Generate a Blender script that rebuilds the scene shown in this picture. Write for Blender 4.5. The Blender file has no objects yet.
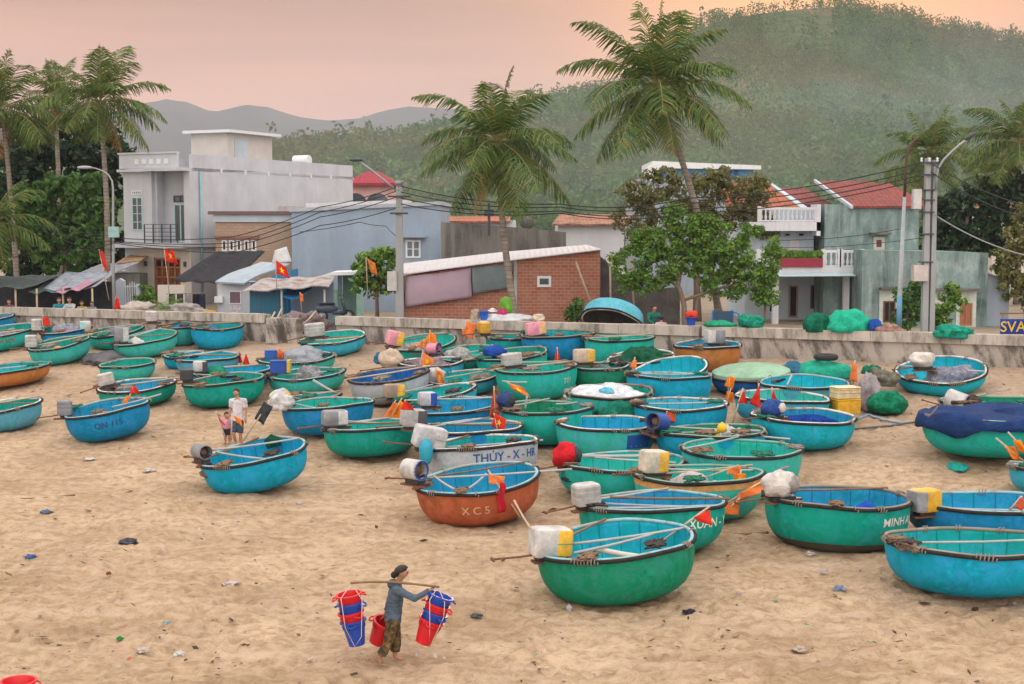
import bpy, bmesh, math, random
import numpy as np
from mathutils import Vector, Matrix, noise as mnoise, Euler

random.seed(7); rng = np.random.default_rng(7)
SC = bpy.context.scene
COL = SC.collection
R_ = math.radians
# ------------------------------------------------------------------ camera
F = 50.0/36.0*1024.0; CX, CY, HZ, CAMZ = 512.0, 342.0, 225.0, 7.0
PITCH = math.atan((CY-HZ)/F)
cam_d = bpy.data.cameras.new("camera"); cam = bpy.data.objects.new("camera", cam_d); COL.objects.link(cam)
cam_d.lens = 50; cam_d.sensor_width = 36; cam_d.clip_start = 0.1; cam_d.clip_end = 20000
cam.location = (0, 0, CAMZ); cam.rotation_euler = (math.pi/2-PITCH, 0, 0)
SC.camera = cam

def ray(px, py):
    u = (px-CX)/F; v = (CY-py)/F
    return Vector((u, math.cos(PITCH)+v*math.sin(PITCH), v*math.cos(PITCH)-math.sin(PITCH)))
def P(px, py, Y):
    d = ray(px, py); t = Y/d.y
    return Vector((d.x*t, Y, CAMZ+d.z*t))
def ppm(Y): return F/Y          # pixels per metre at depth Y

# ------------------------------------------------------------------ terrain
WA = Vector((-23.7, 66.0)); WB = Vector((17.6, 49.0))
WD = (WB-WA).normalized(); WN = Vector((WD.y, -WD.x)); 
if WN.y > 0: WN = -WN
def wall_t(x, y): return (Vector((x, y))-WA).dot(WN)
def wall_y(x):  return WA.y + (x-WA.x)*WD.y/WD.x
def gz0(x, y):
    t = wall_t(x, y)
    s = min(1.06, max(0.0, 1-t/18.0))
    return 0.2 + 1.9*s**1.25
def gz(x, y):
    z = gz0(x, y)
    z += 0.10*mnoise.noise(Vector((x*0.16, y*0.16, 3.1)))
    z += 0.035*mnoise.noise(Vector((x*0.55+7, y*0.55, 1.7)))
    return z
STREET = 2.32
def G(px, py):
    d = ray(px, py); t = 8.0; prev = t
    for _ in range(4000):
        p = Vector((0, 0, CAMZ))+d*t
        if p.z < gz(p.x, p.y):
            lo, hi = prev, t
            for _ in range(20):
                m = (lo+hi)/2; q = Vector((0, 0, CAMZ))+d*m
                if q.z < gz(q.x, q.y): hi = m
                else: lo = m
            return Vector((0, 0, CAMZ))+d*hi
        prev = t; t += 0.15
        if t > 120: break
    return Vector((0, 0, CAMZ))+d*60

# ------------------------------------------------------------------ node materials
def srgb(r, g, b):
    f = lambda c: (c/255)/12.92 if c/255 <= 0.04045 else ((c/255+0.055)/1.055)**2.4
    return (f(r), f(g), f(b))
class NT:
    def __init__(s, name):
        s.m = bpy.data.materials.new(name); s.m.use_nodes = True
        s.t = s.m.node_tree; s.n = s.t.nodes; s.l = s.t.links
        s.b = s.n["Principled BSDF"]; s.out = s.n["Material Output"]
        s.tc = s.n.new("ShaderNodeTexCoord")
    def link(s, a, b): s.l.new(a, b)
    def mapping(s, scale=(1, 1, 1), rot=(0, 0, 0), src=None, loc=None):
        mp = s.n.new("ShaderNodeMapping"); mp.inputs["Scale"].default_value = scale; mp.inputs["Rotation"].default_value = rot
        s.link(src or s.tc.outputs["Object"], mp.inputs["Vector"])
        if loc is not None: s.link(loc, mp.inputs["Location"])
        return mp.outputs[0]
    def noise(s, vec, scale, detail=4, rough=0.6, dist=0.0):
        n = s.n.new("ShaderNodeTexNoise"); n.inputs["Scale"].default_value = scale; n.inputs["Detail"].default_value = detail
        n.inputs["Roughness"].default_value = rough; n.inputs["Distortion"].default_value = dist
        s.link(vec, n.inputs["Vector"]); return n.outputs["Fac"]
    def ramp(s, fac, stops):
        r = s.n.new("ShaderNodeValToRGB"); e = r.color_ramp.elements
        while len(e) < len(stops): e.new(0.5)
        for k, (p, c) in enumerate(stops):
            e[k].position = p; e[k].color = (c, c, c, 1) if isinstance(c, (int, float)) else (*c, 1)
        s.link(fac, r.inputs[0]); return r.outputs[0]
    def mix(s, fac, a, b, mode='MIX'):
        m = s.n.new("ShaderNodeMix"); m.data_type = 'RGBA'; m.blend_type = mode
        for v, i in ((fac, 0), (a, 6), (b, 7)):
            if isinstance(v, (int, float)): m.inputs[i].default_value = v if i == 0 else (v, v, v, 1)
            elif isinstance(v, tuple): m.inputs[i].default_value = (*v, 1)
            else: s.link(v, m.inputs[i])
        return m.outputs[2]
    def math(s, op, a, b=0.0, c=None):
        m = s.n.new("ShaderNodeMath"); m.operation = op
        for i, v in enumerate((a, b) if c is None else (a, b, c)):
            if isinstance(v, (int, float)): m.inputs[i].default_value = v
            else: s.link(v, m.inputs[i])
        return m.outputs[0]
    def bump(s, h, strength=0.3, dist=0.02):
        b = s.n.new("ShaderNodeBump"); b.inputs["Strength"].default_value = strength; b.inputs["Distance"].default_value = dist
        s.link(h, b.inputs["Height"]); s.link(b.outputs[0], s.b.inputs["Normal"])
    def base(s, c):
        if isinstance(c, tuple): s.b.inputs["Base Color"].default_value = (*c, 1)
        else: s.link(c, s.b.inputs["Base Color"])
    def rough(s, r, spec=0.3):
        s.b.inputs["Roughness"].default_value = r; s.b.inputs["Specular IOR Level"].default_value = spec

_mc = {}
def M(c, rough=0.75, var=0.25, scale=3.0, bump=0.15, metal=0.0, spec=0.3, sheen=0):
    """plain painted / plastic / cloth surface with a little wear"""
    key = (tuple(round(x, 4) for x in c), rough, var, scale, bump, metal)
    if key in _mc: return _mc[key]
    t = NT("surface_%d" % len(_mc)); v = t.mapping()
    n = t.noise(v, scale, 5, 0.65); n2 = t.noise(v, scale*6, 3)
    lo = tuple(x*(1-var) for x in c); hi = tuple(min(1, x*(1+var*0.8)) for x in c)
    k = t.math('ADD', t.math('MULTIPLY', n, 0.7), t.math('MULTIPLY', n2, 0.3))
    t.base(t.ramp(k, [(0.3, lo), (0.7, hi)])); t.rough(rough, spec); t.b.inputs["Metallic"].default_value = metal
    if bump: t.bump(n2, bump, 0.02)
    _mc[key] = t.m; return t.m

def wall_paint(name, c, stain=(0.03, 0.03, 0.03), amount=0.5, sx=2.2, sz=0.25, lo=0.45, hi=0.75, patch=None):
    t = NT(name); v = t.mapping((1, 1, 1)); vs = t.mapping((sx, sx, sz))
    n1 = t.noise(vs, 1.0, 6, 0.7, 0.4); n2 = t.noise(v, 0.6, 5, 0.65); n3 = t.noise(v, 9, 4)
    c1 = t.ramp(n2, [(0.3, tuple(x*0.85 for x in c)), (0.7, tuple(min(1, x*1.1) for x in c))])
    if patch: c1 = t.mix(t.ramp(t.noise(v, 1.3, 6, 0.7), [(0.5, 0.0), (0.62, 1.0)]), c1, patch)
    f = t.math('MULTIPLY', t.ramp(n1, [(lo, 0.0), (hi, 1.0)]), t.math('MULTIPLY', t.ramp(n2, [(0.3, 0.25), (0.7, 1.0)]), amount))
    c2 = t.mix(f, c1, stain)
    t.base(t.mix(t.math('MULTIPLY', n3, 0.25), c2, tuple(x*0.7 for x in c))); t.rough(0.9, 0.15); t.bump(n3, 0.25, 0.02)
    return t.m
def brick_mat(name, c1, c2, mortar, bw=0.22, bh=0.075):
    t = NT(name)
    sep = t.n.new("ShaderNodeSeparateXYZ"); t.link(t.tc.outputs["Object"], sep.inputs[0])
    cb = t.n.new("ShaderNodeCombineXYZ"); t.link(t.math('ADD', sep.outputs[0], sep.outputs[1]), cb.inputs[0]); t.link(sep.outputs[2], cb.inputs[1])
    b = t.n.new("ShaderNodeTexBrick"); t.link(cb.outputs[0], b.inputs["Vector"])
    b.inputs["Scale"].default_value = 1.0; b.inputs["Brick Width"].default_value = bw; b.inputs["Row Height"].default_value = bh
    b.inputs["Mortar Size"].default_value = 0.012; b.inputs["Bias"].default_value = -0.2
    b.inputs["Color1"].default_value = (*c1, 1); b.inputs["Color2"].default_value = (*c2, 1); b.inputs["Mortar"].default_value = (*mortar, 1)
    n = t.noise(t.tc.outputs["Object"], 1.3, 5, 0.7)
    t.base(t.mix(t.ramp(n, [(0.4, 0.0), (0.75, 0.55)]), b.outputs["Color"], mortar)); t.rough(0.95, 0.1)
    t.bump(b.outputs["Fac"], -0.5, 0.01)
    return t.m
def roof_tile(name, c, ax=0, pitch=0.22, dirt=0.35):
    t = NT(name); sep = t.n.new("ShaderNodeSeparateXYZ"); t.link(t.tc.outputs["Object"], sep.inputs[0])
    w = t.math('SINE', t.math('MULTIPLY', sep.outputs[ax], 2*math.pi/pitch))
    w2 = t.math('FRACT', t.math('MULTIPLY', sep.outputs[2], 3.6))
    n = t.noise(t.tc.outputs["Object"], 1.2, 6, 0.7); n2 = t.noise(t.tc.outputs["Object"], 7, 3)
    c1 = t.ramp(n2, [(0.3, tuple(x*0.7 for x in c)), (0.7, tuple(min(1, x*1.25) for x in c))])
    c2 = t.mix(t.math('MULTIPLY', t.ramp(n, [(0.45, 0.0), (0.7, 1.0)]), dirt), c1, (0.05, 0.045, 0.04))
    t.base(c2); t.rough(0.85, 0.2); t.bump(t.math('ADD', t.math('MULTIPLY', w, 0.6), w2), 0.7, 0.04)
    return t.m
def corrugated(name, c, ax=0, pitch=0.12, rust=0.0):
    t = NT(name); sep = t.n.new("ShaderNodeSeparateXYZ"); t.link(t.tc.outputs["Object"], sep.inputs[0])
    w = t.math('SINE', t.math('MULTIPLY', sep.outputs[ax], 2*math.pi/pitch))
    n = t.noise(t.tc.outputs["Object"], 1.6, 6, 0.7)
    t.base(t.mix(t.ramp(n, [(0.45, 0.0), (0.65, rust)]), tuple(c), (0.16, 0.06, 0.03))); t.rough(0.55, 0.4); t.bump(w, 0.6, 0.02)
    return t.m
def leaf_mat(name, c, yellow=(0.3, 0.25, 0.04), yamt=0.15, trans=0.35, lo=0.5, hi=1.7):
    t = NT(name); g = t.n.new("ShaderNodeNewGeometry")
    v = g.outputs["Random Per Island"]
    n = t.noise(t.tc.outputs["Object"], 0.7, 3)
    c1 = t.ramp(v, [(0.0, tuple(x*lo for x in c)), (0.55, c), (1.0, tuple(min(1, x*hi) for x in c))])
    c2 = t.mix(t.ramp(t.math('FRACT', t.math('MULTIPLY', v, 17.3)), [(1-yamt, 0.0), (1.0, 1.0)]), c1, yellow)
    c3 = t.mix(t.ramp(n, [(0.35, 0.0), (0.65, 0.4)]), c2, tuple(x*1.35 for x in c))
    t.base(c3); t.rough(0.6, 0.25)
    tr = t.n.new("ShaderNodeBsdfTranslucent"); t.link(c3, tr.inputs[0])
    mx = t.n.new("ShaderNodeMixShader"); mx.inputs[0].default_value = trans
    t.link(t.b.outputs[0], mx.inputs[1]); t.link(tr.outputs[0], mx.inputs[2]); t.link(mx.outputs[0], t.out.inputs[0])
    return t.m

# ------------------------------------------------------------------ mesh building
class MB:
    def __init__(s): s.v = []; s.f = []
    def add(s, vs, fs):
        o = len(s.v); s.v += [tuple(v) for v in vs]; s.f += [tuple(i+o for i in f) for f in fs]; return s
    def box(s, x0, x1, y0, y1, z0, z1, m=None):
        vs = [Vector((x, y, z)) for x in (x0, x1) for y in (y0, y1) for z in (z0, z1)]
        if m is not None: vs = [m @ v for v in vs]
        return s.add(vs, [(0, 1, 3, 2), (4, 6, 7, 5), (0, 4, 5, 1), (2, 3, 7, 6), (0, 2, 6, 4), (1, 5, 7, 3)])
    def cbox(s, c, size, m=None):
        c = Vector(c); h = Vector(size)/2
        return s.box(c.x-h.x, c.x+h.x, c.y-h.y, c.y+h.y, c.z-h.z, c.z+h.z, m)
    def rbox(s, c, size, bev=0.15, m=None, taper=1.0):
        """box with rounded vertical corners and softened top"""
        c = Vector(c); hx, hy, hz = Vector(size)/2; b = min(hx, hy)*bev*2; n = 4
        ring = []
        for (sx, sy, a0) in ((1, 1, 0), (-1, 1, 90), (-1, -1, 180), (1, -1, 270)):
            for k in range(n+1):
                a = R_(a0+90*k/n); ring.append((sx*(hx-b)+b*math.cos(a), sy*(hy-b)+b*math.sin(a)))
        L = [(-hz, 0.9), (-hz+b*0.5, 1.0), (hz-b*0.7, taper), (hz-b*0.2, taper*0.93), (hz, taper*0.8)]
        vs = []; N = len(ring)
        for z, k in L: vs += [Vector((x*k, y*k, z))+c for x, y in ring]
        fs = [(i*N+j, i*N+(j+1) % N, (i+1)*N+(j+1) % N, (i+1)*N+j) for i in range(len(L)-1) for j in range(N)]
        fs += [tuple(range(N))[::-1], tuple((len(L)-1)*N+j for j in range(N))]
        if m is not None: vs = [m @ v for v in vs]
        return s.add(vs, fs)
    def tube(s, pts, rad, n=8, cap=True, closed=False):
        pts = [Vector(p) for p in pts]; m = len(pts)
        if isinstance(rad, (int, float)): rad = [rad]*m
        vs = []; prev = None
        for i, p in enumerate(pts):
            if closed: d = pts[(i+1) % m]-pts[i-1]
            else: d = pts[min(i+1, m-1)]-pts[max(i-1, 0)]
            d = d.normalized() if d.length > 1e-9 else Vector((0, 0, 1))
            if prev is None: a = d.orthogonal().normalized()
            else:
                a = prev-d*prev.dot(d); a = a.normalized() if a.length > 1e-6 else d.orthogonal().normalized()
            prev = a; b = d.cross(a)
            vs += [p+(a*math.cos(2*math.pi*k/n)+b*math.sin(2*math.pi*k/n))*rad[i] for k in range(n)]
        fs = []
        for i in range(m if closed else m-1):
            j = (i+1) % m
            fs += [(i*n+k, i*n+(k+1) % n, j*n+(k+1) % n, j*n+k) for k in range(n)]
        if cap and not closed: fs += [tuple(range(n))[::-1], tuple((m-1)*n+k for k in range(n))]
        return s.add(vs, fs)
    def lathe(s, prof, n=32, c=(0, 0, 0), m=None, capb=False, capt=False, wob=None):
        c = Vector(c); vs = []
        for r, z in prof:
            for k in range(n):
                a = 2*math.pi*k/n; w = wob(a, z) if wob else (1, 0)
                vs.append(Vector((r*w[0]*math.cos(a), r*w[0]*math.sin(a), z+w[1]))+c)
        fs = [(i*n+k, i*n+(k+1) % n, (i+1)*n+(k+1) % n, (i+1)*n+k) for i in range(len(prof)-1) for k in range(n)]
        if capb: fs.append(tuple(range(n))[::-1])
        if capt: fs.append(tuple((len(prof)-1)*n+k for k in range(n)))
        if m is not None: vs = [m @ v for v in vs]
        return s.add(vs, fs)
    def ball(s, c, r, n=10, m=8, seed=None, amp=0.0, flat=None):
        c = Vector(c); r = Vector((r, r, r)) if isinstance(r, (int, float)) else Vector(r); vs = []
        for i in range(m+1):
            th = math.pi*i/m
            for k in range(n):
                ph = 2*math.pi*k/n; d = Vector((math.sin(th)*math.cos(ph), math.sin(th)*math.sin(ph), math.cos(th)))
                q = 1.0
                if amp: q += amp*mnoise.noise(d*1.6+Vector((seed, seed*2, 0)))+0.5*amp*mnoise.noise(d*4+Vector((seed, 1, seed)))
                v = Vector((d.x*r.x, d.y*r.y, d.z*r.z))*q
                if flat is not None and v.z < -r.z*flat: v.z = -r.z*flat
                vs.append(c+v)
        fs = [(i*n+k, (i+1)*n+k, (i+1)*n+(k+1) % n, i*n+(k+1) % n) for i in range(m) for k in range(n)]
        return s.add(vs, fs)
    def poly(s, pts, ext):
        """polygon extruded by vector ext"""
        pts = [Vector(p) for p in pts]; ext = Vector(ext); n = len(pts)
        return s.add(pts+[p+ext for p in pts], [tuple(range(n))[::-1], tuple(range(n, 2*n))]+[(i, (i+1) % n, n+(i+1) % n, n+i) for i in range(n)])
    def sheet(s, c00, c10, c11, c01, nu=8, nv=8, fn=None, th=0.012):
        """cloth sheet between four corners, fn(u,v)->offset vector, with thickness"""
        c00, c10, c11, c01 = map(Vector, (c00, c10, c11, c01))
        nn = (c10-c00).cross(c01-c00); nn = nn.normalized() if nn.length > 1e-9 else Vector((0, -1, 0))
        vs = []
        for sd in (0, 1):
            for j in range(nv+1):
                for i in range(nu+1):
                    u, v = i/nu, j/nv
                    p = c00*(1-u)*(1-v)+c10*u*(1-v)+c11*u*v+c01*(1-u)*v
                    if fn: p = p+fn(u, v)
                    vs.append(p+nn*th*(sd-0.5))
        K = (nu+1)*(nv+1); fs = []
        for j in range(nv):
            for i in range(nu):
                a = j*(nu+1)+i; q = (a, a+1, a+nu+2, a+nu+1); fs.append(q[::-1]); fs.append(tuple(K+x for x in q))
        bd = [i for i in range(nu+1)]+[j*(nu+1)+nu for j in range(1, nv+1)]+[nv*(nu+1)+i for i in range(nu-1, -1, -1)]+[j*(nu+1) for j in range(nv-1, 0, -1)]
        for a, b in zip(bd, bd[1:]+bd[:1]): fs.append((a, b, K+b, K+a))
        return s.add(vs, fs)

def obj(name, mb, mat, parent=None, smooth=False, label=None, color=None, world=None, angle=None):
    me = bpy.data.meshes.new(name)
    me.from_pydata(mb.v, [], mb.f); me.update()
    if smooth:
        me.polygons.foreach_set("use_smooth", [True]*len(me.polygons))
        if angle: 
            try: me.set_sharp_from_angle(angle=R_(angle))
            except Exception: pass
    o = bpy.data.objects.new(name, me); COL.objects.link(o)
    if mat: me.materials.append(mat)
    if parent is not None:
        o.parent = parent
        if world is not None: o.matrix_parent_inverse = world.inverted()
    if label: o["label"] = label
    if color: o.color = (*color, 1)
    return o
def tag(o, label, cat, group=None, kind=None):
    o["label"] = label; o["category"] = cat
    if group: o["group"] = group
    if kind: o["kind"] = kind
    return o
def thing(name, label, cat, loc=(0, 0, 0), rotz=0.0, group=None, mat=None):
    o = bpy.data.objects.new(name, None); COL.objects.link(o); o.empty_display_size = 0.2
    if mat is not None: o.matrix_world = mat
    else: o.location = loc; o.rotation_euler = (0, 0, rotz)
    return tag(o, label, cat, group)
def struct(name, mb, mat, smooth=False):
    o = obj(name, mb, mat, None, smooth); o["kind"] = "structure"; return o
def quads_obj(name, V, mat, parent=None, world=None):
    """V: (N,4,3) leaf quads as one mesh"""
    V = np.asarray(V, dtype=np.float32); n = len(V)
    me = bpy.data.meshes.new(name); me.vertices.add(n*4); me.loops.add(n*4); me.polygons.add(n)
    me.vertices.foreach_set("co", V.reshape(-1)); me.loops.foreach_set("vertex_index", np.arange(n*4, dtype=np.int32))
    me.polygons.foreach_set("loop_start", np.arange(0, n*4, 4, dtype=np.int32))
    me.update(calc_edges=True); me.validate()
    o = bpy.data.objects.new(name, me); COL.objects.link(o); me.materials.append(mat)
    if parent is not None:
        o.parent = parent
        if world is not None: o.matrix_parent_inverse = world.inverted()
    return o
def move_to(mb, base):
    b = Vector(base); mb.v = [(v[0]-b.x, v[1]-b.y, v[2]-b.z) for v in mb.v]; return mb
def single(name, mb, mat, label, cat, group=None, smooth=True, color=None, kind=None, angle=None):
    """one-mesh thing: origin set to the middle of its foot"""
    xs, ys, zs = zip(*mb.v); b = ((min(xs)+max(xs))/2, (min(ys)+max(ys))/2, min(zs))
    o = obj(name, move_to(mb, b), mat, None, smooth, color=color, angle=angle); o.location = b
    return tag(o, label, cat, group, kind)
def text_mesh(s, size=1.0, ext=0.0):
    c = bpy.data.curves.new("lettering", 'FONT'); c.body = s; c.size = size; c.align_x = 'CENTER'; c.align_y = 'CENTER'; c.extrude = ext; c.resolution_u = 3; c.offset = 0.012*size
    o = bpy.data.objects.new("lettering", c); COL.objects.link(o)
    dg = bpy.context.evaluated_depsgraph_get(); dg.update()
    me = bpy.data.meshes.new_from_object(o.evaluated_get(dg))
    mb = MB(); mb.add([v.co for v in me.vertices], [tuple(p.vertices) for p in me.polygons])
    bpy.data.objects.remove(o); bpy.data.meshes.remove(me); bpy.data.curves.remove(c)
    return mb
# ================================================================== sky, sun, air
SUN_AZ, SUN_EL = R_(12.0), R_(6.5)
w = bpy.data.worlds.new("World"); SC.world = w; w.use_nodes = True
nt = w.node_tree; N = nt.nodes; L = nt.links; N.clear()
wo = N.new("ShaderNodeOutputWorld")
sky = N.new("ShaderNodeTexSky"); sky.sky_type = 'NISHITA'; sky.sun_disc = False
sky.sun_elevation = SUN_EL; sky.sun_rotation = SUN_AZ; sky.air_density = 1.0; sky.dust_density = 1.8; sky.ozone_density = 1.0; sky.altitude = 0
bg1 = N.new("ShaderNodeBackground"); bg1.inputs[1].default_value = 0.05; SKYOUT = sky.outputs[0]
tc = N.new("ShaderNodeTexCoord"); sp = N.new("ShaderNodeSeparateXYZ"); L.new(tc.outputs["Generated"], sp.inputs[0])
def wmath(op, a, b=0.0):
    m = N.new("ShaderNodeMath"); m.operation = op
    for i, v in enumerate((a, b)):
        if isinstance(v, (int, float)): m.inputs[i].default_value = v
        else: L.new(v, m.inputs[i])
    return m.outputs[0]
def wmix(f, a, b, mode='MIX'):
    m = N.new("ShaderNodeMix"); m.data_type = 'RGBA'; m.blend_type = mode
    for v, i in ((f, 0), (a, 6), (b, 7)):
        if isinstance(v, (int, float)): m.inputs[i].default_value = v
        elif isinstance(v, tuple): m.inputs[i].default_value = (*v, 1)
        else: L.new(v, m.inputs[i])
    return m.outputs[2]
# sky texture colour is capped to even out the glare round the hidden sun
L.new(wmix(1.0, SKYOUT, (3.6, 2.3, 1.7), 'DARKEN'), bg1.inputs[0])
rp = N.new("ShaderNodeValToRGB"); e = rp.color_ramp.elements
stops = [(0.0, (0.88, 0.475, 0.32)), (0.06, (0.82, 0.43, 0.27)), (0.16, (0.37, 0.21, 0.12)), (0.34, (1.3, 1.12, 0.98)), (0.6, (2.0, 1.85, 1.75)), (1.0, (2.3, 2.2, 2.15))]  # upper stops, above the view, are brightened to light the scene
while len(e) < len(stops): e.new(0.5)
for k, (p, c) in enumerate(stops): e[k].position = p; e[k].color = (*c, 1)
L.new(sp.outputs[2], rp.inputs[0])
# the unseen eastern sky behind the camera is brightened to light the scene
east = wmath('MULTIPLY', wmath('MAXIMUM', wmath('MULTIPLY', sp.outputs[1], -1.0), 0.0), 0.9)
c_sky = wmix(east, rp.outputs[0], (2.75, 2.5, 2.4))
# low bands of thin cloud
mp = N.new("ShaderNodeMapping"); mp.inputs["Scale"].default_value = (1.2, 1.2, 14.0); L.new(tc.outputs["Generated"], mp.inputs[0])
nz = N.new("ShaderNodeTexNoise"); nz.inputs["Scale"].default_value = 2.2; nz.inputs["Detail"].default_value = 5; L.new(mp.outputs[0], nz.inputs["Vector"])
c_sky = wmix(wmath('MULTIPLY', wmath('SUBTRACT', nz.outputs["Fac"], 0.36), 0.9), c_sky, (0.98, 0.50, 0.27))
c_sky = wmix(wmath('MULTIPLY', wmath('MAXIMUM', wmath('SUBTRACT', 0.50, nz.outputs["Fac"]), 0.0), 0.9), c_sky, (0.34, 0.235, 0.20))
# glow round the sun that has gone behind the ridge
vd = N.new("ShaderNodeVectorMath"); vd.operation = 'DOT_PRODUCT'; L.new(tc.outputs["Generated"], vd.inputs[0])
vd.inputs[1].default_value = (math.sin(SUN_AZ)*math.cos(R_(7)), math.cos(SUN_AZ)*math.cos(R_(7)), math.sin(R_(7)))
gl = wmath('POWER', wmath('MAXIMUM', vd.outputs["Value"], 0.0), 110.0)
c_sky = wmix(wmath('MULTIPLY', gl, 0.8), c_sky, (1.5, 0.66, 0.17))
bg2 = N.new("ShaderNodeBackground"); bg2.inputs[1].default_value = 0.92; L.new(c_sky, bg2.inputs[0])
ms = N.new("ShaderNodeAddShader"); L.new(bg1.outputs[0], ms.inputs[0]); L.new(bg2.outputs[0], ms.inputs[1]); L.new(ms.outputs[0], wo.inputs[0])

sd = bpy.data.lights.new("sun", 'SUN'); sd.energy = 2.5; sd.angle = R_(14); sd.color = (1.0, 0.66, 0.40)
so = bpy.data.objects.new("sun", sd); COL.objects.link(so)
sdir = Vector((math.sin(SUN_AZ)*math.cos(SUN_EL), math.cos(SUN_AZ)*math.cos(SUN_EL), math.sin(SUN_EL)))
so.rotation_euler = (-sdir).to_track_quat('-Z', 'Y').to_euler(); so.location = (40, 30, 60)

# ================================================================== sand
cols = list(np.arange(-1500, -100, 60))+list(np.arange(-100, 1125, 2.6))+list(np.arange(1130, 2560, 60))
rows = []
y = 7.0
while y < 16: rows.append(y); y += 1.0
while y < 72: rows.append(y); y += 0.055*(y/20)**1.25
mb = MB(); nc = len(cols)
us = [(c-CX)/F for c in cols]
V = []
for yy in rows:
    for u in us:
        x = u*yy; yw = min(yy, wall_y(x)+0.5)
        z = gz(x, yw)
        if -0.45 < u < 0.45 and yy > 15:
            q = Vector((x, yw, 0))
            n_ = mnoise.noise(q*2.6+Vector((9, 1, 0))); z += 0.06*mnoise.noise(q*1.1)-0.055*max(0, n_-0.05)+0.045*mnoise.noise(q*3.6+Vector((5, 2, 0)))+0.020*mnoise.noise(q*7.5)+0.085*(min(0.42, mnoise.voronoi(q*1.9+Vector((0.6*mnoise.noise(q*1.3), 0.6*mnoise.noise(q*1.3+Vector((4, 4, 4))), 0)))[0][0])-0.42)*max(0.0, min(1.0, 0.55+1.6*mnoise.noise(q*0.33)))
            # drag and tyre ruts across the lower left
            rut = math.sin((yw-0.30*x-0.004*x*x+0.5*mnoise.noise(Vector((x*0.2, 0, 5))))*5.5)
            wgt = max(0.0, min(1, (2-x)/6))*max(0.0, 1-abs(yw-26-0.25*x)/6)
            z += 0.02*rut*wgt
        V.append((x, yw, z))
# trodden ground: footprints, walked trails and the furrows of dragged hulls, pressed into the sheet
VA = np.array(V); fr_ = random.Random(31); feet = []
def trail(pts, step=0.34):
    P3 = [G(*p) for p in pts]; n_ = 0
    for a, b_ in zip(P3, P3[1:]):
        d_ = Vector((b_.x-a.x, b_.y-a.y)); L_ = d_.length; d_.normalize()
        for k in range(int(L_/step)):
            n_ += 1; sd_ = 0.11 if n_ % 2 else -0.11; feet.append((a.x+d_.x*k*step-d_.y*sd_+fr_.gauss(0, 0.04), a.y+d_.y*k*step+d_.x*sd_+fr_.gauss(0, 0.04), math.atan2(d_.y, d_.x), fr_.uniform(0.03, 0.055)))
for tr_ in ([(380, 664), (250, 655), (90, 640), (-60, 632)], [(0, 560), (150, 520), (300, 470), (420, 440)], [(20, 470), (130, 462), (210, 455)], [(640, 684), (700, 620), (760, 570), (800, 470)], [(1020, 640), (880, 620), (740, 600), (600, 640), (480, 655)], [(100, 684), (200, 600), (330, 530), (400, 500)], [(236, 450), (200, 480), (120, 560), (60, 684)], [(560, 684), (520, 600), (470, 550)], [(860, 684), (900, 610), (880, 480), (890, 410)]): trail(tr_)
for k in range(900):
    g = G(fr_.uniform(-10, 1034), fr_.uniform(400, 690)**1.0); feet.append((g.x, g.y, fr_.uniform(0, 6.28), fr_.uniform(0.02, 0.05)))
order = np.argsort(VA[:, 1]); ys = VA[order, 1]
for (fx, fy, fa, fd) in feet:
    i0, i1 = np.searchsorted(ys, (fy-0.4, fy+0.4)); id_ = order[i0:i1]; dx, dy = VA[id_, 0]-fx, VA[id_, 1]-fy
    m_ = np.abs(dx) < 0.4; id_ = id_[m_]; dx, dy = dx[m_], dy[m_]; u_ = (dx*math.cos(fa)+dy*math.sin(fa))/0.17; v_ = (-dx*math.sin(fa)+dy*math.cos(fa))/0.10; q = np.sqrt(u_*u_+v_*v_)
    VA[id_, 2] += -fd*np.exp(-q**2)+0.45*fd*np.exp(-((q-1.5)/0.5)**2)
for pa, pb, wd_, dp_ in (((206, 490), (-40, 560), 0.55, 0.07), ((300, 492), (60, 590), 0.5, 0.06), ((430, 522), (180, 610), 0.5, 0.06), ((560, 600), (330, 690), 0.5, 0.06), ((-20, 655), (300, 560), 0.12, 0.05), ((-20, 672), (330, 572), 0.12, 0.05), ((-20, 600), (270, 520), 0.10, 0.04), ((660, 690), (1030, 600), 0.14, 0.05), ((720, 690), (1030, 618), 0.14, 0.05), ((900, 600), (760, 690), 0.5, 0.05), ((110, 440), (-20, 480), 0.5, 0.05)):
    A, B = G(*pa), G(*pb); d_ = np.array((B.x-A.x, B.y-A.y)); L_ = np.linalg.norm(d_); d_ /= L_; rx, ry = VA[:, 0]-A.x, VA[:, 1]-A.y; s_ = rx*d_[0]+ry*d_[1]; c_ = (-rx*d_[1]+ry*d_[0]+0.25*np.sin(s_*0.7))/wd_
    on = np.clip(np.minimum(s_, L_-s_)/0.8, 0, 1)*(np.abs(c_) < 3); VA[:, 2] += on*(-dp_*np.exp(-c_**2)+0.5*dp_*np.exp(-((np.abs(c_)-1.5)/0.45)**2))
V = [tuple(v) for v in VA]
Fc = [(i*nc+k, i*nc+k+1, (i+1)*nc+k+1, (i+1)*nc+k) for i in range(len(rows)-1) for k in range(nc-1)]
mb.v = V; mb.f = Fc
t = NT("sand_mat"); v = t.mapping()
n1 = t.noise(v, 0.35, 6, 0.65); n2 = t.noise(v, 4.0, 6, 0.7); n3 = t.noise(v, 40, 3, 0.6); n4 = t.noise(t.mapping((1, 1, 1), (0, 0, R_(18))), 1.1, 5, 0.7)
vs = t.mapping((0.25, 2.2, 1.0), (0, 0, R_(-16))); n5 = t.noise(vs, 1.0, 5, 0.65)
c = t.ramp(n1, [(0.3, (0.40, 0.285, 0.178)), (0.7, (0.66, 0.50, 0.345))])
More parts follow.
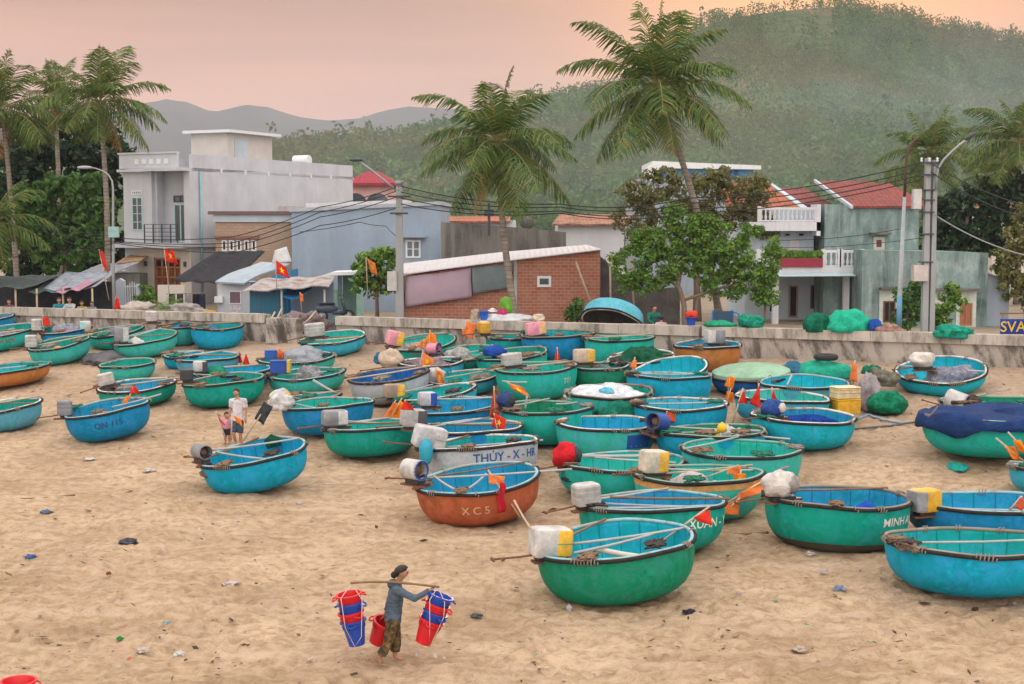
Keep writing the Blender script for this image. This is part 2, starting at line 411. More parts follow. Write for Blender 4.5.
c = t.mix(t.ramp(n2, [(0.36, 0.60), (0.58, 0.0)]), c, (0.24, 0.145, 0.072))  # dark blotches paint in the shade of dimples and creases in the sand
c = t.mix(t.ramp(n5, [(0.50, 0.0), (0.72, 0.55)]), c, (0.64, 0.50, 0.385))
# grey trodden, littered sand towards the wall
sepg = t.n.new("ShaderNodeSeparateXYZ"); t.link(t.tc.outputs["Object"], sepg.inputs[0])
tw = t.math('ADD', t.math('MULTIPLY', sepg.outputs[0], 0.381), t.math('MULTIPLY', sepg.outputs[1], 0.925))
tr_ = t.math('ADD', tw, t.math('MULTIPLY', t.math('SUBTRACT', n4, 0.5), 14.0))
mr = t.n.new("ShaderNodeMapRange"); mr.inputs[1].default_value = 38; mr.inputs[2].default_value = 50; t.link(tr_, mr.inputs[0])
c = t.mix(t.math('MULTIPLY', mr.outputs[0], 0.55), c, (0.40, 0.31, 0.24))
spk = t.ramp(t.noise(v, 9.0, 2, 0.5), [(0.66, 0.0), (0.74, 0.7)])
c = t.mix(t.math('MULTIPLY', spk, t.ramp(n4, [(0.4, 0.1), (0.6, 1.0)])), c, (0.14, 0.095, 0.06))
t.base(c); t.rough(0.97, 0.08)
t.bump(t.math('ADD', t.math('ADD', t.math('MULTIPLY', n2, 1.0), t.math('MULTIPLY', n3, 0.25)), t.math('MULTIPLY', n5, 0.5)), 1.0, 0.14)
struct("beach_sand", mb, t.m, True)

# ================================================================== street level and land behind
mb = MB()
o = Vector((WA.x, WA.y, 0)); d = Vector((WD.x, WD.y, 0)); nn = Vector((-WN.x, -WN.y, 0))
def strip(s0, s1, n0, n1, z):
    p = [o+d*s0+nn*n0, o+d*s1+nn*n0, o+d*s1+nn*n1, o+d*s0+nn*n1]
    return MB().add([(q.x, q.y, z) for q in p], [(0, 1, 2, 3)])
struct("yard_ground", strip(-400, 400, 0.3, 420, STREET-0.05), M((0.26, 0.21, 0.15), 0.95, 0.35, 0.8, 0.4))
struct("street_road", strip(-300, 300, 3.2, 7.6, STREET), M((0.055, 0.055, 0.058), 0.9, 0.25, 2.0, 0.3))
struct("ground_plain", MB().add([(-9000, -400, -0.6), (9000, -400, -0.6), (9000, 9000, -0.6), (-9000, 9000, -0.6)], [(0, 1, 2, 3)]), M((0.16, 0.15, 0.09), 0.95, 0.3, 0.01, 0))

# sea wall -----------------------------------------------------------
def lerp_tab(tab, x):
    if x <= tab[0][0]: return tab[0][1]
    for (a, b), (c_, d_) in zip(tab, tab[1:]):
        if x <= c_: 
            k = (x-a)/(c_-a); return b+(d_-b)*k
    return tab[-1][1]
t = NT("seawall_mat"); 
sepw = t.n.new("ShaderNodeSeparateXYZ"); t.link(t.tc.outputs["Object"], sepw.inputs[0])
vsh = t.n.new("ShaderNodeCombineXYZ")
t.link(t.math('ADD', t.math('MULTIPLY', sepw.outputs[0], 1.0), t.math('MULTIPLY', sepw.outputs[2], 0.30)), vsh.inputs[0]); t.link(t.math('MULTIPLY', sepw.outputs[2], 0.35), vsh.inputs[2])
s1 = t.noise(vsh.outputs[0], 1.7, 6, 0.72, 0.3); s2 = t.noise(t.tc.outputs["Object"], 0.5, 5, 0.6); s3 = t.noise(t.tc.outputs["Object"], 12, 4)
cc = t.ramp(s2, [(0.3, (0.29, 0.26, 0.23)), (0.7, (0.45, 0.415, 0.37))])
cc = t.mix(t.ramp(s1, [(0.48, 0.0), (0.60, 0.8)]), cc, (0.055, 0.05, 0.045))
cc = t.mix(t.ramp(t.noise(t.tc.outputs["Object"], 2.2, 5, 0.7), [(0.6, 0.0), (0.75, 0.4)]), cc, (0.30, 0.19, 0.14))
t.base(cc); t.rough(0.95, 0.1); t.bump(s3, 0.3, 0.02); sw_mat = t.m
t2 = NT("coping_mat"); v2 = t2.mapping((1.6, 1, 0.3))
q1 = t2.noise(v2, 1.6, 6, 0.75); q2 = t2.noise(t2.tc.outputs["Object"], 0.7, 4); q3 = t2.noise(t2.tc.outputs["Object"], 14, 3)
c2 = t2.ramp(q2, [(0.3, (0.34, 0.31, 0.27)), (0.7, (0.50, 0.465, 0.41))])
t2.base(t2.mix(t2.ramp(q1, [(0.47, 0.0), (0.64, 0.75)]), c2, (0.10, 0.09, 0.075))); t2.rough(0.95, 0.1); t2.bump(q3, 0.3, 0.02)
ang = math.atan2(WD.y, WD.x)
def wall_s(px):   # distance along the wall seen at picture column px (used only to lay out its lengths)
    u = (px-CX)/F; A, D_ = WA, WD
    return (u*A.y-A.x)/(D_.x-u*D_.y)
WTOP = 3.2
def seawall(px0, px1, label):
    s0, s1 = wall_s(px0), wall_s(px1); p0 = WA+WD*s0
    r = thing("sea_wall", label, "wall", (p0.x, p0.y, 0), ang, "lengths of the sea wall")
    Ln = s1-s0; b = MB(); n = max(2, int(Ln/2))
    b.box(0, Ln, 0, 0.34, -0.3, WTOP-0.36); obj("wall_body", b, sw_mat, r)
    c = MB(); x = 0
    while x < Ln-0.05:
        l = min(3.1, Ln-x); c.box(x+0.006, x+l-0.006, -0.11, 0.46, WTOP-0.357, WTOP+0.012*math.sin(x*3.1)); x += l
    obj("coping", c, t2.m, r)
    return r
seawall(-700, 265, "stained concrete sea wall on the left of the gap, below the market stall and white house")
seawall(336, 700, "stained concrete sea wall below the brick shed and the upturned boat")
seawall(703, 1800, "pale stained sea wall running right below the turquoise house")
# broken stub beside the gap
ss = wall_s(284); p0 = WA+WD*wall_s(251)
b = MB(); b.box(0, 1.5, -0.05, 0.45, 0, 1.05); b.box(0.2, 0.8, -0.4, -0.05, 0, 0.8)
o_ = obj("wall_stub", b, sw_mat); o_.location = (WA.x+WD.x*wall_s(266), WA.y+WD.y*wall_s(266), 2.0); o_.rotation_euler = (0, 0, ang)
tag(o_, "short broken end of sea wall beside the sandy gap", "wall")

# ================================================================== hills
RIDGE = [(-400, 150), (250, 160), (300, 156), (380, 152), (430, 145), (500, 124), (560, 104), (572, 99), (612, 90), (640, 73), (670, 50), (697, 28), (727, 16), (760, 11), (790, 8), (830, 6), (845, 8), (893, 19), (930, 27), (968, 35), (1023, 44), (1150, 75), (1400, 130), (1800, 170)]
DIST = [(-400, 420), (300, 400), (430, 420), (560, 480), (700, 560), (830, 600), (1000, 560), (1400, 420)]
FOOT = [(-400, 190), (430, 190), (700, 170), (1024, 165), (1400, 150)]
def hill_z(px, Y):
    D = lerp_tab(DIST, px); ft = lerp_tab(FOOT, px)
    zr = CAMZ+(HZ-lerp_tab(RIDGE, px)-4)/F*D
    k = (Y-ft)/(D-ft)
    if k <= 0: return 1.5
    u = (px-CX)/F; x = u*Y
    if k <= 1: h = 1.5+(zr-1.5)*(k**1.05*(0.75+0.25*k))
    else: h = zr-(k-1)*(zr)*1.2
    amp = min(1, k*2)*(0.35+0.65*min(1, abs(1-k)*3))
    h += amp*(6*mnoise.noise(Vector((x*0.008, Y*0.008, 2.2)))+3*mnoise.noise(Vector((x*0.025, Y*0.02, 7))))
    return h
pxs = list(np.arange(-400, 1801, 14)); ks = list(np.linspace(-0.15, 1.9, 62))
mb = MB(); n = len(pxs)
for k in ks:
    for p in pxs:
        D = lerp_tab(DIST, p); ft = lerp_tab(FOOT, p); Y = ft+(D-ft)*k
        mb.v.append(((p-CX)/F*Y, Y, hill_z(p, Y)))
mb.f = [(i*n+k, i*n+k+1, (i+1)*n+k+1, (i+1)*n+k) for i in range(len(ks)-1) for k in range(n-1)]
t = NT("hillside_mat"); v = t.mapping()
h1 = t.noise(v, 0.012, 5, 0.6); h2 = t.noise(v, 0.12, 6, 0.7)
c = t.ramp(h2, [(0.35, (0.035, 0.060, 0.022)), (0.65, (0.095, 0.12, 0.045))])
c = t.mix(t.ramp(h1, [(0.52, 0.0), (0.60, 0.75)]), c, (0.20, 0.13, 0.075))
t.base(c); t.rough(0.95, 0.1)
struct("wooded_hill", mb, t.m, True)

def hill_leaf():
    t = NT("hill_leaf"); g = t.n.new("ShaderNodeNewGeometry"); o_ = t.tc.outputs["Object"]
    a = t.noise(t.mapping((0.16, 0.16, 0.05)), 1.0, 3, 0.6); b = t.noise(o_, 0.018, 4, 0.6); v_ = g.outputs["Random Per Island"]
    c = t.ramp(a, [(0.30, (0.028, 0.064, 0.020)), (0.5, (0.078, 0.150, 0.040)), (0.70, (0.19, 0.29, 0.085))])
    c = t.mix(t.ramp(b, [(0.45, 0.0), (0.60, 0.6)]), c, (0.185, 0.135, 0.060))
    c = t.mix(t.ramp(v_, [(0.0, 0.35), (0.6, 0.0)]), c, (0.03, 0.055, 0.02))
    t.base(c); t.rough(0.7, 0.1); tr = t.n.new("ShaderNodeBsdfTranslucent"); t.link(c, tr.inputs[0]); mx = t.n.new("ShaderNodeMixShader"); mx.inputs[0].default_value = 0.3
    t.link(t.b.outputs[0], mx.inputs[1]); t.link(tr.outputs[0], mx.inputs[2]); t.link(mx.outputs[0], t.out.inputs[0]); return t.m
# trees over the whole hillside: nobody could count them, one object
def hill_trees():
    out = []; r = random.Random(11)
    m = 17000
    for i in range(m):
        p = r.uniform(230, 1130); D = lerp_tab(DIST, p); ft = lerp_tab(FOOT, p)
        k = r.random()**0.8*1.04; Y = ft+(D-ft)*k; x = (p-CX)/F*Y; z = hill_z(p, Y)
        cl = mnoise.noise(Vector((x*0.012, Y*0.012, 4)))
        if 670 < p < 830 and k > 0.35 and cl > 0.05 and r.random() < 0.75: continue     # bare brown clearings high on the slope
        hgt = r.uniform(3.0, 6.5)*(1.0 if p > 560 else 1.15)*(0.85+0.3*r.random()); wd = hgt*r.uniform(0.30, 0.5)
        if r.random() < 0.03: hgt *= 1.45; wd *= 0.7
        out.append((x, Y, z, hgt, wd))
    A = np.array(out); n = len(A); q = 26
    base = np.repeat(A, q, axis=0); M_ = len(base)
    ph = rng.uniform(0, 2*np.pi, M_); f = rng.uniform(0.12, 1.0, M_)**0.8
    rr = base[:, 4]*np.sqrt(np.clip(1.02-np.abs(f-0.45)**1.4*1.55, 0.05, 1))*rng.uniform(0.3, 1, M_)
    c = np.stack([base[:, 0]+rr*np.cos(ph), base[:, 1]+rr*np.sin(ph), base[:, 2]+f*base[:, 3]], 1)
    s = (base[:, 3]*rng.uniform(0.045, 0.09, M_))[:, None]
    a = rng.normal(size=(M_, 3)); a /= np.linalg.norm(a, axis=1)[:, None]
    b = np.cross(a, rng.normal(size=(M_, 3))); b /= np.linalg.norm(b, axis=1)[:, None]
    return np.stack([c-a*s, c-b*s*0.7, c+a*s, c+b*s*0.7], 1)
o = quads_obj("hillside_woods", hill_trees(), hill_leaf()); o["kind"] = "stuff"
o["label"] = "dense green woods covering the hill behind the houses"; o["category"] = "woods"

# far mountains
FAR = [(-500, 140), (-100, 118), (0, 122), (100, 118), (140, 106), (170, 101), (192, 104), (215, 114), (232, 110), (250, 106), (270, 109), (300, 118), (325, 122), (360, 120), (385, 112), (410, 108), (440, 110), (480, 112), (560, 118), (700, 125), (1000, 130), (1500, 150)]
mb = MB(); Yf = 2600.0; pxs = list(range(-500, 1501, 10)); n = len(pxs)
kk = [(0.0, 0.0), (0.3, 0.18), (0.6, 0.5), (0.85, 0.84), (1.0, 1.0), (1.2, 0.8), (1.6, 0.2)]
for a, hgt in kk:
    for p in pxs:
        Y = Yf-700+700*a; zr = CAMZ+(HZ-lerp_tab(FAR, p))/F*Yf
        zz = zr*hgt+(0 if a == 1.0 else 14*mnoise.noise(Vector((p*0.02, a*3, 1)))*min(1, hgt*2))+(1.6*mnoise.noise(Vector((p*0.11, 3, 1))) if a == 1 else 0)
        mb.v.append(((p-CX)/F*Yf*(0.85+0.15*a), Y, zz))
mb.f = [(i*n+k, i*n+k+1, (i+1)*n+k+1, (i+1)*n+k) for i in range(len(kk)-1) for k in range(n-1)]
struct("far_mountains", mb, M((0.045, 0.06, 0.04), 0.95, 0.4, 0.01, 0), True)

# the air
HAZE = True
if HAZE:
    hz = NT("haze_mat"); hz.n.remove(hz.b)
    pv = hz.n.new("ShaderNodeVolumePrincipled"); pv.inputs["Color"].default_value = (0.64, 0.64, 0.82, 1); pv.inputs["Density"].default_value = 0.00022
    pv.inputs["Anisotropy"].default_value = 0.1
    hz.link(pv.outputs[0], hz.out.inputs["Volume"])
    b = MB(); b.box(-2600, 2600, -60, 3400, -1.6, 262)
    o = obj("haze", b, hz.m); o["kind"] = "stuff"; o["label"] = "thin evening haze over hill and mountains"; o["category"] = "haze"
    o.display_type = 'WIRE'

sm = NT("smoke_mat"); sm.n.remove(sm.b)
vv = sm.mapping((0.035, 0.02, 0.045)); nn_ = sm.noise(vv, 1.0, 4, 0.55, 0.8)
sp3 = sm.n.new("ShaderNodeVectorMath"); sp3.operation = 'LENGTH'; mp3 = sm.mapping((1/52, 1/45, 1/30)); sm.link(mp3, sp3.inputs[0])
fall = sm.math('MAXIMUM', sm.math('SUBTRACT', 1.0, sp3.outputs["Value"]), 0.0)
den = sm.math('MULTIPLY', sm.math('MULTIPLY', fall, sm.ramp(nn_, [(0.40, 0.0), (0.70, 1.0)])), 0.013)
pv = sm.n.new("ShaderNodeVolumePrincipled"); pv.inputs["Color"].default_value = (0.70, 0.82, 0.92, 1); sm.link(den, pv.inputs["Density"]); sm.link(pv.outputs[0], sm.out.inputs["Volume"])
sm2 = NT("mist_mat"); sm2.n.remove(sm2.b); sp4 = sm2.n.new("ShaderNodeVectorMath"); sp4.operation = 'LENGTH'; sm2.link(sm2.mapping((1/150, 1/40, 1/24)), sp4.inputs[0])
d2 = sm2.math('MULTIPLY', sm2.math('MAXIMUM', sm2.math('SUBTRACT', 1.0, sp4.outputs["Value"]), 0.0), 0.0055)
pv2 = sm2.n.new("ShaderNodeVolumePrincipled"); pv2.inputs["Color"].default_value = (0.62, 0.80, 0.74, 1); sm2.link(d2, pv2.inputs["Density"]); sm2.link(pv2.outputs[0], sm2.out.inputs["Volume"])
c = P(680, 158, 185); m_ = MB(); m_.ball((0, 0, 0), (150, 40, 24), 24, 16); o = obj("valley_mist", m_, sm2.m); o.location = c; o["kind"] = "stuff"; o["label"] = "pale mist lying along the foot of the wooded hill"; o["category"] = "mist"
c = P(965, 122, 300); m_ = MB(); m_.ball((0, 0, 0), (52, 45, 30), 24, 16); o = obj("smoke", m_, sm.m); o.location = c; o["kind"] = "stuff"; o["label"] = "pale smoke drifting across the right of the wooded hill"; o["category"] = "smoke"
# ================================================================== basket boats
def boat_paint(name, inner=False):
    t = NT(name); v = t.mapping(); oi = t.n.new("ShaderNodeObjectInfo")
    off = t.n.new("ShaderNodeCombineXYZ"); r_ = t.math('MULTIPLY', oi.outputs["Random"], 40.0)
    for i in range(3): t.link(r_, off.inputs[i])
    vl = t.mapping((1, 1, 1), loc=off.outputs[0]); vs = t.mapping((2.6, 2.6, 0.5), loc=off.outputs[0])
    n1 = t.noise(vl, 1.4, 6, 0.7); n2 = t.noise(vs, 1.6, 5, 0.7, 0.5); n3 = t.noise(vl, 7, 5, 0.65); n4 = t.noise(vl, 26, 3)
    col = oi.outputs["Color"]
    dark = t.mix(1.0, col, (0.50, 0.74, 0.74), 'MULTIPLY')
    alt = t.mix(0.04, t.mix(1.0, col, (1.0, 0.92, 1.25), 'MULTIPLY'), (0.45, 0.60, 0.60))
    n6 = t.noise(vl, 2.7, 6, 0.75, 0.6)
    c = t.mix(t.ramp(n1, [(0.35, 0.0), (0.66, 0.95)]), col, dark)
    c = t.mix(t.ramp(n6, [(0.44, 0.0), (0.60, 0.9)]), c, alt)
    nv = t.noise(t.mapping((5.5, 5.5, 0.7), loc=off.outputs[0]), 1.0, 4, 0.6, 0.2)
    c = t.mix(t.ramp(nv, [(0.55, 0.0), (0.72, 0.4)]), c, t.mix(1.0, col, (0.45, 0.52, 0.55), 'MULTIPLY'))
    pale = t.mix(0.30, col, (0.55, 0.62, 0.60))
    lite = t.mix(1.0, col, (1.0, 1.30, 1.35), 'MULTIPLY')
    c = t.mix(t.math('MULTIPLY', t.ramp(n3, [(0.50, 0.0), (0.62, 0.75)]), t.ramp(n1, [(0.45, 0.0), (0.6, 1.0)])), c, lite)
    c = t.mix(t.ramp(n3, [(0.66, 0.0), (0.82, 0.5)]), c, pale)
    c = t.mix(t.ramp(n2, [(0.60, 0.0), (0.76, 0.5)]), c, (0.05, 0.06, 0.04))
    c = t.mix(t.ramp(n4, [(0.70, 0.0), (0.78, 0.5)]), c, (0.22, 0.20, 0.15))
    if inner:
        sp_ = t.n.new("ShaderNodeSeparateXYZ"); t.link(t.tc.outputs["Object"], sp_.inputs[0])
        at = t.math('ARCTAN2', sp_.outputs[1], sp_.outputs[0])
        fr = t.math('FRACT', t.math('MULTIPLY', at, 22/(2*math.pi)))
        st = t.math('LESS_THAN', fr, 0.07)
        c = t.mix(t.math('MULTIPLY', st, 0.65), c, t.mix(1.0, col, (0.35, 0.4, 0.42), 'MULTIPLY'))
        t.bump(t.math('ADD', t.math('MULTIPLY', st, -1.0), t.math('MULTIPLY', n3, 0.4)), 0.4, 0.03)
    else:
        t.bump(t.math('ADD', n3, t.math('MULTIPLY', n4, 0.4)), 0.22, 0.03)
    t.base(c); t.rough(0.6, 0.08); return t.m
HULLM, LINM = boat_paint("hull_paint"), boat_paint("lining_paint", True)
def rim_paint():
    t = NT("rim_paint"); v = t.mapping(); oi = t.n.new("ShaderNodeObjectInfo")
    n = t.noise(v, 5, 5, 0.7); n2 = t.noise(v, 1.2, 3)
    c = t.mix(t.ramp(n, [(0.5, 0.0), (0.62, 0.7)]), oi.outputs["Color"], (0.20, 0.17, 0.13))
    t.base(t.mix(t.ramp(n2, [(0.5, 0.0), (0.65, 0.7)]), c, (0.30, 0.27, 0.22))); t.rough(0.7); t.bump(n, 0.4, 0.02); return t.m
RIMM = rim_paint()
FENDM = M((0.030, 0.027, 0.027), 0.8, 0.5, 6, 0.5, 0, 0.1)
WOOD = M((0.20, 0.125, 0.07), 0.8, 0.35, 5, 0.4)
BAMBOO = M((0.44, 0.36, 0.25), 0.6, 0.3, 4, 0.3)
PALEPOLE = M((0.36, 0.38, 0.37), 0.55, 0.25, 4, 0.2)
ENGINE = M((0.05, 0.05, 0.055), 0.45, 0.4, 8, 0.3, 0.5)
RUST = M((0.17, 0.075, 0.04), 0.8, 0.4, 7, 0.4)
ROPEM = M((0.23, 0.21, 0.18), 0.9, 0.3, 20, 0.4)

G1 = (0.003, 0.300, 0.215); G2 = (0.014, 0.410, 0.315); G3 = (0.006, 0.225, 0.115); G4 = (0.040, 0.420, 0.340); G5 = (0.06, 0.38, 0.27)
B1 = (0.004, 0.215, 0.400); B2 = (0.004, 0.320, 0.460); B3 = (0.04, 0.40, 0.50); B4 = (0.006, 0.11, 0.32); B5 = (0.006, 0.38, 0.44)
GB = (0.09, 0.33, 0.41); GW = (0.42, 0.44, 0.44); OR = (0.42, 0.100, 0.036); OB = (0.46, 0.17, 0.040); TE = (0.006, 0.33, 0.31)
RW = (0.58, 0.60, 0.56); RC = (0.22, 0.45, 0.50); RG = (0.16, 0.36, 0.30); RB = (0.22, 0.18, 0.13); RK = (0.08, 0.07, 0.06)

def prof_r(z):   # hull radius over height, both 0..1
    T = [(0, 0.56), (0.015, 0.64), (0.05, 0.715), (0.12, 0.80), (0.22, 0.875), (0.36, 0.935), (0.52, 0.97), (0.7, 0.99), (0.88, 1.0), (1.0, 1.0)]
    return lerp_tab(T, z)
BOATS = {}; PLAIN = ('b35', 'b61', 'b11', 'b38', 'b56', 'b62', 'b60')
TANG1 = M((0.06, 0.05, 0.045), 0.9, 0.3, 9); TANG2 = M((0.22, 0.14, 0.09), 0.9, 0.3, 9); TANG3 = M((0.02, 0.16, 0.10), 0.9, 0.3, 9)
class Boat: pass
def boat(bid, xl, xr, yfar, ynear, ybase, roll, oc, ic, label, rim=RW, fend=True, pos=None, mat=None, Rr=None, H=None, lash=True, rot=0.0, stripe=None, keel=None):
    cx = (xl+xr)/2; b = Boat(); r = random.Random(hash(bid) % 1000 if False else sum(map(ord, bid))*7)
    if mat is None:
        Yc = PLACE[bid][1]; Rr = PLACE[bid][2]*Yc
        x = (cx-CX)/F*Yc
        z0 = gz(x, Yc)
        zr = CAMZ+(HZ-ynear)/F*(Yc-Rr)
        H = max(0.55, min(1.05, zr-z0+0.02))-(0.17 if bid == 'b54' else 0)
        wpx = xr-xl; dep = math.atan((( ynear+yfar)/2-HZ)/F)
        tp = math.asin(max(-0.9, min(0.9, (ynear-yfar)/wpx)))-dep
        tp = max(-0.06, min(0.30, tp))
        rl = R_(roll)
        m = Matrix.Rotation(-rl, 4, 'Y') @ Matrix.Rotation(tp, 4, 'X') @ Matrix.Rotation(rot, 4, 'Z')
        # settle the tilted hull a few centimetres into the sand
        best = 9
        for zz in (0, 0.05, 0.12, 0.22, 0.36):
            for k in range(16):
                a = k*math.pi/8; q = m @ Vector((prof_r(zz)*Rr*math.cos(a), prof_r(zz)*Rr*math.sin(a), zz*H))
                best = min(best, q.z+z0-gz(x+q.x, Yc+q.y))
        # keep the near rim at the picture height when the base is hidden
        m = Matrix.Translation((x, Yc, z0-best-0.05)) @ m
    else:
        Yc = mat.translation.y; m = mat
    b.m, b.R, b.H, b.Y = m, Rr, H, Yc
    if ic == B1: ic = (0.012, 0.275, 0.42)
    root = thing("basket_boat", label, "basket boat", group="round basket boats on the beach", mat=m); b.root = root
    s1, s2, s3 = r.uniform(0, 6), r.uniform(0, 6), r.uniform(0, 6); e1 = r.uniform(0.008, 0.03)
    def wob(a, z):
        k = z/H
        return (1+e1*math.sin(2*a+s1)+0.012*math.sin(3*a+s2)+0.006*math.sin(7*a+s3), 0.022*math.sin(2*a+s3)*k+0.010*math.sin(5*a+s1)*k)
    b.wob = wob
    zs = [0, 0.015, 0.05, 0.12, 0.22, 0.36, 0.52, 0.7, 0.88, 1.0]; n = 52
    hb = MB(); hb.lathe([(0.02*Rr, 0.0)]+[(prof_r(z)*Rr, z*H) for z in zs], n, wob=wob)
    # closed thickness at the rim
    b.hull = obj("hull", hb, HULLM, root, True, color=oc)
    lb = MB(); th = 0.045
    lb.lathe([(Rr, H*0.998), (Rr-th, H*0.995)]+[(prof_r(z)*Rr-th, z*H) for z in zs[::-1][1:-2]]+[(0.6*Rr, 0.05*H+0.02), (0.02*Rr, 0.05*H+0.02)], n, wob=wob)
    obj("lining", lb, LINM, root, True, color=ic)
    def ringpts(rad, z, n=52):
        out = []
        for k in range(n):
            a = 2*math.pi*k/n; wv = wob(a, z); out.append((rad*wv[0]*math.cos(a), rad*wv[0]*math.sin(a), z+wv[1]))
        return out
    rb = MB(); rb.tube(ringpts(Rr-0.030, H-0.002), 0.036, 8, closed=True)
    obj("rim", rb, RIMM, root, True, color=rim)
    if fend:
        fb = MB(); fb.tube(ringpts(Rr+0.022, H-0.020), 0.038, 8, closed=True)
        fd = obj("rim_band", fb, FENDM, root, True)
        if lash:
            for k in range(r.randint(5, 9)):
                a = r.uniform(0, 2*math.pi); tn = r.choice((1, 2, 3, 5)); pts = []; lb = MB()
                for q in range(tn*9+1):
                    aa = a+q*0.0045; wv = wob(aa, H); c = Vector(((Rr-0.003)*wv[0]*math.cos(aa), (Rr-0.003)*wv[0]*math.sin(aa), H-0.012+wv[1])); t_ = q*2*math.pi/9
                    pts.append(c+Vector((math.cos(aa), math.sin(aa), 0))*0.078*math.cos(t_)+Vector((0, 0, 0.066*math.sin(t_))))
                lb.tube(pts, 0.013, 5); obj("binding_rope", lb, ROPEM, fd, True)
    if stripe:
        sb = MB(); sb.lathe([(prof_r(z)*Rr+0.006, z*H) for z in (0.80, 0.86, 0.93)], n, wob=wob); obj("stripe", sb, M(stripe, 0.6, 0.4, 6), root, True)
    if keel:
        sb = MB(); sb.lathe([(prof_r(z)*Rr+0.006, z*H) for z in (0.0, 0.05, 0.12, 0.2, 0.24)], n, wob=wob); obj("bottom_coat", sb, M(keel, 0.8, 0.4, 5), root, True)
    b.px = (xl, xr); BOATS[bid] = b
    if lash and bid not in PLAIN:
        for q in range(r.choice((0, 1, 1, 2))):
            a0 = R_(r.uniform(150, 215)); a1 = R_(r.uniform(-40, 40)+(60 if r.random() < 0.25 else 0)); z_ = H+0.05
            p0 = Vector((Rr*r.uniform(0.97, 1.08)*math.cos(a0), Rr*math.sin(a0), z_)); p1 = Vector((Rr*r.uniform(0.9, 1.15)*math.cos(a1), Rr*0.98*math.sin(a1), z_+0.02))
            pb = MB(); pb.tube([p0, p0.lerp(p1, 0.5)+Vector((0, 0, -0.02)), p1], r.uniform(0.018, 0.03), 7); obj("cross_pole", pb, r.choice((BAMBOO, PALEPOLE, WOOD)), root, True)
        for q in range(r.choice((1, 2, 2, 3))):
            a0 = R_(r.gauss(190, 28) if q == 0 else r.uniform(170, 360)); rr0 = Rr*(1.0 if q == 0 else r.uniform(0.8, 1.0)); pts = []; p = Vector((0, 0, 0)); sp = r.uniform(0.16, 0.34)
            for j in range(54): pts.append(Vector((rr0*math.cos(a0)+sp*math.sin(j*1.7+r.random()*0.6)*math.cos(j*0.31)-0.5*sp*math.cos(a0), rr0*math.sin(a0)+sp*math.cos(j*1.3+r.random()*0.5)-0.5*sp*math.sin(a0), H+0.02+0.07*abs(math.sin(j*0.9))+0.03*r.random())))
            tb = MB(); tb.tube(pts, r.uniform(0.012, 0.02), 4); obj("rope_tangle", tb, r.choice((ROPEM, TANG1, TANG2, TANG3)), root, True)
    return b

def on_hull(b, mb2, phi, zc, out=0.012):
    """wrap a flat text mesh round the hull; phi = azimuth of the middle (rad), zc = height"""
    vs = []
    for x, y, z in mb2.v:
        h = zc+y; a = phi+x/(prof_r(h/b.H)*b.R); wv = b.wob(a, h); rr = (prof_r(h/b.H)*b.R*wv[0]+out)
        vs.append((rr*math.cos(a), rr*math.sin(a), h+wv[1]))
    mb2.v = vs; return mb2
def lettering(bid, s, size, col, phi_deg, zf, name="lettering"):
    b = BOATS[bid]; tm = text_mesh(s, size)
    # split long edges so that letters follow the hull: text is small, facets are enough
    obj(name, on_hull(b, tm, R_(phi_deg), b.H*zf), M(col, 0.7, 0.35, 9, 0), b.root)

# ---- motors: engine on the rim under a cut plastic can or a cloth
def grime(c):
    key = ("can",)+tuple(round(x, 4) for x in c)
    if key in _mc: return _mc[key]
    t = NT("used_plastic_%d" % len(_mc)); v = t.mapping(); n = t.noise(v, 3.0, 6, 0.7, 0.3); n2 = t.noise(v, 11, 4, 0.65)
    cc = t.ramp(n2, [(0.3, tuple(x*0.8 for x in c)), (0.7, tuple(min(1, x*1.05) for x in c))])
    t.base(t.mix(t.ramp(n, [(0.42, 0.0), (0.64, 0.8)]), cc, tuple(x*0.45+0.03 for x in c))); t.rough(0.5, 0.3); t.bump(n, 0.25, 0.03); _mc[key] = t.m; return t.m
def canmat(c): return grime(c)
WHITE = (0.53, 0.53, 0.51); YEL = (0.72, 0.42, 0.03); PINK = (0.72, 0.30, 0.38); BLUE = (0.015, 0.07, 0.36); GREY = (0.26, 0.27, 0.29); DARK = (0.05, 0.055, 0.06); BEIGE = (0.55, 0.44, 0.33); RED = (0.55, 0.015, 0.025); CREAM = (0.60, 0.55, 0.45)
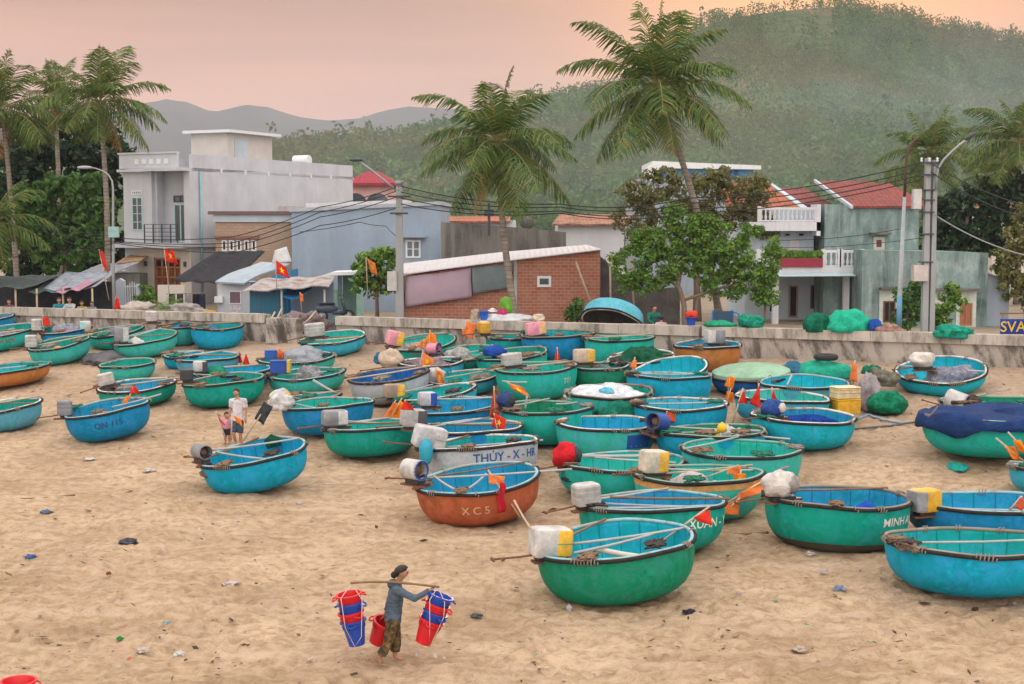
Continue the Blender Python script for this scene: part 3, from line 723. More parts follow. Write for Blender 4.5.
def motor(bid, x0, y0, x1, y1, col, face=None, kind='can', band=None, tilt=0.0, dy=-0.35, yaw=0.35, side=1, shaft=True, capc=None, label=None):
    """motor seen at picture box (x0..x1,y0..y1); side=1 face panel to the right"""
    b = BOATS[bid]; Y = b.Y+dy*b.R; c = P((x0+x1)/2, (y0+y1)/2, Y); s = 1/ppm(Y); wd = max(0.22, (x1-x0)*s); ht = max(0.2, (y1-y0)*s)
    W = b.m; Mx = Matrix.Translation(c) @ Matrix.Rotation(R_(tilt), 4, 'Y') @ Matrix.Rotation(yaw, 4, 'Z')
    root = b.root
    def tr(m_): m_.v = [tuple(Mx @ Vector(v)) for v in m_.v]; return m_
    e = MB(); e.cbox((0.05, 0, -ht*0.5-0.03), (wd*0.75, 0.26, 0.10)); e.tube([(-wd*0.3, 0, -ht*0.45), (wd*0.3, 0, -ht*0.45)], 0.09, 10); e.cbox((wd*0.35, 0, -ht*0.5-0.07), (0.5, 0.16, 0.05))
    e.tube([(wd*0.2, 0.1, -ht*0.4), (wd*0.45, 0.12, -ht*0.25)], 0.03, 6)
    eo = obj("motor", tr(e), ENGINE, root, True, world=W, angle=40)
    bd = MB(); bd.cbox((wd*0.1, 0, -ht*0.5-0.115), (0.75, 0.22, 0.04)); bd.cbox((wd*0.45, 0.0, -ht*0.5-0.15), (0.10, 0.5, 0.05)); obj("mounting_board", tr(bd), RUST, eo)
    dep = min(0.42, wd*0.95)
    if kind == 'can':
        k = MB(); k.rbox((0, 0, 0), (wd*0.94, dep, ht), 0.2); co = obj("motor_cover", tr(k), canmat(col), eo, True, angle=35, label=label)
        if face:
            f = MB(); f.rbox((side*wd*0.29, 0, -0.0), (wd*0.42, dep*1.03, ht*0.94), 0.16); obj("cover_panel", tr(f), canmat(face), co, True, angle=35)
        if band:
            f = MB(); f.rbox((side*wd*0.29, 0, 0.0), (wd*0.44, dep*1.06, ht*0.13), 0.16); obj("cover_band", tr(f), canmat(band), co, True, angle=35)
        if capc:
            f = MB(); f.rbox((0.02, 0, ht*0.5), (wd*0.7, dep*0.8, ht*0.14), 0.2); obj("cover_lid", tr(f), canmat(capc), co, True, angle=35)
        if not face:
            f = MB()
            for zz in (-0.25, 0.05, 0.3): f.rbox((0, 0, ht*zz), (wd*0.955, dep*1.02, ht*0.05), 0.2)
            obj("cover_ridge", tr(f), canmat(tuple(x*0.8 for x in col)), co, True, angle=35)
    elif kind == 'drum':      # cut can lying on its side, open end showing the engine
        k = MB(); n = 18; prof = [(0.0, -0.5*wd), (ht*0.42, -0.5*wd), (ht*0.5, -0.42*wd), (ht*0.5, 0.5*wd), (ht*0.44, 0.5*wd), (ht*0.43, -0.2*wd), (0.0, -0.2*wd)]
        k.lathe(prof, n, m=Matrix.Rotation(R_(90), 4, 'Y')); co = obj("motor_cover", tr(k), canmat(col), eo, True, angle=35)
        f = MB(); f.tube([(wd*0.47, 0.46*ht*math.cos(a), 0.46*ht*math.sin(a)) for a in np.linspace(0, 2*math.pi, 19)[:-1]], ht*0.05, 6, closed=True); obj("cover_edge", tr(f), canmat(face or DARK), co, True)
        f = MB(); f.ball((wd*0.12, 0, 0), (wd*0.25, ht*0.3, ht*0.3), seed=3, amp=0.3); obj("engine_head", tr(f), M((0.12, 0.07, 0.05), 0.6, 0.5, 9), eo, True)
    else:                     # a cloth or sack tied over the engine
        k = MB(); sd_ = (x0+y0)*0.13; k.ball((0, 0, 0), (wd*0.55, max(0.2, wd*0.42), ht*0.56), 20, 14, seed=sd_, amp=0.26, flat=0.85)
        co = obj("motor_cover", tr(k), CLOTHM(col), eo, True)
        if face:
            f = MB(); f.ball((side*wd*0.25, -0.05, 0.0), (wd*0.3, max(0.17, wd*0.36), ht*0.42), 14, 10, seed=sd_+3, amp=0.22, flat=0.9); obj("cover_panel", tr(f), CLOTHM(face), co, True)
    if shaft:                 # long tail shaft running out behind
        q = MB(); q.tube([(-wd*0.2, 0.0, -ht*0.45), (-wd*0.8, 0.0, -ht*0.5-0.02), (-wd*0.8-0.45, 0.02, -ht*0.5-0.06)], 0.022, 6); q.cbox((-wd*0.8-0.45, 0.02, -ht*0.5-0.06), (0.03, 0.16, 0.05)); obj("tail_shaft", tr(q), RUST, eo, True)
    return co
def CLOTHM(c):
    key = ("cloth",)+tuple(round(x, 4) for x in c)
    if key in _mc: return _mc[key]
    t = NT("cloth_%d" % len(_mc)); v = t.mapping(); n = t.noise(v, 3.2, 5, 0.65, 0.6); n2 = t.noise(v, 14, 4, 0.6, 0.8)
    t.base(t.ramp(n, [(0.3, tuple(x*0.6 for x in c)), (0.7, tuple(min(1, x*1.2) for x in c))])); t.rough(0.85, 0.15); t.bump(t.math('ADD', n, t.math('MULTIPLY', n2, 0.6)), 0.8, 0.08)
    _mc[key] = t.m; return t.m

SPEC = []
def bl(*a, **k): SPEC.append((a, k))
# --- left bank
bl("b01", -30, 14, 310, 318, 334, 4, B1, B2, "blue basket boat against the sea wall at the far left edge of the photo", rim=RC)
bl("b02", -32, 37, 321, 334, 351, 7, G2, G1, "green basket boat with a row of faded red letters and lilac netting, far left", rim=RC)
bl("b04", 41, 91, 321, 330, 345, 4, B1, G1, "blue basket boat heaped with lilac netting, behind the green boat holding an orange float", rim=RC)
bl("b03", 30, 91, 332, 345, 364, 8, G4, G1, "green basket boat holding an orange float, its right side raised", rim=RG)
bl("b05", 89, 144, 322, 333, 349, 6, G2, G1, "green basket boat full of grey lilac net, below the short grey pillar gate", rim=RG)
bl("b07", 158, 199, 321, 327, 344, 2, G4, G1, "green basket boat with blue sheeting inside, squeezed beside the cyan boat under the wall", rim=RB)
bl("b06", 116, 178, 327, 341, 358, 8, G4, G2, "sea green basket boat with dark square motor and white sheet inside", rim=RG)
bl("b08", 191, 243, 321, 328, 345, 1, B2, TE, "cyan basket boat with a brown rim tight under the sea wall beside the gap", rim=RB)
bl("b09", -45, 46, 362, 374, 390, 4, OB, TE, "rusty orange basket boat with a green rim cut by the left edge", rim=TE)
bl("b10", -30, 39, 396, 410, 431, 5, GB, G1, "dull steel blue basket boat with green inside, cut by the left edge", rim=RW)
bl("b11", 98, 154, 357, 366, 382, 3, G4, G1, "small plain green basket boat with no motor on the open sand at left", rim=RG)
bl("b12", 97, 175, 376, 390, 407, 4, G1, B1, "green basket boat with a bright blue inside and pale box on its motor", rim=RW)
bl("b13", 66, 150, 397, 414, 441, 8, B1, B1, "blue basket boat lettered QN with a grey motor on its left end", rim=RC)
bl("b14", 163, 203, 351, 358, 372, 2, B2, B2, "small cyan basket boat half hidden behind a grey blue one on the open sand", rim=RC)
bl("b15", 177, 238, 351, 360, 374, 3, GB, B5, "faded grey blue basket boat beside two red pennants", rim=RC)
bl("b17", 192, 271, 366, 376, 392, 3, B1, B2, "blue basket boat behind the green one, with a white box over its motor", rim=RC)
bl("b16", 185, 264, 373, 385, 407, 5, G1, G1, "green basket boat standing just behind the man in white", rim=RG)
bl("b19", 258, 335, 353, 364, 378, 3, G4, G1, "light green basket boat with grey sheeting, behind the one carrying two blue crates", rim=RC)
bl("b18", 268, 344, 366, 378, 396, 3, G4, G1, "sea green basket boat with two blue crates on its left end", rim=RC)
bl("b20", 300, 367, 327, 340, 356, 6, B3, G2, "pale cyan basket boat with a big white box, before the gap in the wall", rim=RW)
bl("b21", 349, 431, 366, 380, 403, 6, GW, B4, "weathered grey white basket boat with deep blue inside and a yellow foam float", rim=RK)
# --- middle field
bl("b26", 388, 458, 329, 345, 366, 6, G1, G2, "green basket boat close to the wall with a pink can over its motor", rim=RG)
bl("b31a", 484, 535, 332, 338, 352, 1, TE, TE, "teal basket boat under the wall with a yellow can over its motor", rim=RB)
bl("b31", 519, 598, 329, 337, 359, 2, B1, TE, "deep blue basket boat under the wall with a pink can over its motor", rim=RB)
bl("b32", 583, 656, 335, 341, 363, 1, G2, G2, "bright green basket boat tight under the wall, right of the upturned boat", rim=RG)
bl("b27", 434, 497, 339, 355, 375, 6, G1, G2, "green basket boat with pale netting and a round pink and blue motor cover", rim=RG)
bl("b28", 397, 464, 357, 366, 386, 2, B3, TE, "pale blue basket boat with small dark letters, behind the grey white boat", rim=RW)
bl("b29", 476, 552, 345, 357, 377, 6, G2, G1, "green basket boat with blue cloth over its motor, behind one with a white can", rim=RG)
bl("b30", 495, 579, 361, 372, 397, 3, G2, G2, "bright green basket boat with a white can over its motor and faded letters", rim=RG)
bl("b33", 608, 678, 345, 360, 374, 5, TE, G3, "teal basket boat piled full of dark green net", rim=RW)
bl("b34", 674, 743, 338, 347, 373, 1, OB, B2, "orange brown basket boat under the wall with a grey and white motor box", rim=RC)
bl("b37", 570, 632, 361, 369, 388, 2, G3, G3, "dark green basket boat with a beige and yellow can over its motor", rim=RC)
bl("b35", 634, 714, 351, 373, 388, 9, B5, B5, "empty cyan basket boat tipped up to the right behind another", rim=RW)
bl("b36", 624, 714, 367, 373, 399, -1, B2, B5, "cyan basket boat standing level in front of the tipped one", rim=RC)
bl("b38", 567, 655, 378, 392, 420, 1, G4, G1, "green basket boat covered over with white plastic sheeting", rim=RB)
bl("b41", 426, 501, 374, 388, 402, 5, B3, TE, "pale blue basket boat with a white hood and starred flag on its motor", rim=RW)
bl("b41b", 393, 479, 386, 399, 416, 8, B3, TE, "pale cyan basket boat with a yellow and brown box, right of the grey white boat", rim=RW)
bl("b40", 410, 508, 396, 412, 432, 4, B1, B1, "blue basket boat with white and blue motor cover, left of the red flag cluster", rim=RC)
bl("b39", 499, 595, 402, 415, 444, 1, G2, G3, "large green basket boat with dark blue hood over its motor, by the red flags", rim=RG)
bl("b23", 290, 340, 393, 400, 414, 2, (0.22, 0.33, 0.30), TE, "pale grey green basket boat mostly hidden behind the one with a yellow box", rim=RB)
bl("b22", 281, 374, 400, 411, 438, 3, B1, G2, "blue basket boat with a yellow box and white bags on its left end", rim=RC)
bl("b42", 425, 523, 422, 436, 452, 3, B1, B1, "blue basket boat just behind the white lettered boat", rim=RW)
bl("b24", 325, 418, 424, 435, 461, 3, G1, G2, "green basket boat with a grey and white motor box, left of the white lettered boat", rim=RC)
bl("b43", 428, 540, 440, 453, 478, 4, GW, TE, "grey white basket boat with its name in blue letters", rim=RW, rot=0.2)
bl("b44", 418, 544, 464, 494, 525, 6, OR, B1, "terracotta orange basket boat with blue inside and a red scarf hanging over its side", rim=RC)
bl("b25", 204, 309, 439, 465, 493, 9, B2, B2, "bright blue basket boat standing alone in front of the man and child", rim=RC)
bl("b45", 633, 728, 398, 411, 434, 0, B2, B3, "blue basket boat with brown netting draped over its near rim", rim=RW)
bl("b46", 556, 656, 417, 432, 457, 0, G4, B2, "sea green basket boat with a blue painted panel on its side", rim=RW)
bl("b47", 657, 769, 430, 443, 464, 1, B2, G3, "blue basket boat carrying two yellow floats", rim=RG)
bl("b48", 683, 805, 443, 462, 486, 0, G4, G2, "green basket boat with dark lashings on its left rim and no motor", rim=RG)
bl("b49", 559, 687, 455, 475, 504, 1, G2, G2, "green basket boat with a red cloth over its motor", rim=RC)
bl("b50", 636, 765, 468, 487, 518, 1, G4, G2, "green basket boat with an orange stripe under its rim and a yellow motor can", rim=RG, stripe=(0.50, 0.28, 0.09))
bl("b51", 583, 728, 500, 521, 558, 2, G1, B1, "green basket boat with blue inside and white letters, behind the nearest boat", rim=RC)
bl("b52", 542, 701, 527, 566, 607, 6, G3, B5, "nearest green basket boat with a white and yellow motor can and pink net inside", rim=RC)
# --- right side
bl("b62", 713, 793, 366, 380, 404, 3, B4, B1, "dark blue basket boat capped by a pale green round cover", rim=RB)
bl("b61", 762, 850, 374, 388, 410, 0, GB, B5, "pale steel cyan empty basket boat left of the yellow crates", rim=RC)
bl("b60", 737, 829, 391, 404, 430, -2, B3, G4, "pale teal basket boat behind the cyan one, beside the red pennants", rim=RW)
bl("b59", 753, 856, 409, 425, 452, -1, B5, B1, "cyan basket boat with blue netting inside, in front of the yellow crates", rim=RW)
bl("b58", 900, 988, 350, 376, 394, 6, B5, B5, "cyan basket boat standing alone close to the wall on the right", rim=RW)
bl("b57", 945, 1060, 403, 413, 432, 1, G3, G3, "green basket boat at right with a white bucket over its motor", rim=RG)
bl("b56", 927, 1068, 410, 426, 466, 1, G2, G1, "green basket boat under a draped blue tarpaulin at the right edge", rim=RG)
bl("b53", 768, 914, 489, 512, 551, -1, G1, B1, "green basket boat with a name in white letters and a dark weathered bottom", rim=RB, keel=(0.07, 0.065, 0.045))
bl("b55", 914, 1076, 507, 523, 548, 0, B1, B1, "deep blue basket boat with a square yellow motor box at the right edge", rim=RC)
bl("b54", 893, 1072, 528, 554, 602, 0, B2, TE, "large cyan basket boat with dark rope on its rim, nearest at right", rim=RB)
bl("b65", 1017, 1130, 470, 482, 506, 0, B3, G4, "pale blue basket boat barely showing at the right edge beside the orange flags", rim=RW)
# the boat leaning upside down on the yard behind the wall
c = P(613, 312, 57.5)
mm = Matrix.Translation((c.x+0.1, 57.6, 3.50)) @ Matrix.Rotation(R_(-38), 4, 'Z') @ Matrix.Rotation(R_(-6), 4, 'Y') @ Matrix.Rotation(R_(180-30), 4, 'X') @ Matrix.Translation((0, 0, -0.2))
bl("b63", 583, 645, 0, 0, 0, 0, (0.12, 0.42, 0.48), (0.10, 0.09, 0.07), "pale blue basket boat propped upside down behind the wall by the brick shed", rim=RW, mat=mm, Rr=1.28, H=0.75, lash=False)


# settle the depths so that no two hulls run into each other (sizes keep their place in the picture)
PLACE = {}; CROWD = ('b31a', 'b31', 'b32', 'b33', 'b34', 'b35', 'b36', 'b29', 'b27', 'b37')
for a, k in SPEC:
    if "mat" in k: continue
    bid, xl, xr, yfar, ynear, ybase = a[:6]; u = ((xl+xr)/2-CX)/F; g = G((xl+xr)/2, ybase); Yc = g.y+0.7
    for _ in range(6): Yc = g.y+0.56*(xr-xl)/2/ppm(Yc)
    PLACE[bid] = [u, Yc, (xr-xl)/2/F*(0.95 if bid in CROWD else 1.0)]
for it in range(900):
    ids = sorted(PLACE, key=lambda q: PLACE[q][1]); mv = 0
    for i_, p_ in enumerate(ids):
        for q_ in ids[i_+1:]:
            a_, b_ = PLACE[p_], PLACE[q_]
            dx = a_[0]*a_[1]-b_[0]*b_[1]; dy = a_[1]-b_[1]; dd = math.hypot(dx, dy); need = (a_[2]*a_[1]+b_[2]*b_[1])*0.97
            if dd < need:
                o_ = (need-dd)*0.6+0.01; mv = max(mv, o_); b_[1] += o_*0.5; a_[1] -= o_*0.5
    for q_ in ids:
        v_ = PLACE[q_]
        while wall_t(v_[0]*v_[1], v_[1]) < v_[2]*v_[1]+0.25: v_[1] -= 0.05
    if mv < 0.02: break
for a, k in SPEC: boat(*a, **k)
# writing on the hulls (read as far as the photograph shows it)
lettering("b43", "THÚY - X - HR", 0.31, (0.015, 0.08, 0.26), -70, 0.74)
lettering("b53", "MINH AN", 0.25, (0.60, 0.65, 0.60), -46, 0.70)
lettering("b51", "XUAN - Y", 0.28, (0.58, 0.66, 0.62), -42, 0.66)
lettering("b13", "QN 115", 0.26, (0.02, 0.06, 0.16), -74, 0.62)
lettering("b30", "T01", 0.26, (0.45, 0.58, 0.50), -42, 0.62)
lettering("b28", "P 13", 0.22, (0.03, 0.12, 0.24), -58, 0.6)
lettering("b02", "NINH HAI", 0.25, (0.25, 0.05, 0.03), -72, 0.66)
lettering("b44", "X C 5", 0.26, (0.52, 0.30, 0.22), -92, 0.55)
lettering("b09", "A N X H", 0.24, (0.52, 0.36, 0.24), -88, 0.62)
def panel(bid, phi0, phi1, z0, z1, col, name="painted_panel"):
    b = BOATS[bid]; m_ = MB(); n = 10
    for j in range(3):
        for i in range(n+1):
            h = b.H*(z0+(z1-z0)*j/2); a = R_(phi0+(phi1-phi0)*i/n); wv = b.wob(a, h); rr = prof_r(h/b.H)*b.R*wv[0]+0.006; m_.v.append((rr*math.cos(a), rr*math.sin(a), h+wv[1]))
    m_.f = [(j*(n+1)+i, j*(n+1)+i+1, (j+1)*(n+1)+i+1, (j+1)*(n+1)+i) for j in range(2) for i in range(n)]
    obj(name, m_, M(col, 0.6, 0.3, 5, 0.1), b.root, True)
panel("b46", -68, -32, 0.45, 0.85, (0.01, 0.07, 0.30))

# motors
motor("b02", 31, 319, 42, 330, WHITE); motor("b03", 25, 335, 37, 347, WHITE); motor("b04", 80, 321, 91, 331, WHITE, (0.3, 0.6, 0.6), side=-1)
motor("b06", 114, 327, 128, 342, GREY, WHITE); motor("b07", 145, 311, 157, 321, (0.66, 0.58, 0.58)); motor("b12", 97, 373, 114, 385, (0.62, 0.55, 0.5), tilt=-12)
motor("b13", 57, 400, 72, 415, GREY); motor("b16", 180, 369, 193, 380, DARK); motor("b17", 193, 361, 207, 371, WHITE, DARK); motor("b20", 304, 323, 325, 336, WHITE, tilt=-5, dy=-0.2)
motor("b22", 271, 390, 290, 403, WHITE, YEL, kind='rag', capc=YEL); motor("b24", 321, 410, 347, 425, GREY, WHITE); motor("b25", 190, 444, 212, 459, GREY, DARK, kind='drum', yaw=-0.9)
motor("b26", 386, 331, 403, 345, PINK, YEL, tilt=12); motor("b28", 379, 350, 402, 368, BEIGE, kind='rag'); motor("b27", 425, 342, 440, 354, PINK, BLUE, kind='drum', yaw=-0.5)
motor("b29", 483, 346, 505, 358, BLUE, kind='rag'); motor("b30", 501, 353, 522, 365, WHITE, tilt=-5); motor("b31", 525, 322, 545, 335, PINK, (0.7, 0.4, 0.2), tilt=-6); motor("b31a", 478, 322, 490, 333, YEL, capc=WHITE)
motor("b34", 705, 329, 725, 343, GREY, WHITE, side=-1, dy=0.0); motor("b37", 573, 349, 594, 362, BEIGE, YEL); motor("b39", 496, 393, 514, 408, (0.03, 0.06, 0.16), DARK, kind='rag'); motor("b40", 418, 392, 436, 405, (0.5, 0.5, 0.52), BLUE)
motor("b41", 425, 368, 444, 382, WHITE, kind='rag'); motor("b41b", 383, 384, 404, 397, (0.35, 0.27, 0.2), YEL, band=(0.15, 0.45, 0.05)); motor("b42", 400, 409, 426, 426, (0.40, 0.40, 0.40), DARK, tilt=4)
motor("b43", 412, 426, 446, 448, (0.5, 0.52, 0.55), WHITE, band=GREY, tilt=14, dy=-0.5); motor("b44", 402, 459, 425, 480, WHITE, BLUE, kind='drum', yaw=-0.7); motor("b47", 648, 413, 669, 431, BLUE, DARK, kind='drum', yaw=-2.3, tilt=15)
motor("b49", 553, 444, 580, 466, RED, DARK, kind='rag'); motor("b50", 639, 450, 667, 472, CREAM, YEL, tilt=3); motor("b51", 572, 483, 600, 505, WHITE, tilt=-3); motor("b52", 528, 527, 571, 556, WHITE, YEL, band=(0.05, 0.35, 0.2), tilt=4)
motor("b53", 763, 472, 797, 497, (0.58, 0.55, 0.52), (0.3, 0.28, 0.26), kind='rag'); motor("b55", 909, 489, 941, 511, YEL, GREY, dy=-0.5, side=-1); motor("b57", 946, 391, 967, 410, WHITE, (0.02, 0.06, 0.2), kind='drum', yaw=-0.6, tilt=20)
motor("b58", 910, 352, 934, 367, (0.6, 0.57, 0.52), kind='rag', dy=-0.4); motor("b59", 762, 400, 784, 416, (0.03, 0.08, 0.28), (0.55, 0.5, 0.42), kind='rag')
# ================================================================== palms and trees
TRUNKM = None
def trunk_mat():
    t = NT("palm_trunk"); v = t.mapping(); sp_ = t.n.new("ShaderNodeSeparateXYZ"); t.link(v, sp_.inputs[0])
    rings = t.math('FRACT', t.math('MULTIPLY', sp_.outputs[2], 5.5)); n = t.noise(v, 3, 5)
    c = t.ramp(n, [(0.3, (0.16, 0.135, 0.11)), (0.7, (0.32, 0.28, 0.235))])
    t.base(t.mix(t.math('MULTIPLY', t.math('LESS_THAN', rings, 0.22), 0.5), c, (0.09, 0.075, 0.06))); t.rough(0.9, 0.1); t.bump(rings, 0.5, 0.03); return t.m
PTM = trunk_mat(); BARKM = M((0.15, 0.115, 0.085), 0.95, 0.4, 3, 0.6)
PALM_LEAF = leaf_mat("palm_leaf", (0.070, 0.122, 0.024), (0.30, 0.20, 0.035), 0.14, 0.3)
PALM_DRY = leaf_mat("palm_dry_leaf", (0.24, 0.15, 0.05), (0.36, 0.22, 0.05), 0.4, 0.3)
NUTM = M((0.20, 0.16, 0.035), 0.6, 0.4, 6)
def leaflets(pts, Ln, r, droop, spread=0.55):
    """frond leaflets along a rachis polyline -> list of quads"""
    out = []; m = len(pts)
    for i in range(2, m):
        f = i/(m-1)
        d = (pts[i]-pts[i-1]).normalized(); side = d.cross(Vector((0, 0, 1)))
        side = side.normalized() if side.length > 1e-3 else Vector((1, 0, 0)); up = side.cross(d)
        l = Ln*0.34*(0.35+0.65*math.sin(math.pi*min(1, f*0.92+0.08))**0.7)*(1 if f < 0.8 else 1-1.6*(f-0.8))
        for q in range(4):
            for sg in (-1, 1):
                if r.random() < 0.10: continue
                o = pts[i-1].lerp(pts[i], (q+r.random()*0.6)/4)
                a = side*sg*(0.75+0.25*r.random())+d*spread*(0.8+0.5*f)+up*(0.22-droop*r.uniform(0.4, 0.9))
                a.normalize(); w_ = d*0.028*Ln/3.4*(0.9+0.5*r.random())
                t1 = o+a*l*0.5; t2 = t1+(a+Vector((0, 0, -0.75*r.uniform(0.6, 1.3)))).normalized()*l*0.55
                out.append((o-w_*0.6, o+w_*0.6, t1+w_, t1-w_)); out.append((t1-w_, t1+w_, t2+w_*0.25, t2-w_*0.25))
    return out
def palm(label, bpx, bpy, tpx, tpy, Y, bow=0.0, n=22, Ln=3.4, seed=1, r0=0.17, r1=0.11, nuts=0, dry=2, zb=None, upb=0.0, wind=(0.0, 0.0), group="coconut palms"):
    r = random.Random(seed); b = P(bpx, bpy, Y); t = P(tpx, tpy, Y)
    if zb is not None: b.z = zb
    root = thing("palm_tree", label, "palm tree", b, group=group)
    pts = []; m = 16
    for i in range(m+1):
        k = i/m; p = b.lerp(t, k)-b; p.x += bow*math.sin(math.pi*k)*(1-0.2*k); pts.append(p)
    tb = MB(); tb.tube(pts, [r0*1.5-(r0*1.5-r0)*min(1, i/2) if i < 2 else r0+(r1-r0)*i/m for i in range(m+1)], 10); obj("trunk", tb, PTM, root, True)
    top = pts[-1]; dirt = (pts[-1]-pts[-2]).normalized()
    Q = []; QD = []; rb = MB()
    for k in range(n+dry):
        isdry = k >= n
        az = k*2.399963+r.uniform(-0.3, 0.3); f = k/max(1, n-1)
        el = (1.38-2.0*f**0.9+upb+r.uniform(-0.12, 0.12)) if not isdry else r.uniform(-1.2, -0.7)
        L_ = Ln*r.uniform(0.85, 1.12)*(0.8 if f < 0.12 else 1)*(0.8 if isdry else 1)
        h = Vector((math.cos(az)+wind[0], math.sin(az)+wind[1], 0)); h.normalize()
        d = h*math.cos(el)+Vector((0, 0, 1))*math.sin(el); p = top+d*0.1; ps = [p.copy()]; steps = 13
        for s_ in range(steps):
            d = (d+Vector((0, 0, -1))*(0.045+0.085*(s_/steps))*(1.25 if el > 0.2 else 0.95)*r.uniform(0.8, 1.2)+Vector((wind[0], wind[1], 0))*0.03).normalized(); p = p+d*L_/steps; ps.append(p.copy())
        rb.tube(ps, [0.035*Ln/3.4*(1-0.85*i/steps) for i in range(steps+1)], 5, cap=False)
        (QD if isdry else Q).extend(leaflets(ps, L_, r, 0.34+0.5*f if not isdry else 1.0))
    cr = quads_obj("crown", Q, PALM_LEAF, root)
    obj("frond_stem", rb, M((0.22, 0.20, 0.06), 0.7, 0.3, 4), cr, True)
    if QD: quads_obj("dry_frond", QD, PALM_DRY, root)
    for k in range(nuts):
        a = r.uniform(0, 6.28); q = MB(); q.ball((top.x+0.26*math.cos(a), top.y+0.26*math.sin(a), top.z-0.18-0.25*r.random()), (0.12, 0.12, 0.15), 8, 6); obj("coconut", q, NUTM, root, True)
    return root
def leafcloud(cl, Y, n_per, size, seed, depth=0.8, clump=0.33, up=0.35):
    """cl: picture ellipses (px,py,rx,ry[,dY]); returns leaf quads: clumps of leaves through each ellipsoid"""
    g = np.random.default_rng(seed); out = []
    for e_ in cl:
        px, py, rx, ry = e_[:4]; Yq = Y+(e_[4] if len(e_) > 4 else 0); c = np.array(P(px, py, Yq)); s = 1/ppm(Yq); R3 = np.array((rx*s, min(rx, ry)*s*depth, ry*s))
        ncl = max(11, int(7+(rx*ry)*s*s*7.0/(clump**1.3)))
        d = g.normal(size=(ncl, 3)); d /= np.linalg.norm(d, axis=1)[:, None]; rad = g.uniform(0.12, 1.0, ncl)**0.5*g.choice([1.0, 1.0, 1.0, 1.16], ncl)
        cc = c+d*rad[:, None]*R3
        per = max(8, int(n_per)); m = ncl*per
        base = np.repeat(cc, per, axis=0); cs = np.repeat(g.uniform(0.5, 1.25, ncl)*clump, per)
        v = g.normal(size=(m, 3)); v /= np.linalg.norm(v, axis=1)[:, None]
        p = base+v*(g.uniform(0.15, 1, m)**0.5*cs)[:, None]*np.array((1, 1, 0.75))
        nrm = v*0.6+g.normal(size=(m, 3))*0.5+np.array((0, 0, up)); nrm /= np.linalg.norm(nrm, axis=1)[:, None]
        a = np.cross(nrm, g.normal(size=(m, 3))); a /= np.linalg.norm(a, axis=1)[:, None]; b = np.cross(nrm, a)
        sz = (size*g.uniform(0.6, 1.3, m))[:, None]
        out.append(np.stack([p-a*sz, p-b*sz*0.5, p+a*sz, p+b*sz*0.5], 1))
    return np.concatenate(out)
def tree(name, label, cat, Y, cl, leaf, base_px, limbs, n_per=26, size=0.16, seed=1, clump=0.35, zb=STREET, r0=0.16, group=None, up=0.35, bark=None):
    bx = P(base_px, 300, Y).x; root = thing(name, label, cat, (bx, Y, zb), group=group)
    b0 = Vector((bx, Y, zb)); tb = MB()
    for lm in limbs:   # each limb: list of (px,py,dY) from the ground up
        pts = [P(q[0], q[1], Y+(q[2] if len(q) > 2 else 0))-b0 for q in lm[1:]]
        if lm[0] == 't': pts = [Vector((0, 0, -0.1))]+pts; rr = [r0*1.25]+[r0*(1-0.75*i/len(pts)) for i in range(1, len(pts))]
        else: rr = [r0*0.55*(1-0.7*i/max(1, len(pts)-1)) for i in range(len(pts))]
        fine = [pts[0]]; fr = [rr[0]]
        for i in range(len(pts)-1):
            for k in (1, 2, 3): fine.append(pts[i].lerp(pts[i+1], k/3)+(Vector((mnoise.noise(pts[i]*2+Vector((k, 0, 0))), 0, 0))*0.05 if k < 3 else Vector())); fr.append(rr[i]+(rr[i+1]-rr[i])*k/3)
        tb.tube(fine, fr, 8)
    if limbs: obj("trunk", tb, bark or BARKM, root, True)
    V = leafcloud(cl, Y, n_per, size, seed, clump=clump, up=up)-np.array(b0)
    quads_obj("crown", V, leaf, root); return root
LEAF_A = leaf_mat("leaf_fresh", (0.120, 0.235, 0.040), (0.30, 0.24, 0.03), 0.10)
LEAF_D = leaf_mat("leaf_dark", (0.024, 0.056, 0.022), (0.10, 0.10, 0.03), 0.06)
LEAF_B = leaf_mat("leaf_bronze", (0.150, 0.165, 0.055), (0.24, 0.13, 0.06), 0.20)
LEAF_M = leaf_mat("leaf_mid", (0.075, 0.170, 0.040), (0.14, 0.16, 0.03), 0.10)

# main palms
palm("tall coconut palm leaning over the bronze tree, its crown against the hill", 722, 330, 657, 88, 62, bow=0.35, n=24, Ln=4.3, seed=5, nuts=7, dry=1, zb=STREET, r0=0.17, r1=0.12, upb=0.12, wind=(0.05, 0))
palm("coconut palm with a bowed trunk in front of the brick shed", 518, 318, 497, 142, 60.5, bow=-0.15, n=24, Ln=3.8, seed=12, nuts=9, dry=2, zb=STREET, r0=0.17, r1=0.11, upb=0.05)
palm("coconut palm nearest the white house with drooping fronds", 106, 290, 100, 103, 74, bow=0.2, n=24, Ln=3.5, seed=21, nuts=2, dry=1, zb=STREET, upb=0.15, wind=(0.05, 0))
palm("coconut palm rising behind the palm nearest the white house", 60, 290, 55, 98, 84, bow=0.1, n=20, Ln=2.6, seed=33, dry=1, zb=STREET, upb=0.25)
palm("coconut palm with a pale trunk at the left edge", 18, 290, 2, 108, 76, bow=0.1, n=22, Ln=3.5, seed=44, dry=1, zb=STREET, upb=0.1)
palm("short coconut palm with big low fronds beside the market stall", -12, 305, -8, 222, 68, bow=0.1, n=20, Ln=3.1, seed=52, dry=0, zb=STREET, upb=-0.05)
palm("coconut palm behind the twin concrete poles", 928, 300, 929, 152, 92, bow=0.1, n=22, Ln=3.6, seed=61, dry=1, zb=STREET, upb=0.0)
palm("coconut palm at the right edge with its crown cut off", 1017, 300, 1019, 143, 84, bow=0.1, n=22, Ln=3.8, seed=72, dry=1, zb=STREET, upb=0.1)
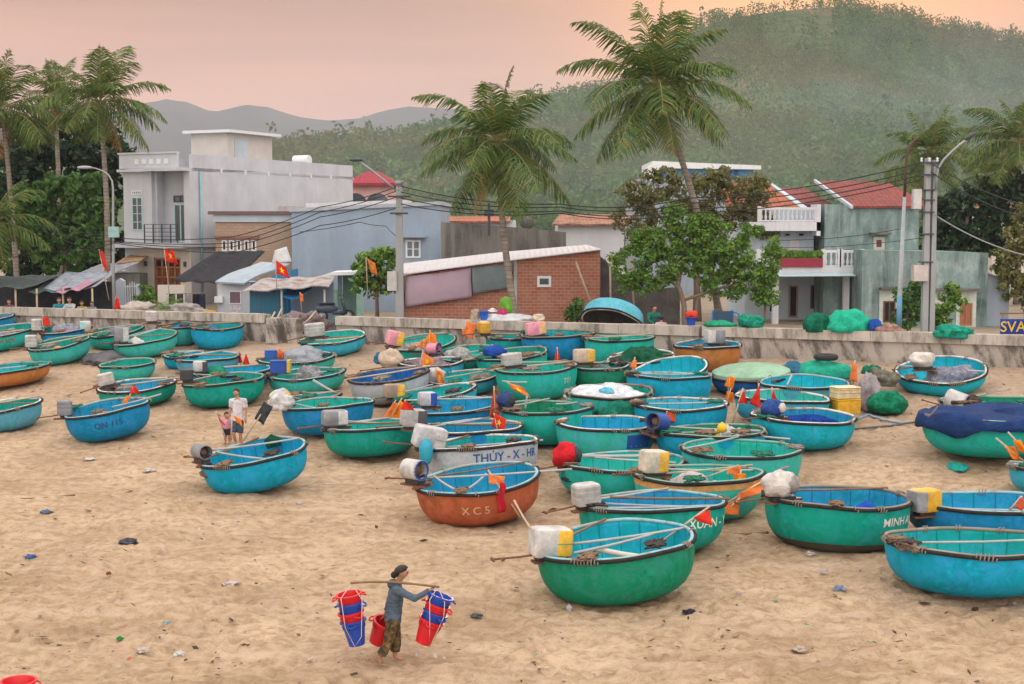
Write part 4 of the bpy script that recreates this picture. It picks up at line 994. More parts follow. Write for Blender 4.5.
palm("low palm peeping over the red roof beside the slender lamp post", 888, 260, 890, 191, 105, n=16, Ln=2.2, seed=83, dry=0, zb=STREET, upb=0.15)
palm("half hidden palm left of the one at the right edge", 985, 290, 986, 176, 96, n=18, Ln=2.6, seed=91, dry=1, zb=STREET)

# left grove
tree("broadleaf_tree", "large fresh green tree between the left palms and the white house", "tree", 78,
     [(60, 200, 34, 22), (88, 192, 18, 20), (40, 225, 30, 25), (85, 225, 26, 28), (68, 250, 36, 24), (25, 210, 20, 24), (100, 212, 16, 22), (52, 184, 18, 10)], LEAF_M, 66, [('t', (66, 270), (62, 235), (58, 205)), ('b', (64, 255), (85, 225)), ('b', (63, 245), (40, 220))], 30, 0.19, 3, 0.42)
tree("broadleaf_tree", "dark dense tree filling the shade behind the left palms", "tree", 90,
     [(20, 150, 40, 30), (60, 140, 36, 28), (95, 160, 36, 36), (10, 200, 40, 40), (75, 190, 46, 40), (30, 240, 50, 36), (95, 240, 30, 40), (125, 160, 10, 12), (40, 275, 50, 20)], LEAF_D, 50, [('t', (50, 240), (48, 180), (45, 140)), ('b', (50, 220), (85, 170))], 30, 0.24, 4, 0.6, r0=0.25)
# almond tree by the middle pole
tree("almond_tree", "round leafy almond tree beside the middle concrete pole", "tree", 68,
     [(374, 266, 17, 16), (366, 282, 12, 14), (386, 282, 11, 14), (380, 256, 8, 6), (392, 258, 6, 9), (362, 262, 6, 8)], LEAF_A, 377, [('t', (377, 298), (376, 280), (373, 262)), ('b', (377, 292), (388, 268)), ('b', (376, 290), (363, 270))], 22, 0.17, 5, 0.30, r0=0.09)
# bronze tree and the green one before it
tree("bronze_tree", "wide dark bronze tree behind the leaning palm", "tree", 70,
     [(650, 195, 30, 20), (690, 190, 38, 19), (735, 200, 30, 22), (640, 220, 26, 22), (755, 190, 18, 16), (762, 222, 18, 18), (700, 220, 46, 20), (665, 176, 18, 8), (715, 178, 20, 9)], LEAF_B, 697, [('t', (697, 290), (695, 240), (690, 200)), ('b', (696, 260), (650, 205)), ('b', (696, 255), (745, 205))], 40, 0.105, 7, 0.38, r0=0.2)
tree("broadleaf_tree", "bright green spreading tree with bent bare limbs behind the wall", "tree", 60,
     [(690, 226, 28, 13), (660, 240, 30, 16), (715, 242, 34, 18), (640, 258, 22, 20), (690, 262, 38, 20), (738, 258, 28, 20), (755, 280, 24, 20), (770, 262, 12, 16), (632, 280, 16, 14), (725, 285, 26, 16), (762, 298, 14, 12), (690, 245, 40, 22), (650, 280, 24, 14), (672, 212, 10, 8), (640, 238, 12, 9), (750, 234, 12, 10), (777, 248, 8, 8), (618, 262, 8, 9), (706, 222, 12, 8)], LEAF_A, 686,
     [('t', (684, 305), (678, 285), (682, 262), (690, 238)), ('b', (696, 318), (697, 302), (703, 289), (717, 286), (728, 278)), ('b', (680, 290), (655, 262)), ('b', (684, 300), (730, 285), (757, 290)), ('b', (764, 322), (765, 306), (758, 288))], 40, 0.10, 8, 0.32, r0=0.13, bark=M((0.20, 0.15, 0.11), 0.95, 0.35, 3, 0.5))
# right side greenery
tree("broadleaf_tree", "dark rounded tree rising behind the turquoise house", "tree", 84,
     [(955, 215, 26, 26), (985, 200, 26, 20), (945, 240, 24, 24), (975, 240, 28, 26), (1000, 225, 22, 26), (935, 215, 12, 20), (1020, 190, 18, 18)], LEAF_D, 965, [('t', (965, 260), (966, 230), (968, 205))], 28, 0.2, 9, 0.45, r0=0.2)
tree("broadleaf_tree", "dusky brown green tree overhanging the grey annex at the right edge", "tree", 66,
     [(1020, 240, 22, 26), (1035, 215, 22, 20), (1015, 275, 18, 26), (1035, 290, 22, 26), (1005, 265, 10, 18)], LEAF_B, 1030, [('t', (1030, 290), (1030, 250), (1024, 225))], 28, 0.14, 10, 0.33, r0=0.14)
tree("shrub", "leafy dark shrub between the slender post and the twin poles", "shrub", 59, [(906, 296, 9, 16), (914, 310, 10, 16), (902, 318, 8, 12), (916, 288, 7, 9)], LEAF_M, 908, [('t', (908, 315), (908, 300))], 22, 0.13, 11, 0.26, r0=0.05)
tree("shrub", "feathery light green shrub right of the twin poles", "shrub", 59.5, [(944, 305, 11, 14), (957, 300, 9, 11), (940, 320, 9, 10), (951, 290, 7, 7)], LEAF_A, 946, [('t', (946, 318), (946, 302))], 22, 0.11, 12, 0.26, r0=0.05)
tree("shrub", "small green bush in front of the red door", "shrub", 72, [(146, 292, 8, 8), (150, 300, 6, 6), (142, 300, 6, 7)], LEAF_A, 146, [('t', (146, 300), (146, 292))], 20, 0.12, 13, 0.24, r0=0.04)
tree("shrub", "small dark bush growing at the foot of the brick shed", "shrub", 62, [(577, 309, 7, 9), (582, 315, 5, 5), (572, 315, 5, 5)], LEAF_M, 577, [('t', (577, 316), (577, 308))], 20, 0.12, 14, 0.24, r0=0.03)
def fern(label, px, py, Y, n, Ln, seed):
    b = P(px, py, Y); r = random.Random(seed); root = thing("fern_plant", label, "plant", b); Q = []
    for k in range(n):
        az = k*2.4; el = r.uniform(0.3, 1.3); d = Vector((math.cos(az)*math.cos(el), math.sin(az)*math.cos(el), math.sin(el))); p = Vector(); ps = [p.copy()]
        for s_ in range(8): d = (d+Vector((0, 0, -0.16))).normalized(); p = p+d*Ln/8; ps.append(p.copy())
        Q += leaflets(ps, Ln, r, 0.1)
    quads_obj("frond", Q, LEAF_A, root)
fern("bushy green fern standing behind the wall below the black awning", 167, 312, 64.5, 20, 1.0, 3)
# ================================================================== houses
def px_x(px, Y, py=260): return P(px, py, Y).x
def px_z(py, Y): return P(512, py, Y).z
WHITEW = wall_paint("white_plaster", (0.53, 0.56, 0.60), (0.20, 0.20, 0.20), 0.35, 1.6, 0.2, 0.5, 0.8)
GREYBL = wall_paint("greyblue_plaster", (0.29, 0.38, 0.48), (0.15, 0.17, 0.20), 0.6, 0.7, 0.16, 0.42, 0.75)
TURQ = wall_paint("turquoise_plaster", (0.25, 0.36, 0.35), (0.035, 0.048, 0.045), 1.0, 1.5, 0.25, 0.36, 0.62, patch=(0.38, 0.46, 0.45))
PALEBL = wall_paint("paleblue_plaster", (0.46, 0.54, 0.60), (0.2, 0.22, 0.24), 0.35, 1.4, 0.2, 0.5, 0.8)
CONC = wall_paint("raw_concrete_wall", (0.22, 0.22, 0.20), (0.03, 0.03, 0.03), 1.0, 1.2, 0.14, 0.32, 0.58)
GREYW = wall_paint("grey_annex_wall", (0.30, 0.36, 0.42), (0.12, 0.14, 0.16), 0.4)
CREAMW = wall_paint("cream_plaster", (0.58, 0.55, 0.48), (0.25, 0.22, 0.18), 0.3)
PINKW = wall_paint("pink_plaster", (0.62, 0.40, 0.38), (0.3, 0.2, 0.2), 0.3)
BALW = wall_paint("balustrade_white", (0.66, 0.68, 0.72), (0.2, 0.2, 0.2), 0.4, 3, 0.6)
STONEW = brick_mat("tan_stone_wall", (0.36, 0.27, 0.20), (0.44, 0.33, 0.24), (0.28, 0.22, 0.17), 0.3, 0.16)
BRICK = brick_mat("red_brick_wall", (0.40, 0.135, 0.075), (0.30, 0.095, 0.055), (0.36, 0.28, 0.23), 0.34, 0.145)
GLASS = M((0.05, 0.07, 0.08), 0.15, 0.3, 1, 0, 0, 0.6); FRAMEW = M((0.66, 0.70, 0.72), 0.5, 0.1); FRAMET = M((0.42, 0.60, 0.62), 0.5, 0.1)
DARKIN = M((0.02, 0.02, 0.022), 0.9, 0.3); REDWOOD = M((0.22, 0.06, 0.03), 0.5, 0.3, 4); BROWNWOOD = M((0.12, 0.06, 0.035), 0.6, 0.35, 4); ORWOOD = M((0.36, 0.15, 0.06), 0.6, 0.3, 4)
METALD = M((0.05, 0.06, 0.07), 0.5, 0.2); WHITEROOF = corrugated("white_sheet_roof", (0.52, 0.52, 0.54), 0, 0.25, 0.15); TEALPIPE = M((0.22, 0.40, 0.44), 0.5, 0.2)
RT_OR = roof_tile("orange_roof_tile", (0.38, 0.125, 0.065), 0, 0.24, 0.6); RT_RED = roof_tile("red_roof_tile", (0.235, 0.065, 0.055), 0, 0.24, 0.7); RT_MAR = roof_tile("maroon_roof", (0.30, 0.045, 0.06), 0, 0.24, 0.2); RT_OLD = roof_tile("old_roof_tile", (0.34, 0.17, 0.11), 0, 0.26, 0.9)

def win(parent, x0, x1, z0, z1, y, frame=FRAMEW, pane=GLASS, cols=2, bars=0, name="window", fw=0.06, sill=False, hood=None):
    """framed window set on a wall whose face is at local y; frame stands 4 cm proud"""
    f = MB()
    f.box(x0, x0+fw, y-0.045, y+0.05, z0, z1); f.box(x1-fw, x1, y-0.045, y+0.05, z0, z1); f.box(x0+fw, x1-fw, y-0.044, y+0.05, z1-fw, z1); f.box(x0+fw, x1-fw, y-0.044, y+0.05, z0, z0+fw)
    for k in range(1, cols): xx = x0+(x1-x0)*k/cols; f.box(xx-fw*0.5, xx+fw*0.5, y-0.043, y+0.05, z0+fw, z1-fw)
    for k in range(bars): zz = z0+(z1-z0)*(k+1)/(bars+1); f.box(x0+fw, x1-fw, y-0.030, y+0.04, zz-0.02, zz+0.02)
    fo = obj(name, f, frame, parent)
    g = MB(); g.box(x0+fw*0.6, x1-fw*0.6, y-0.012, y+0.03, z0+fw*0.6, z1-fw*0.6); obj("pane", g, pane, fo)
    if sill: s_ = MB(); s_.box(x0-0.08, x1+0.08, y-0.12, y+0.02, z0-0.09, z0-0.004); obj("sill", s_, frame, fo)
    if hood: s_ = MB(); s_.box(x0-0.22, x1+0.22, y-0.42, y+0.02, z1+0.12, z1+0.22); obj("hood", s_, hood, fo)
    return fo
def bx(name, mat, parent, *dims, label=None):
    m_ = MB(); m_.box(*dims); return obj(name, m_, mat, parent, label=label)
def balusters(parent, x0, x1, y, z0, z1, mat, pitch=0.21, post=True):
    b = MB(); b.box(x0, x1, y-0.06, y+0.06, z1-0.12, z1); b.box(x0, x1, y-0.06, y+0.06, z0, z0+0.08)
    if post: b.box(x0-0.08, x0+0.08, y-0.08, y+0.08, z0-0.01, z1+0.05); b.box(x1-0.08, x1+0.08, y-0.08, y+0.08, z0-0.01, z1+0.05)
    n = max(2, int((x1-x0)/pitch)); h = z1-z0-0.2
    for k in range(n):
        xx = x0+(x1-x0)*(k+0.5)/n
        b.lathe([(0.035, z0+0.08), (0.075, z0+0.08+h*0.25), (0.035, z0+0.08+h*0.6), (0.055, z1-0.12)], 8, (xx, y, 0))
    return obj("balustrade", b, mat, parent, True, angle=40)

# ---- white villa -----------------------------------------------------------
Y0 = 85.0; cr = P(192, 300, Y0); th = R_(25)
H1 = thing("white_house", "tall white two storey house with recessed balcony, rooftop room and red front door", "house", (cr.x, Y0, STREET), -th)
g0 = 0.0; zS = px_z(243, Y0)-STREET; zR = px_z(171, Y0)-STREET; zP = px_z(154, Y0)-STREET; Wd = 5.0; Dp = 18.5
wl = MB()
wl.box(-Wd, -2.85, 0, 0.25, zS, zR)                    # front wall left of the recess
wl.box(-Wd, -3.15, 0.02, 0.27, -0.1, zS-0.3); wl.box(-0.62, 0, 0.02, 0.27, -0.1, zS-0.3); wl.box(-3.15, -0.62, 0.02, 0.27, zS-0.95, zS-0.3)
obj("front_wall", wl, WHITEW, H1)
cw = MB(); cw.box(-3.95, -2.75, -0.06, 0.018, -0.1, zS-0.31); cw.box(-0.75, 0.03, -0.06, 0.018, -0.1, zS-0.31); cw.box(-2.75, -0.75, -0.06, 0.018, 2.75, zS-0.31); obj("ground_floor_cladding", cw, CREAMW, H1)
bx("side_wall", WHITEW, H1, -0.25, 0.0, 0.27, Dp, -0.1, zP+0.0)
bx("left_wall", WHITEW, H1, -Wd, -Wd+0.25, 0.27, Dp, -0.1, zP)
bx("rear_wall", WHITEW, H1, -Wd+0.25, -0.25, Dp-0.25, Dp, -0.1, zP)
bx("recess_back", WHITEW, H1, -2.85, -0.25, 0.95, 1.15, zS, zR); bx("recess_side", WHITEW, H1, -2.85, -2.65, 0.25, 0.95, zS, zR); bx("corner_pier", WHITEW, H1, -0.45, 0.0, -0.02, 0.268, zS, zR)
bx("upper_floor", WHITEW, H1, -Wd-0.15, 0.12, -0.9, 2.5, zS-0.3, zS)
rs = MB(); rs.box(-Wd-0.2, -2.9, -0.35, Dp+0.1, zR, zR+0.16); rs.box(-2.9, -0.0, -0.75, Dp+0.1, zR+0.002, zR+0.2); obj("roof_slab", rs, WHITEW, H1)
pa = MB(); pa.box(-Wd-0.1, -0.75, -0.22, -0.04, zR+0.2, zP+0.05); pa.box(-Wd-0.17, -0.75, -0.28, 0.02, zP+0.05, zP+0.16); obj("parapet", pa, WHITEW, H1)
for k in range(5): m_ = MB(); x = -3.9+k*0.55; m_.box(x, x+0.3, -0.245, -0.222, zR+0.45, zR+0.75); obj("parapet_motif", m_, FRAMEW, H1)
pr = MB(); px0 = -3.1; pr.box(px0, -0.3, 4.2, 9.0, zR+0.2, px_z(133, Y0+5)-STREET-0.05); ro = obj("rooftop_room", pr, wall_paint("rooftop_plaster", (0.56, 0.54, 0.51), (0.3, 0.28, 0.26), 0.3), H1)
rc = MB(); zt = px_z(133, Y0+5)-STREET; rc.box(px0-0.35, 0.15, 3.8, 9.4, zt-0.045, zt+0.13); obj("roof_cap", rc, FRAMEW, ro)
m_ = MB(); m_.box(-0.298, -0.25, 4.9, 6.2, zR+0.25, zt-0.35); obj("door", m_, PALEBL, ro)
win(H1, -4.35, -3.55, zS+0.75, zS+2.75, 0.0, FRAMET, GLASS, 2, 3)
win(H1, -4.35, -3.55, zS+2.9, zS+3.15, 0.0, FRAMEW, GLASS, 5, 0)
d_ = win(H1, -1.95, -0.95, zS+0.03, zS+2.35, 0.95, FRAMET, GLASS, 2, 0, "balcony_door", 0.09)
win(H1, -1.95, -0.95, zS+2.45, zS+2.85, 0.95, METALD, GLASS, 2, 0)
ra = MB()
for x in (-2.8, -2.15, -1.5, -0.85, -0.35): ra.box(x-0.03, x+0.03, -0.83, -0.77, zS, zS+1.12)
for z in (0.12, 0.4, 0.65, 0.88, 1.1): ra.box(-2.8, -0.35, -0.815, -0.785, zS+z-0.018, zS+z+0.018)
obj("balcony_railing", ra, METALD, H1)
dd = MB(); dd.box(-2.72, -0.78, 0.06, 0.14, 0, 2.72); do = obj("front_door", dd, DARKIN, H1)
for x in (-2.7, -2.22, -1.74, -1.26, -0.86):
    m_ = MB(); m_.box(x, x+0.1, -0.03, 0.058, 0, 2.7); obj("door_post", m_, ORWOOD, do)
m_ = MB()
for z in (0.02, 0.8, 1.5, 2.1, 2.6): m_.box(-2.6, -0.86, -0.01, 0.055, z, z+0.09)
for k in range(16): x = -2.55+k*0.105; m_.box(x, x+0.025, 0.0, 0.05, 0.1, 2.08)
obj("door_grille", m_, ORWOOD, do)
m_ = MB(); m_.tube([(0.09, 0.9, zR), (0.09, 0.9, -0.1)], 0.07, 8); obj("drain_pipe", m_, TEALPIPE, H1, True)
for x in (-3.35, -0.4): m_ = MB(); m_.box(x-0.08, x+0.08, -0.15, -0.062, 2.2, 2.5); obj("wall_lamp", m_, METALD, H1)
for k in range(6): m_ = MB(); y_ = 3.0+k*2.5; m_.box(-0.0, 0.03, y_, y_+0.18, zP-1.05, zP-0.75); obj("vent_block", m_, FRAMEW, H1)
m_ = MB(); m_.tube([(-1.9, 14.0, zP+0.22), (-0.7, 14.0, zP+0.22)], 0.34, 14); single_tank = obj("water_tank", m_, FRAMEW, H1, True, angle=40)

# ---- tan stone house -------------------------------------------------------
def house(name, label, px, Y, rz=0.0): 
    return thing(name, label, "house", (px_x(px, Y), Y, STREET), rz)
Y = 80.0; H = house("stone_house", "house with tan stone wall, row of five white vents and flat grey top", 215, Y); s = 1/ppm(Y)
zt = px_z(222, Y)-STREET; wv = (293-216)*s
bx("wall", STONEW, H, 0.05, wv, 0, 9, -0.1, zt); bx("top_band", PALEBL, H, -0.05, wv+0.02, -0.12, 9, zt, zt+0.42)
bx("ledge", M((0.16, 0.10, 0.10), 0.8), H, -0.3, wv+0.4, -0.3, 8.5, zt+0.42, zt+0.6)
bx("roof_junk", M((0.42, 0.40, 0.38), 0.9, 0.4), H, 3.3, 4.6, 1.5, 3, zt+0.6, zt+0.9)
lz = px_z(236, Y)-STREET; bx("brown_ledge", M((0.26, 0.13, 0.10), 0.85), H, 0.0, 2.5, -0.18, -0.003, lz-0.15, lz+0.02)
for k in range(5):
    x = (222-215)*s+k*7.4*s; win(H, x, x+0.28, px_z(251, Y)-STREET, px_z(240, Y)-STREET, 0, FRAMEW, DARKIN, 1, 0, "vent_block", 0.08)
# ---- black shade net awning
Yb, Yf = 77.0, 71.5
aw = MB(); aw.sheet(P(171, 281, Yf), P(231, 284, Yf), P(265, 251, Yb), P(216, 252, Yb), 14, 10, lambda u, v: Vector((0, 0, -0.18*math.sin(math.pi*v)*math.sin(math.pi*u)+0.04*math.sin(u*23))), 0.02)
single("shade_awning", aw, CLOTHM((0.035, 0.036, 0.042)), "sloping black shade awning left of the blue kiosk", "awning")
for px, lab in ((173, "thin dark post holding the left front corner of the black awning"), (229, "thin dark post holding the right front corner of the black awning")):
    p = P(px, 283, Yf); m_ = MB(); m_.tube([(p.x, p.y+0.05, STREET-0.05), (p.x, p.y+0.05, p.z)], 0.04, 7); single("awning_post", m_, METALD, lab, "post")
# ---- white and blue kiosk with barrel roof
Y = 69.5; s = 1/ppm(Y); K = thing("kiosk", "small white kiosk with curved pale roof and bright blue side", "kiosk", (px_x(217, Y), Y, STREET)); w1 = 33*s; w2 = 40*s; hz_ = px_z(283, Y)-STREET
bx("wall", WHITEW, K, 0, w1, 0, 2.6, -0.1, hz_); bx("stripe", M((0.2, 0.5, 0.48), 0.7), K, 0, w1, -0.006, 0.0, 0.35, 0.42)
BLUEM = corrugated("blue_sheet", (0.02, 0.20, 0.40), 0, 0.2, 0.05); TEALM = corrugated("teal_sheet", (0.015, 0.13, 0.22), 0, 0.22, 0.25)
m_ = MB(); m_.poly([(w1, 0.05, 0.2), (w1+w2, 0.05, 0.2), (w1+w2, 0.05, px_z(270, Y)-STREET), (w1, 0.05, px_z(283, Y)-STREET)], (0, 2.5, 0)); obj("blue_side", m_, BLUEM, K)
m_ = MB()
k3 = K.location; q3 = lambda px, py, yy: P(px, py, yy)-k3
m_ = MB(); m_.sheet(q3(215, 282.5, Y-0.45), q3(244, 284, Y-0.45), q3(290, 264.5, Y+1.6), q3(261, 262.5, Y+2.4), 10, 8, lambda u, v: Vector((0, 0, 0.16*math.sin(math.pi*min(1, v*1.2))*(1-v))), 0.09); obj("roof", m_, M((0.31, 0.38, 0.43), 0.6, 0.25), K, True, angle=40)
win(K, 11.5*s, 23.5*s, px_z(304, Y)-STREET, px_z(291, Y)-STREET, 0, FRAMEW, M((0.16, 0.10, 0.13), 0.5, 0.4, 6), 1, 0, "window", 0.04)
m_ = MB(); m_.box(12.5*s, 23*s, -0.03, -0.007, 0.25, 0.75); obj("poster", m_, M((0.55, 0.50, 0.55), 0.7, 0.5, 9), K)
m_ = MB(); m_.box(-0.12, 0.28, -0.22, -0.01, hz_-0.95, hz_-0.65); obj("wall_box", m_, FRAMEW, K)
m_ = MB(); m_.sheet((w1+0.9, 0.9, px_z(264, Y)-STREET), (w1+1.9, 0.9, px_z(262, Y)-STREET), (w1+1.6, 1.2, px_z(247, Y)-STREET), (w1+1.0, 1.2, px_z(251, Y)-STREET), 6, 6, lambda u, v: Vector((0, -0.3*math.sin(math.pi*u), 0))); single("roof_sheet", MB().add([K.location+Vector(v) for v in m_.v], m_.f), M((0.5, 0.52, 0.52), 0.7), "curled white sheet lying on the blue kiosk roof", "sheet")
# ---- lean-to with rusty roof and teal wall
Y = 67.0; s = 1/ppm(Y); Lt = thing("lean_to_shed", "lean-to with rusty striped roof and dark teal corrugated wall", "shed", (px_x(249, Y), Y, STREET)); ww = 35*s
bx("sheet_wall", TEALM, Lt, 0, ww, 0, 0.08, -0.2, px_z(290, Y)-STREET)
m_ = MB(); m_.sheet((-0.2, -0.9, px_z(291, Y)-STREET), (82*s, -0.9, px_z(285, Y)-STREET), (80*s, 2.2, px_z(278, Y)-STREET), (0.2, 2.2, px_z(281, Y)-STREET), 10, 6, lambda u, v: Vector((0, 0, 0.05*math.sin(u*17))), 0.05); obj("roof", m_, corrugated("rusty_roof", (0.34, 0.33, 0.32), 0, 0.5, 0.95), Lt)
for x in (34.5*s, 77*s): m_ = MB(); m_.tube([(x, -0.7, -0.3), (x, -0.7, px_z(289, Y)-STREET)], 0.05, 8); obj("post", m_, M((0.35, 0.38, 0.4), 0.7), Lt, True)
m_ = MB(); m_.sheet((36*s, -0.8, px_z(296, Y)-STREET), (62*s, -0.8, px_z(290, Y)-STREET), (62*s, 1.0, px_z(285, Y)-STREET), (36*s, 1.0, px_z(287, Y)-STREET), 8, 5, lambda u, v: Vector((0, 0, -0.25*math.sin(math.pi*u)*(1-v)))); obj("blue_tarp", m_, CLOTHM((0.03, 0.16, 0.33)), Lt, True)
bx("rear_wall", GREYBL, Lt, ww+0.05, 78*s, 2.3, 2.4, -0.2, 1.9)
# ---- long grey blue building
Y = 78.0; s = 1/ppm(Y); H = house("long_building", "long plain grey blue building with one white window, behind the almond tree", 292, Y); wv = 148*s; za = px_z(212, Y)-STREET; zb_ = px_z(205, Y)-STREET
m_ = MB(); m_.poly([(0, 0, -0.1), (wv, 0, -0.1), (wv, 0, zb_), (0, 0, za)], (0, 12, 0)); obj("wall", m_, GREYBL, H)
m_ = MB(); m_.poly([(-0.1, -0.14, za), (wv+0.12, -0.14, zb_), (wv+0.12, -0.14, zb_+0.2), (-0.1, -0.14, za+0.2)], (0, 12.2, 0)); obj("coping", m_, wall_paint("coping_grey", (0.40, 0.45, 0.50), (0.14, 0.15, 0.16), 0.8, 2, 0.3), H)
m_ = MB(); m_.poly([(0.5, 2, za+0.2), (wv*0.75, 2, zb_+0.05), (wv*0.75, 2, zb_+0.32), (0.5, 2, za+0.5)], (0, 5, 0)); obj("roof_sheet", m_, WHITEROOF, H)
win(H, 113.5*s, 128.5*s, px_z(258, Y)-STREET, px_z(240, Y)-STREET, 0, FRAMEW, M((0.16, 0.20, 0.24), 0.2, 0.3), 2, 1, "window", 0.10)
bx("window_ledge", GREYW, H, 108*s, 134*s, -0.5, -0.005, px_z(237.5, Y)-STREET, px_z(235.5, Y)-STREET)
# ---- mint gateway under a white canopy
Y = 70.0; s = 1/ppm(Y); Gt = thing("mint_gateway", "mint green gateway with two pillars and a white canopy", "gateway", (px_x(326, Y), Y, STREET)); MINT = M((0.36, 0.58, 0.50), 0.8, 0.2, 2)
for x0, x1 in ((0.3*s, 10*s), (30*s, 36*s)): m_ = MB(); m_.box(x0, x1, 0, 0.5, -0.1, px_z(291, Y)-STREET); m_.box(x0-0.04, x1+0.04, -0.04, 0.54, px_z(291, Y)-STREET, px_z(290, Y)-STREET+0.05); obj("pillar", m_, MINT, Gt)
m_ = MB(); m_.box(9*s, 13*s, 1.0, 1.2, -0.1, px_z(276, Y)-STREET); obj("door_jamb", m_, M((0.22, 0.33, 0.33), 0.8), Gt)
m_ = MB(); m_.poly([(0.0-0.2, -0.4, px_z(275.5, Y)-STREET), (36*s, -0.4, px_z(274.5, Y)-STREET), (36*s, -0.4, px_z(271, Y)-STREET), (6*s, -0.4, px_z(272, Y)-STREET)], (0, 2.5, 0)); obj("canopy", m_, FRAMEW, Gt)
bx("doorway", M((0.16, 0.30, 0.26), 0.8, 0.4, 1.2), Gt, 13*s, 29.8*s, 1.4, 1.5, -0.1, px_z(276, Y)-STREET)
# ---- pink house behind
Y = 112.0; s = 1/ppm(Y); H = house("pink_house", "pink house with a maroon roof and arched windows peeping over the grey blue building", 349, Y)
zt = px_z(186, Y)-STREET; wv = 44*s; bx("wall", PINKW, H, 0, wv, 0, 8, -0.1, zt); bx("eaves", RT_MAR, H, -0.3, wv+0.3, -0.7, 8.5, zt, zt+0.22)
m_ = MB(); z1 = px_z(170, Y)-STREET; m_.add([(-0.3, -0.7, zt+0.22), (wv+0.3, -0.7, zt+0.22), (wv+0.3, 8.5, zt+0.22), (-0.3, 8.5, zt+0.22), (wv*0.35, 2.5, z1), (wv*0.6, 2.5, z1), (wv*0.6, 5, z1), (wv*0.35, 5, z1)], [(0, 1, 5, 4), (1, 2, 6, 5), (2, 3, 7, 6), (3, 0, 4, 7), (4, 5, 6, 7)]); obj("roof", m_, RT_MAR, H)
for x in (7*s, 29*s):
    m_ = MB(); pts = [(x+0.95*(-1), -0.02, 0), (x+0.95, -0.02, 0)]+[(x+0.95*math.cos(a), -0.02, zt-1.5+0.95*math.sin(a)) for a in np.linspace(0, math.pi, 10)]; m_.poly(pts, (0, 0.018, 0)); obj("arched_window", m_, GLASS, H)
# ---- weathered concrete wall, orange roof behind
Y = 76.5; s = 1/ppm(Y); m_ = MB(); m_.poly([P(441, 330, Y), P(566, 330, Y), P(566, 232, Y), P(500, 226, Y), P(441, 222, Y)], (0, 0.35, 0)); 
o = single("concrete_wall", m_, CONC, "high blackened concrete wall behind the brick shed", "wall", smooth=False)
Y = 96.0; s = 1/ppm(Y); H = house("orange_roof_house", "low white house with an orange tiled roof behind the blackened wall", 441, Y); wv = 75*s
bx("wall", WHITEW, H, 0, wv, 0, 6, -0.1, px_z(220, Y)-STREET); m_ = MB(); m_.poly([(-0.3, -0.6, px_z(222.5, Y)-STREET), (-0.3, -0.6, px_z(221, Y)-STREET), (-0.3, 3.5, px_z(216, Y)-STREET), (-0.3, 3.5, px_z(217.5, Y)-STREET)], (wv*0.98, 0, 0)); obj("roof", m_, RT_OR, H)
Y = 88.0; s = 1/ppm(Y); H = house("old_tile_house", "white walled house with an old brown tiled roof between the palms", 558, Y); wv = 66*s
bx("wall", WHITEW, H, 0, wv, 0, 6, -0.1, px_z(224, Y)-STREET); m_ = MB(); m_.poly([(-0.4, -0.6, px_z(225.5, Y)-STREET), (-0.4, -0.6, px_z(224, Y)-STREET), (0.2, 3.5, px_z(214, Y)-STREET), (0.2, 3.5, px_z(216, Y)-STREET)], (wv+0.6, 0, 0)); obj("roof", m_, RT_OLD, H)
Y = 82; p = P(527, 223, Y); m_ = MB(); m_.lathe([(0.02, 0.12), (0.22, 0.09), (0.38, 0.0), (0.42, -0.06)], 16, m=Matrix.Translation(p) @ Matrix.Rotation(R_(-65), 4, 'X') @ Matrix.Rotation(math.pi, 4, 'X')); m_.tube([p+Vector((0, 0.2, 0)), p+Vector((0, 0.25, -1.4))], 0.04, 6)
single("satellite_dish", m_, M((0.14, 0.13, 0.12), 0.6), "dark satellite dish above the blackened concrete wall", "satellite dish")
# ---- brick shed
Y = 64.0; s = 1/ppm(Y); BS = house("brick_shed", "red brick shed with white lean-to roof and a small square window", 402, Y)
X = lambda px: (px-402)*s
m_ = MB(); m_.poly([(0, 0, -0.1), (X(600), 0, -0.1), (X(600), 0, px_z(250, Y)-STREET), (X(513), 0, px_z(260, Y)-STREET), (0, 0, px_z(277, Y)-STREET)], (0, 5, 0)); obj("wall", m_, BRICK, BS)
m_ = MB(); m_.add([(X(399), -0.35, px_z(274, Y)-STREET), (X(512), -0.35, px_z(259.5, Y)-STREET), (X(601), -0.35, px_z(249, Y)-STREET), (X(399), 3.0, px_z(265, Y)-STREET), (X(500), 3.2, px_z(253.5, Y)-STREET), (X(590), 3.0, px_z(245.5, Y)-STREET)], [(0, 1, 4, 3), (1, 2, 5, 4)])
m_.v += [(v[0], v[1], v[2]-0.04) for v in m_.v]; m_.f += [(9, 10, 7, 6), (10, 11, 8, 7), (0, 6, 7, 1), (1, 7, 8, 2), (2, 8, 11, 5), (3, 9, 6, 0), (5, 11, 10, 4), (4, 10, 9, 3)]; obj("roof", m_, WHITEROOF, BS)
win(BS, X(537), X(551), px_z(287, Y)-STREET, px_z(276, Y)-STREET, 0, FRAMEW, GLASS, 1, 0, "window", 0.11)
m_ = MB(); m_.box(X(513.5), X(517), -0.06, -0.002, -0.1, px_z(260.5, Y)-STREET); obj("corner_post", m_, M((0.42, 0.42, 0.40), 0.8), BS)
rip = lambda a, n: (lambda u, v: Vector((0, -0.10*abs(math.sin(math.pi*v))-a*math.sin(u*n+v*3), -0.05*math.sin(math.pi*u)*v)))
def PL(px, py, Y): return P(px, py, Y)
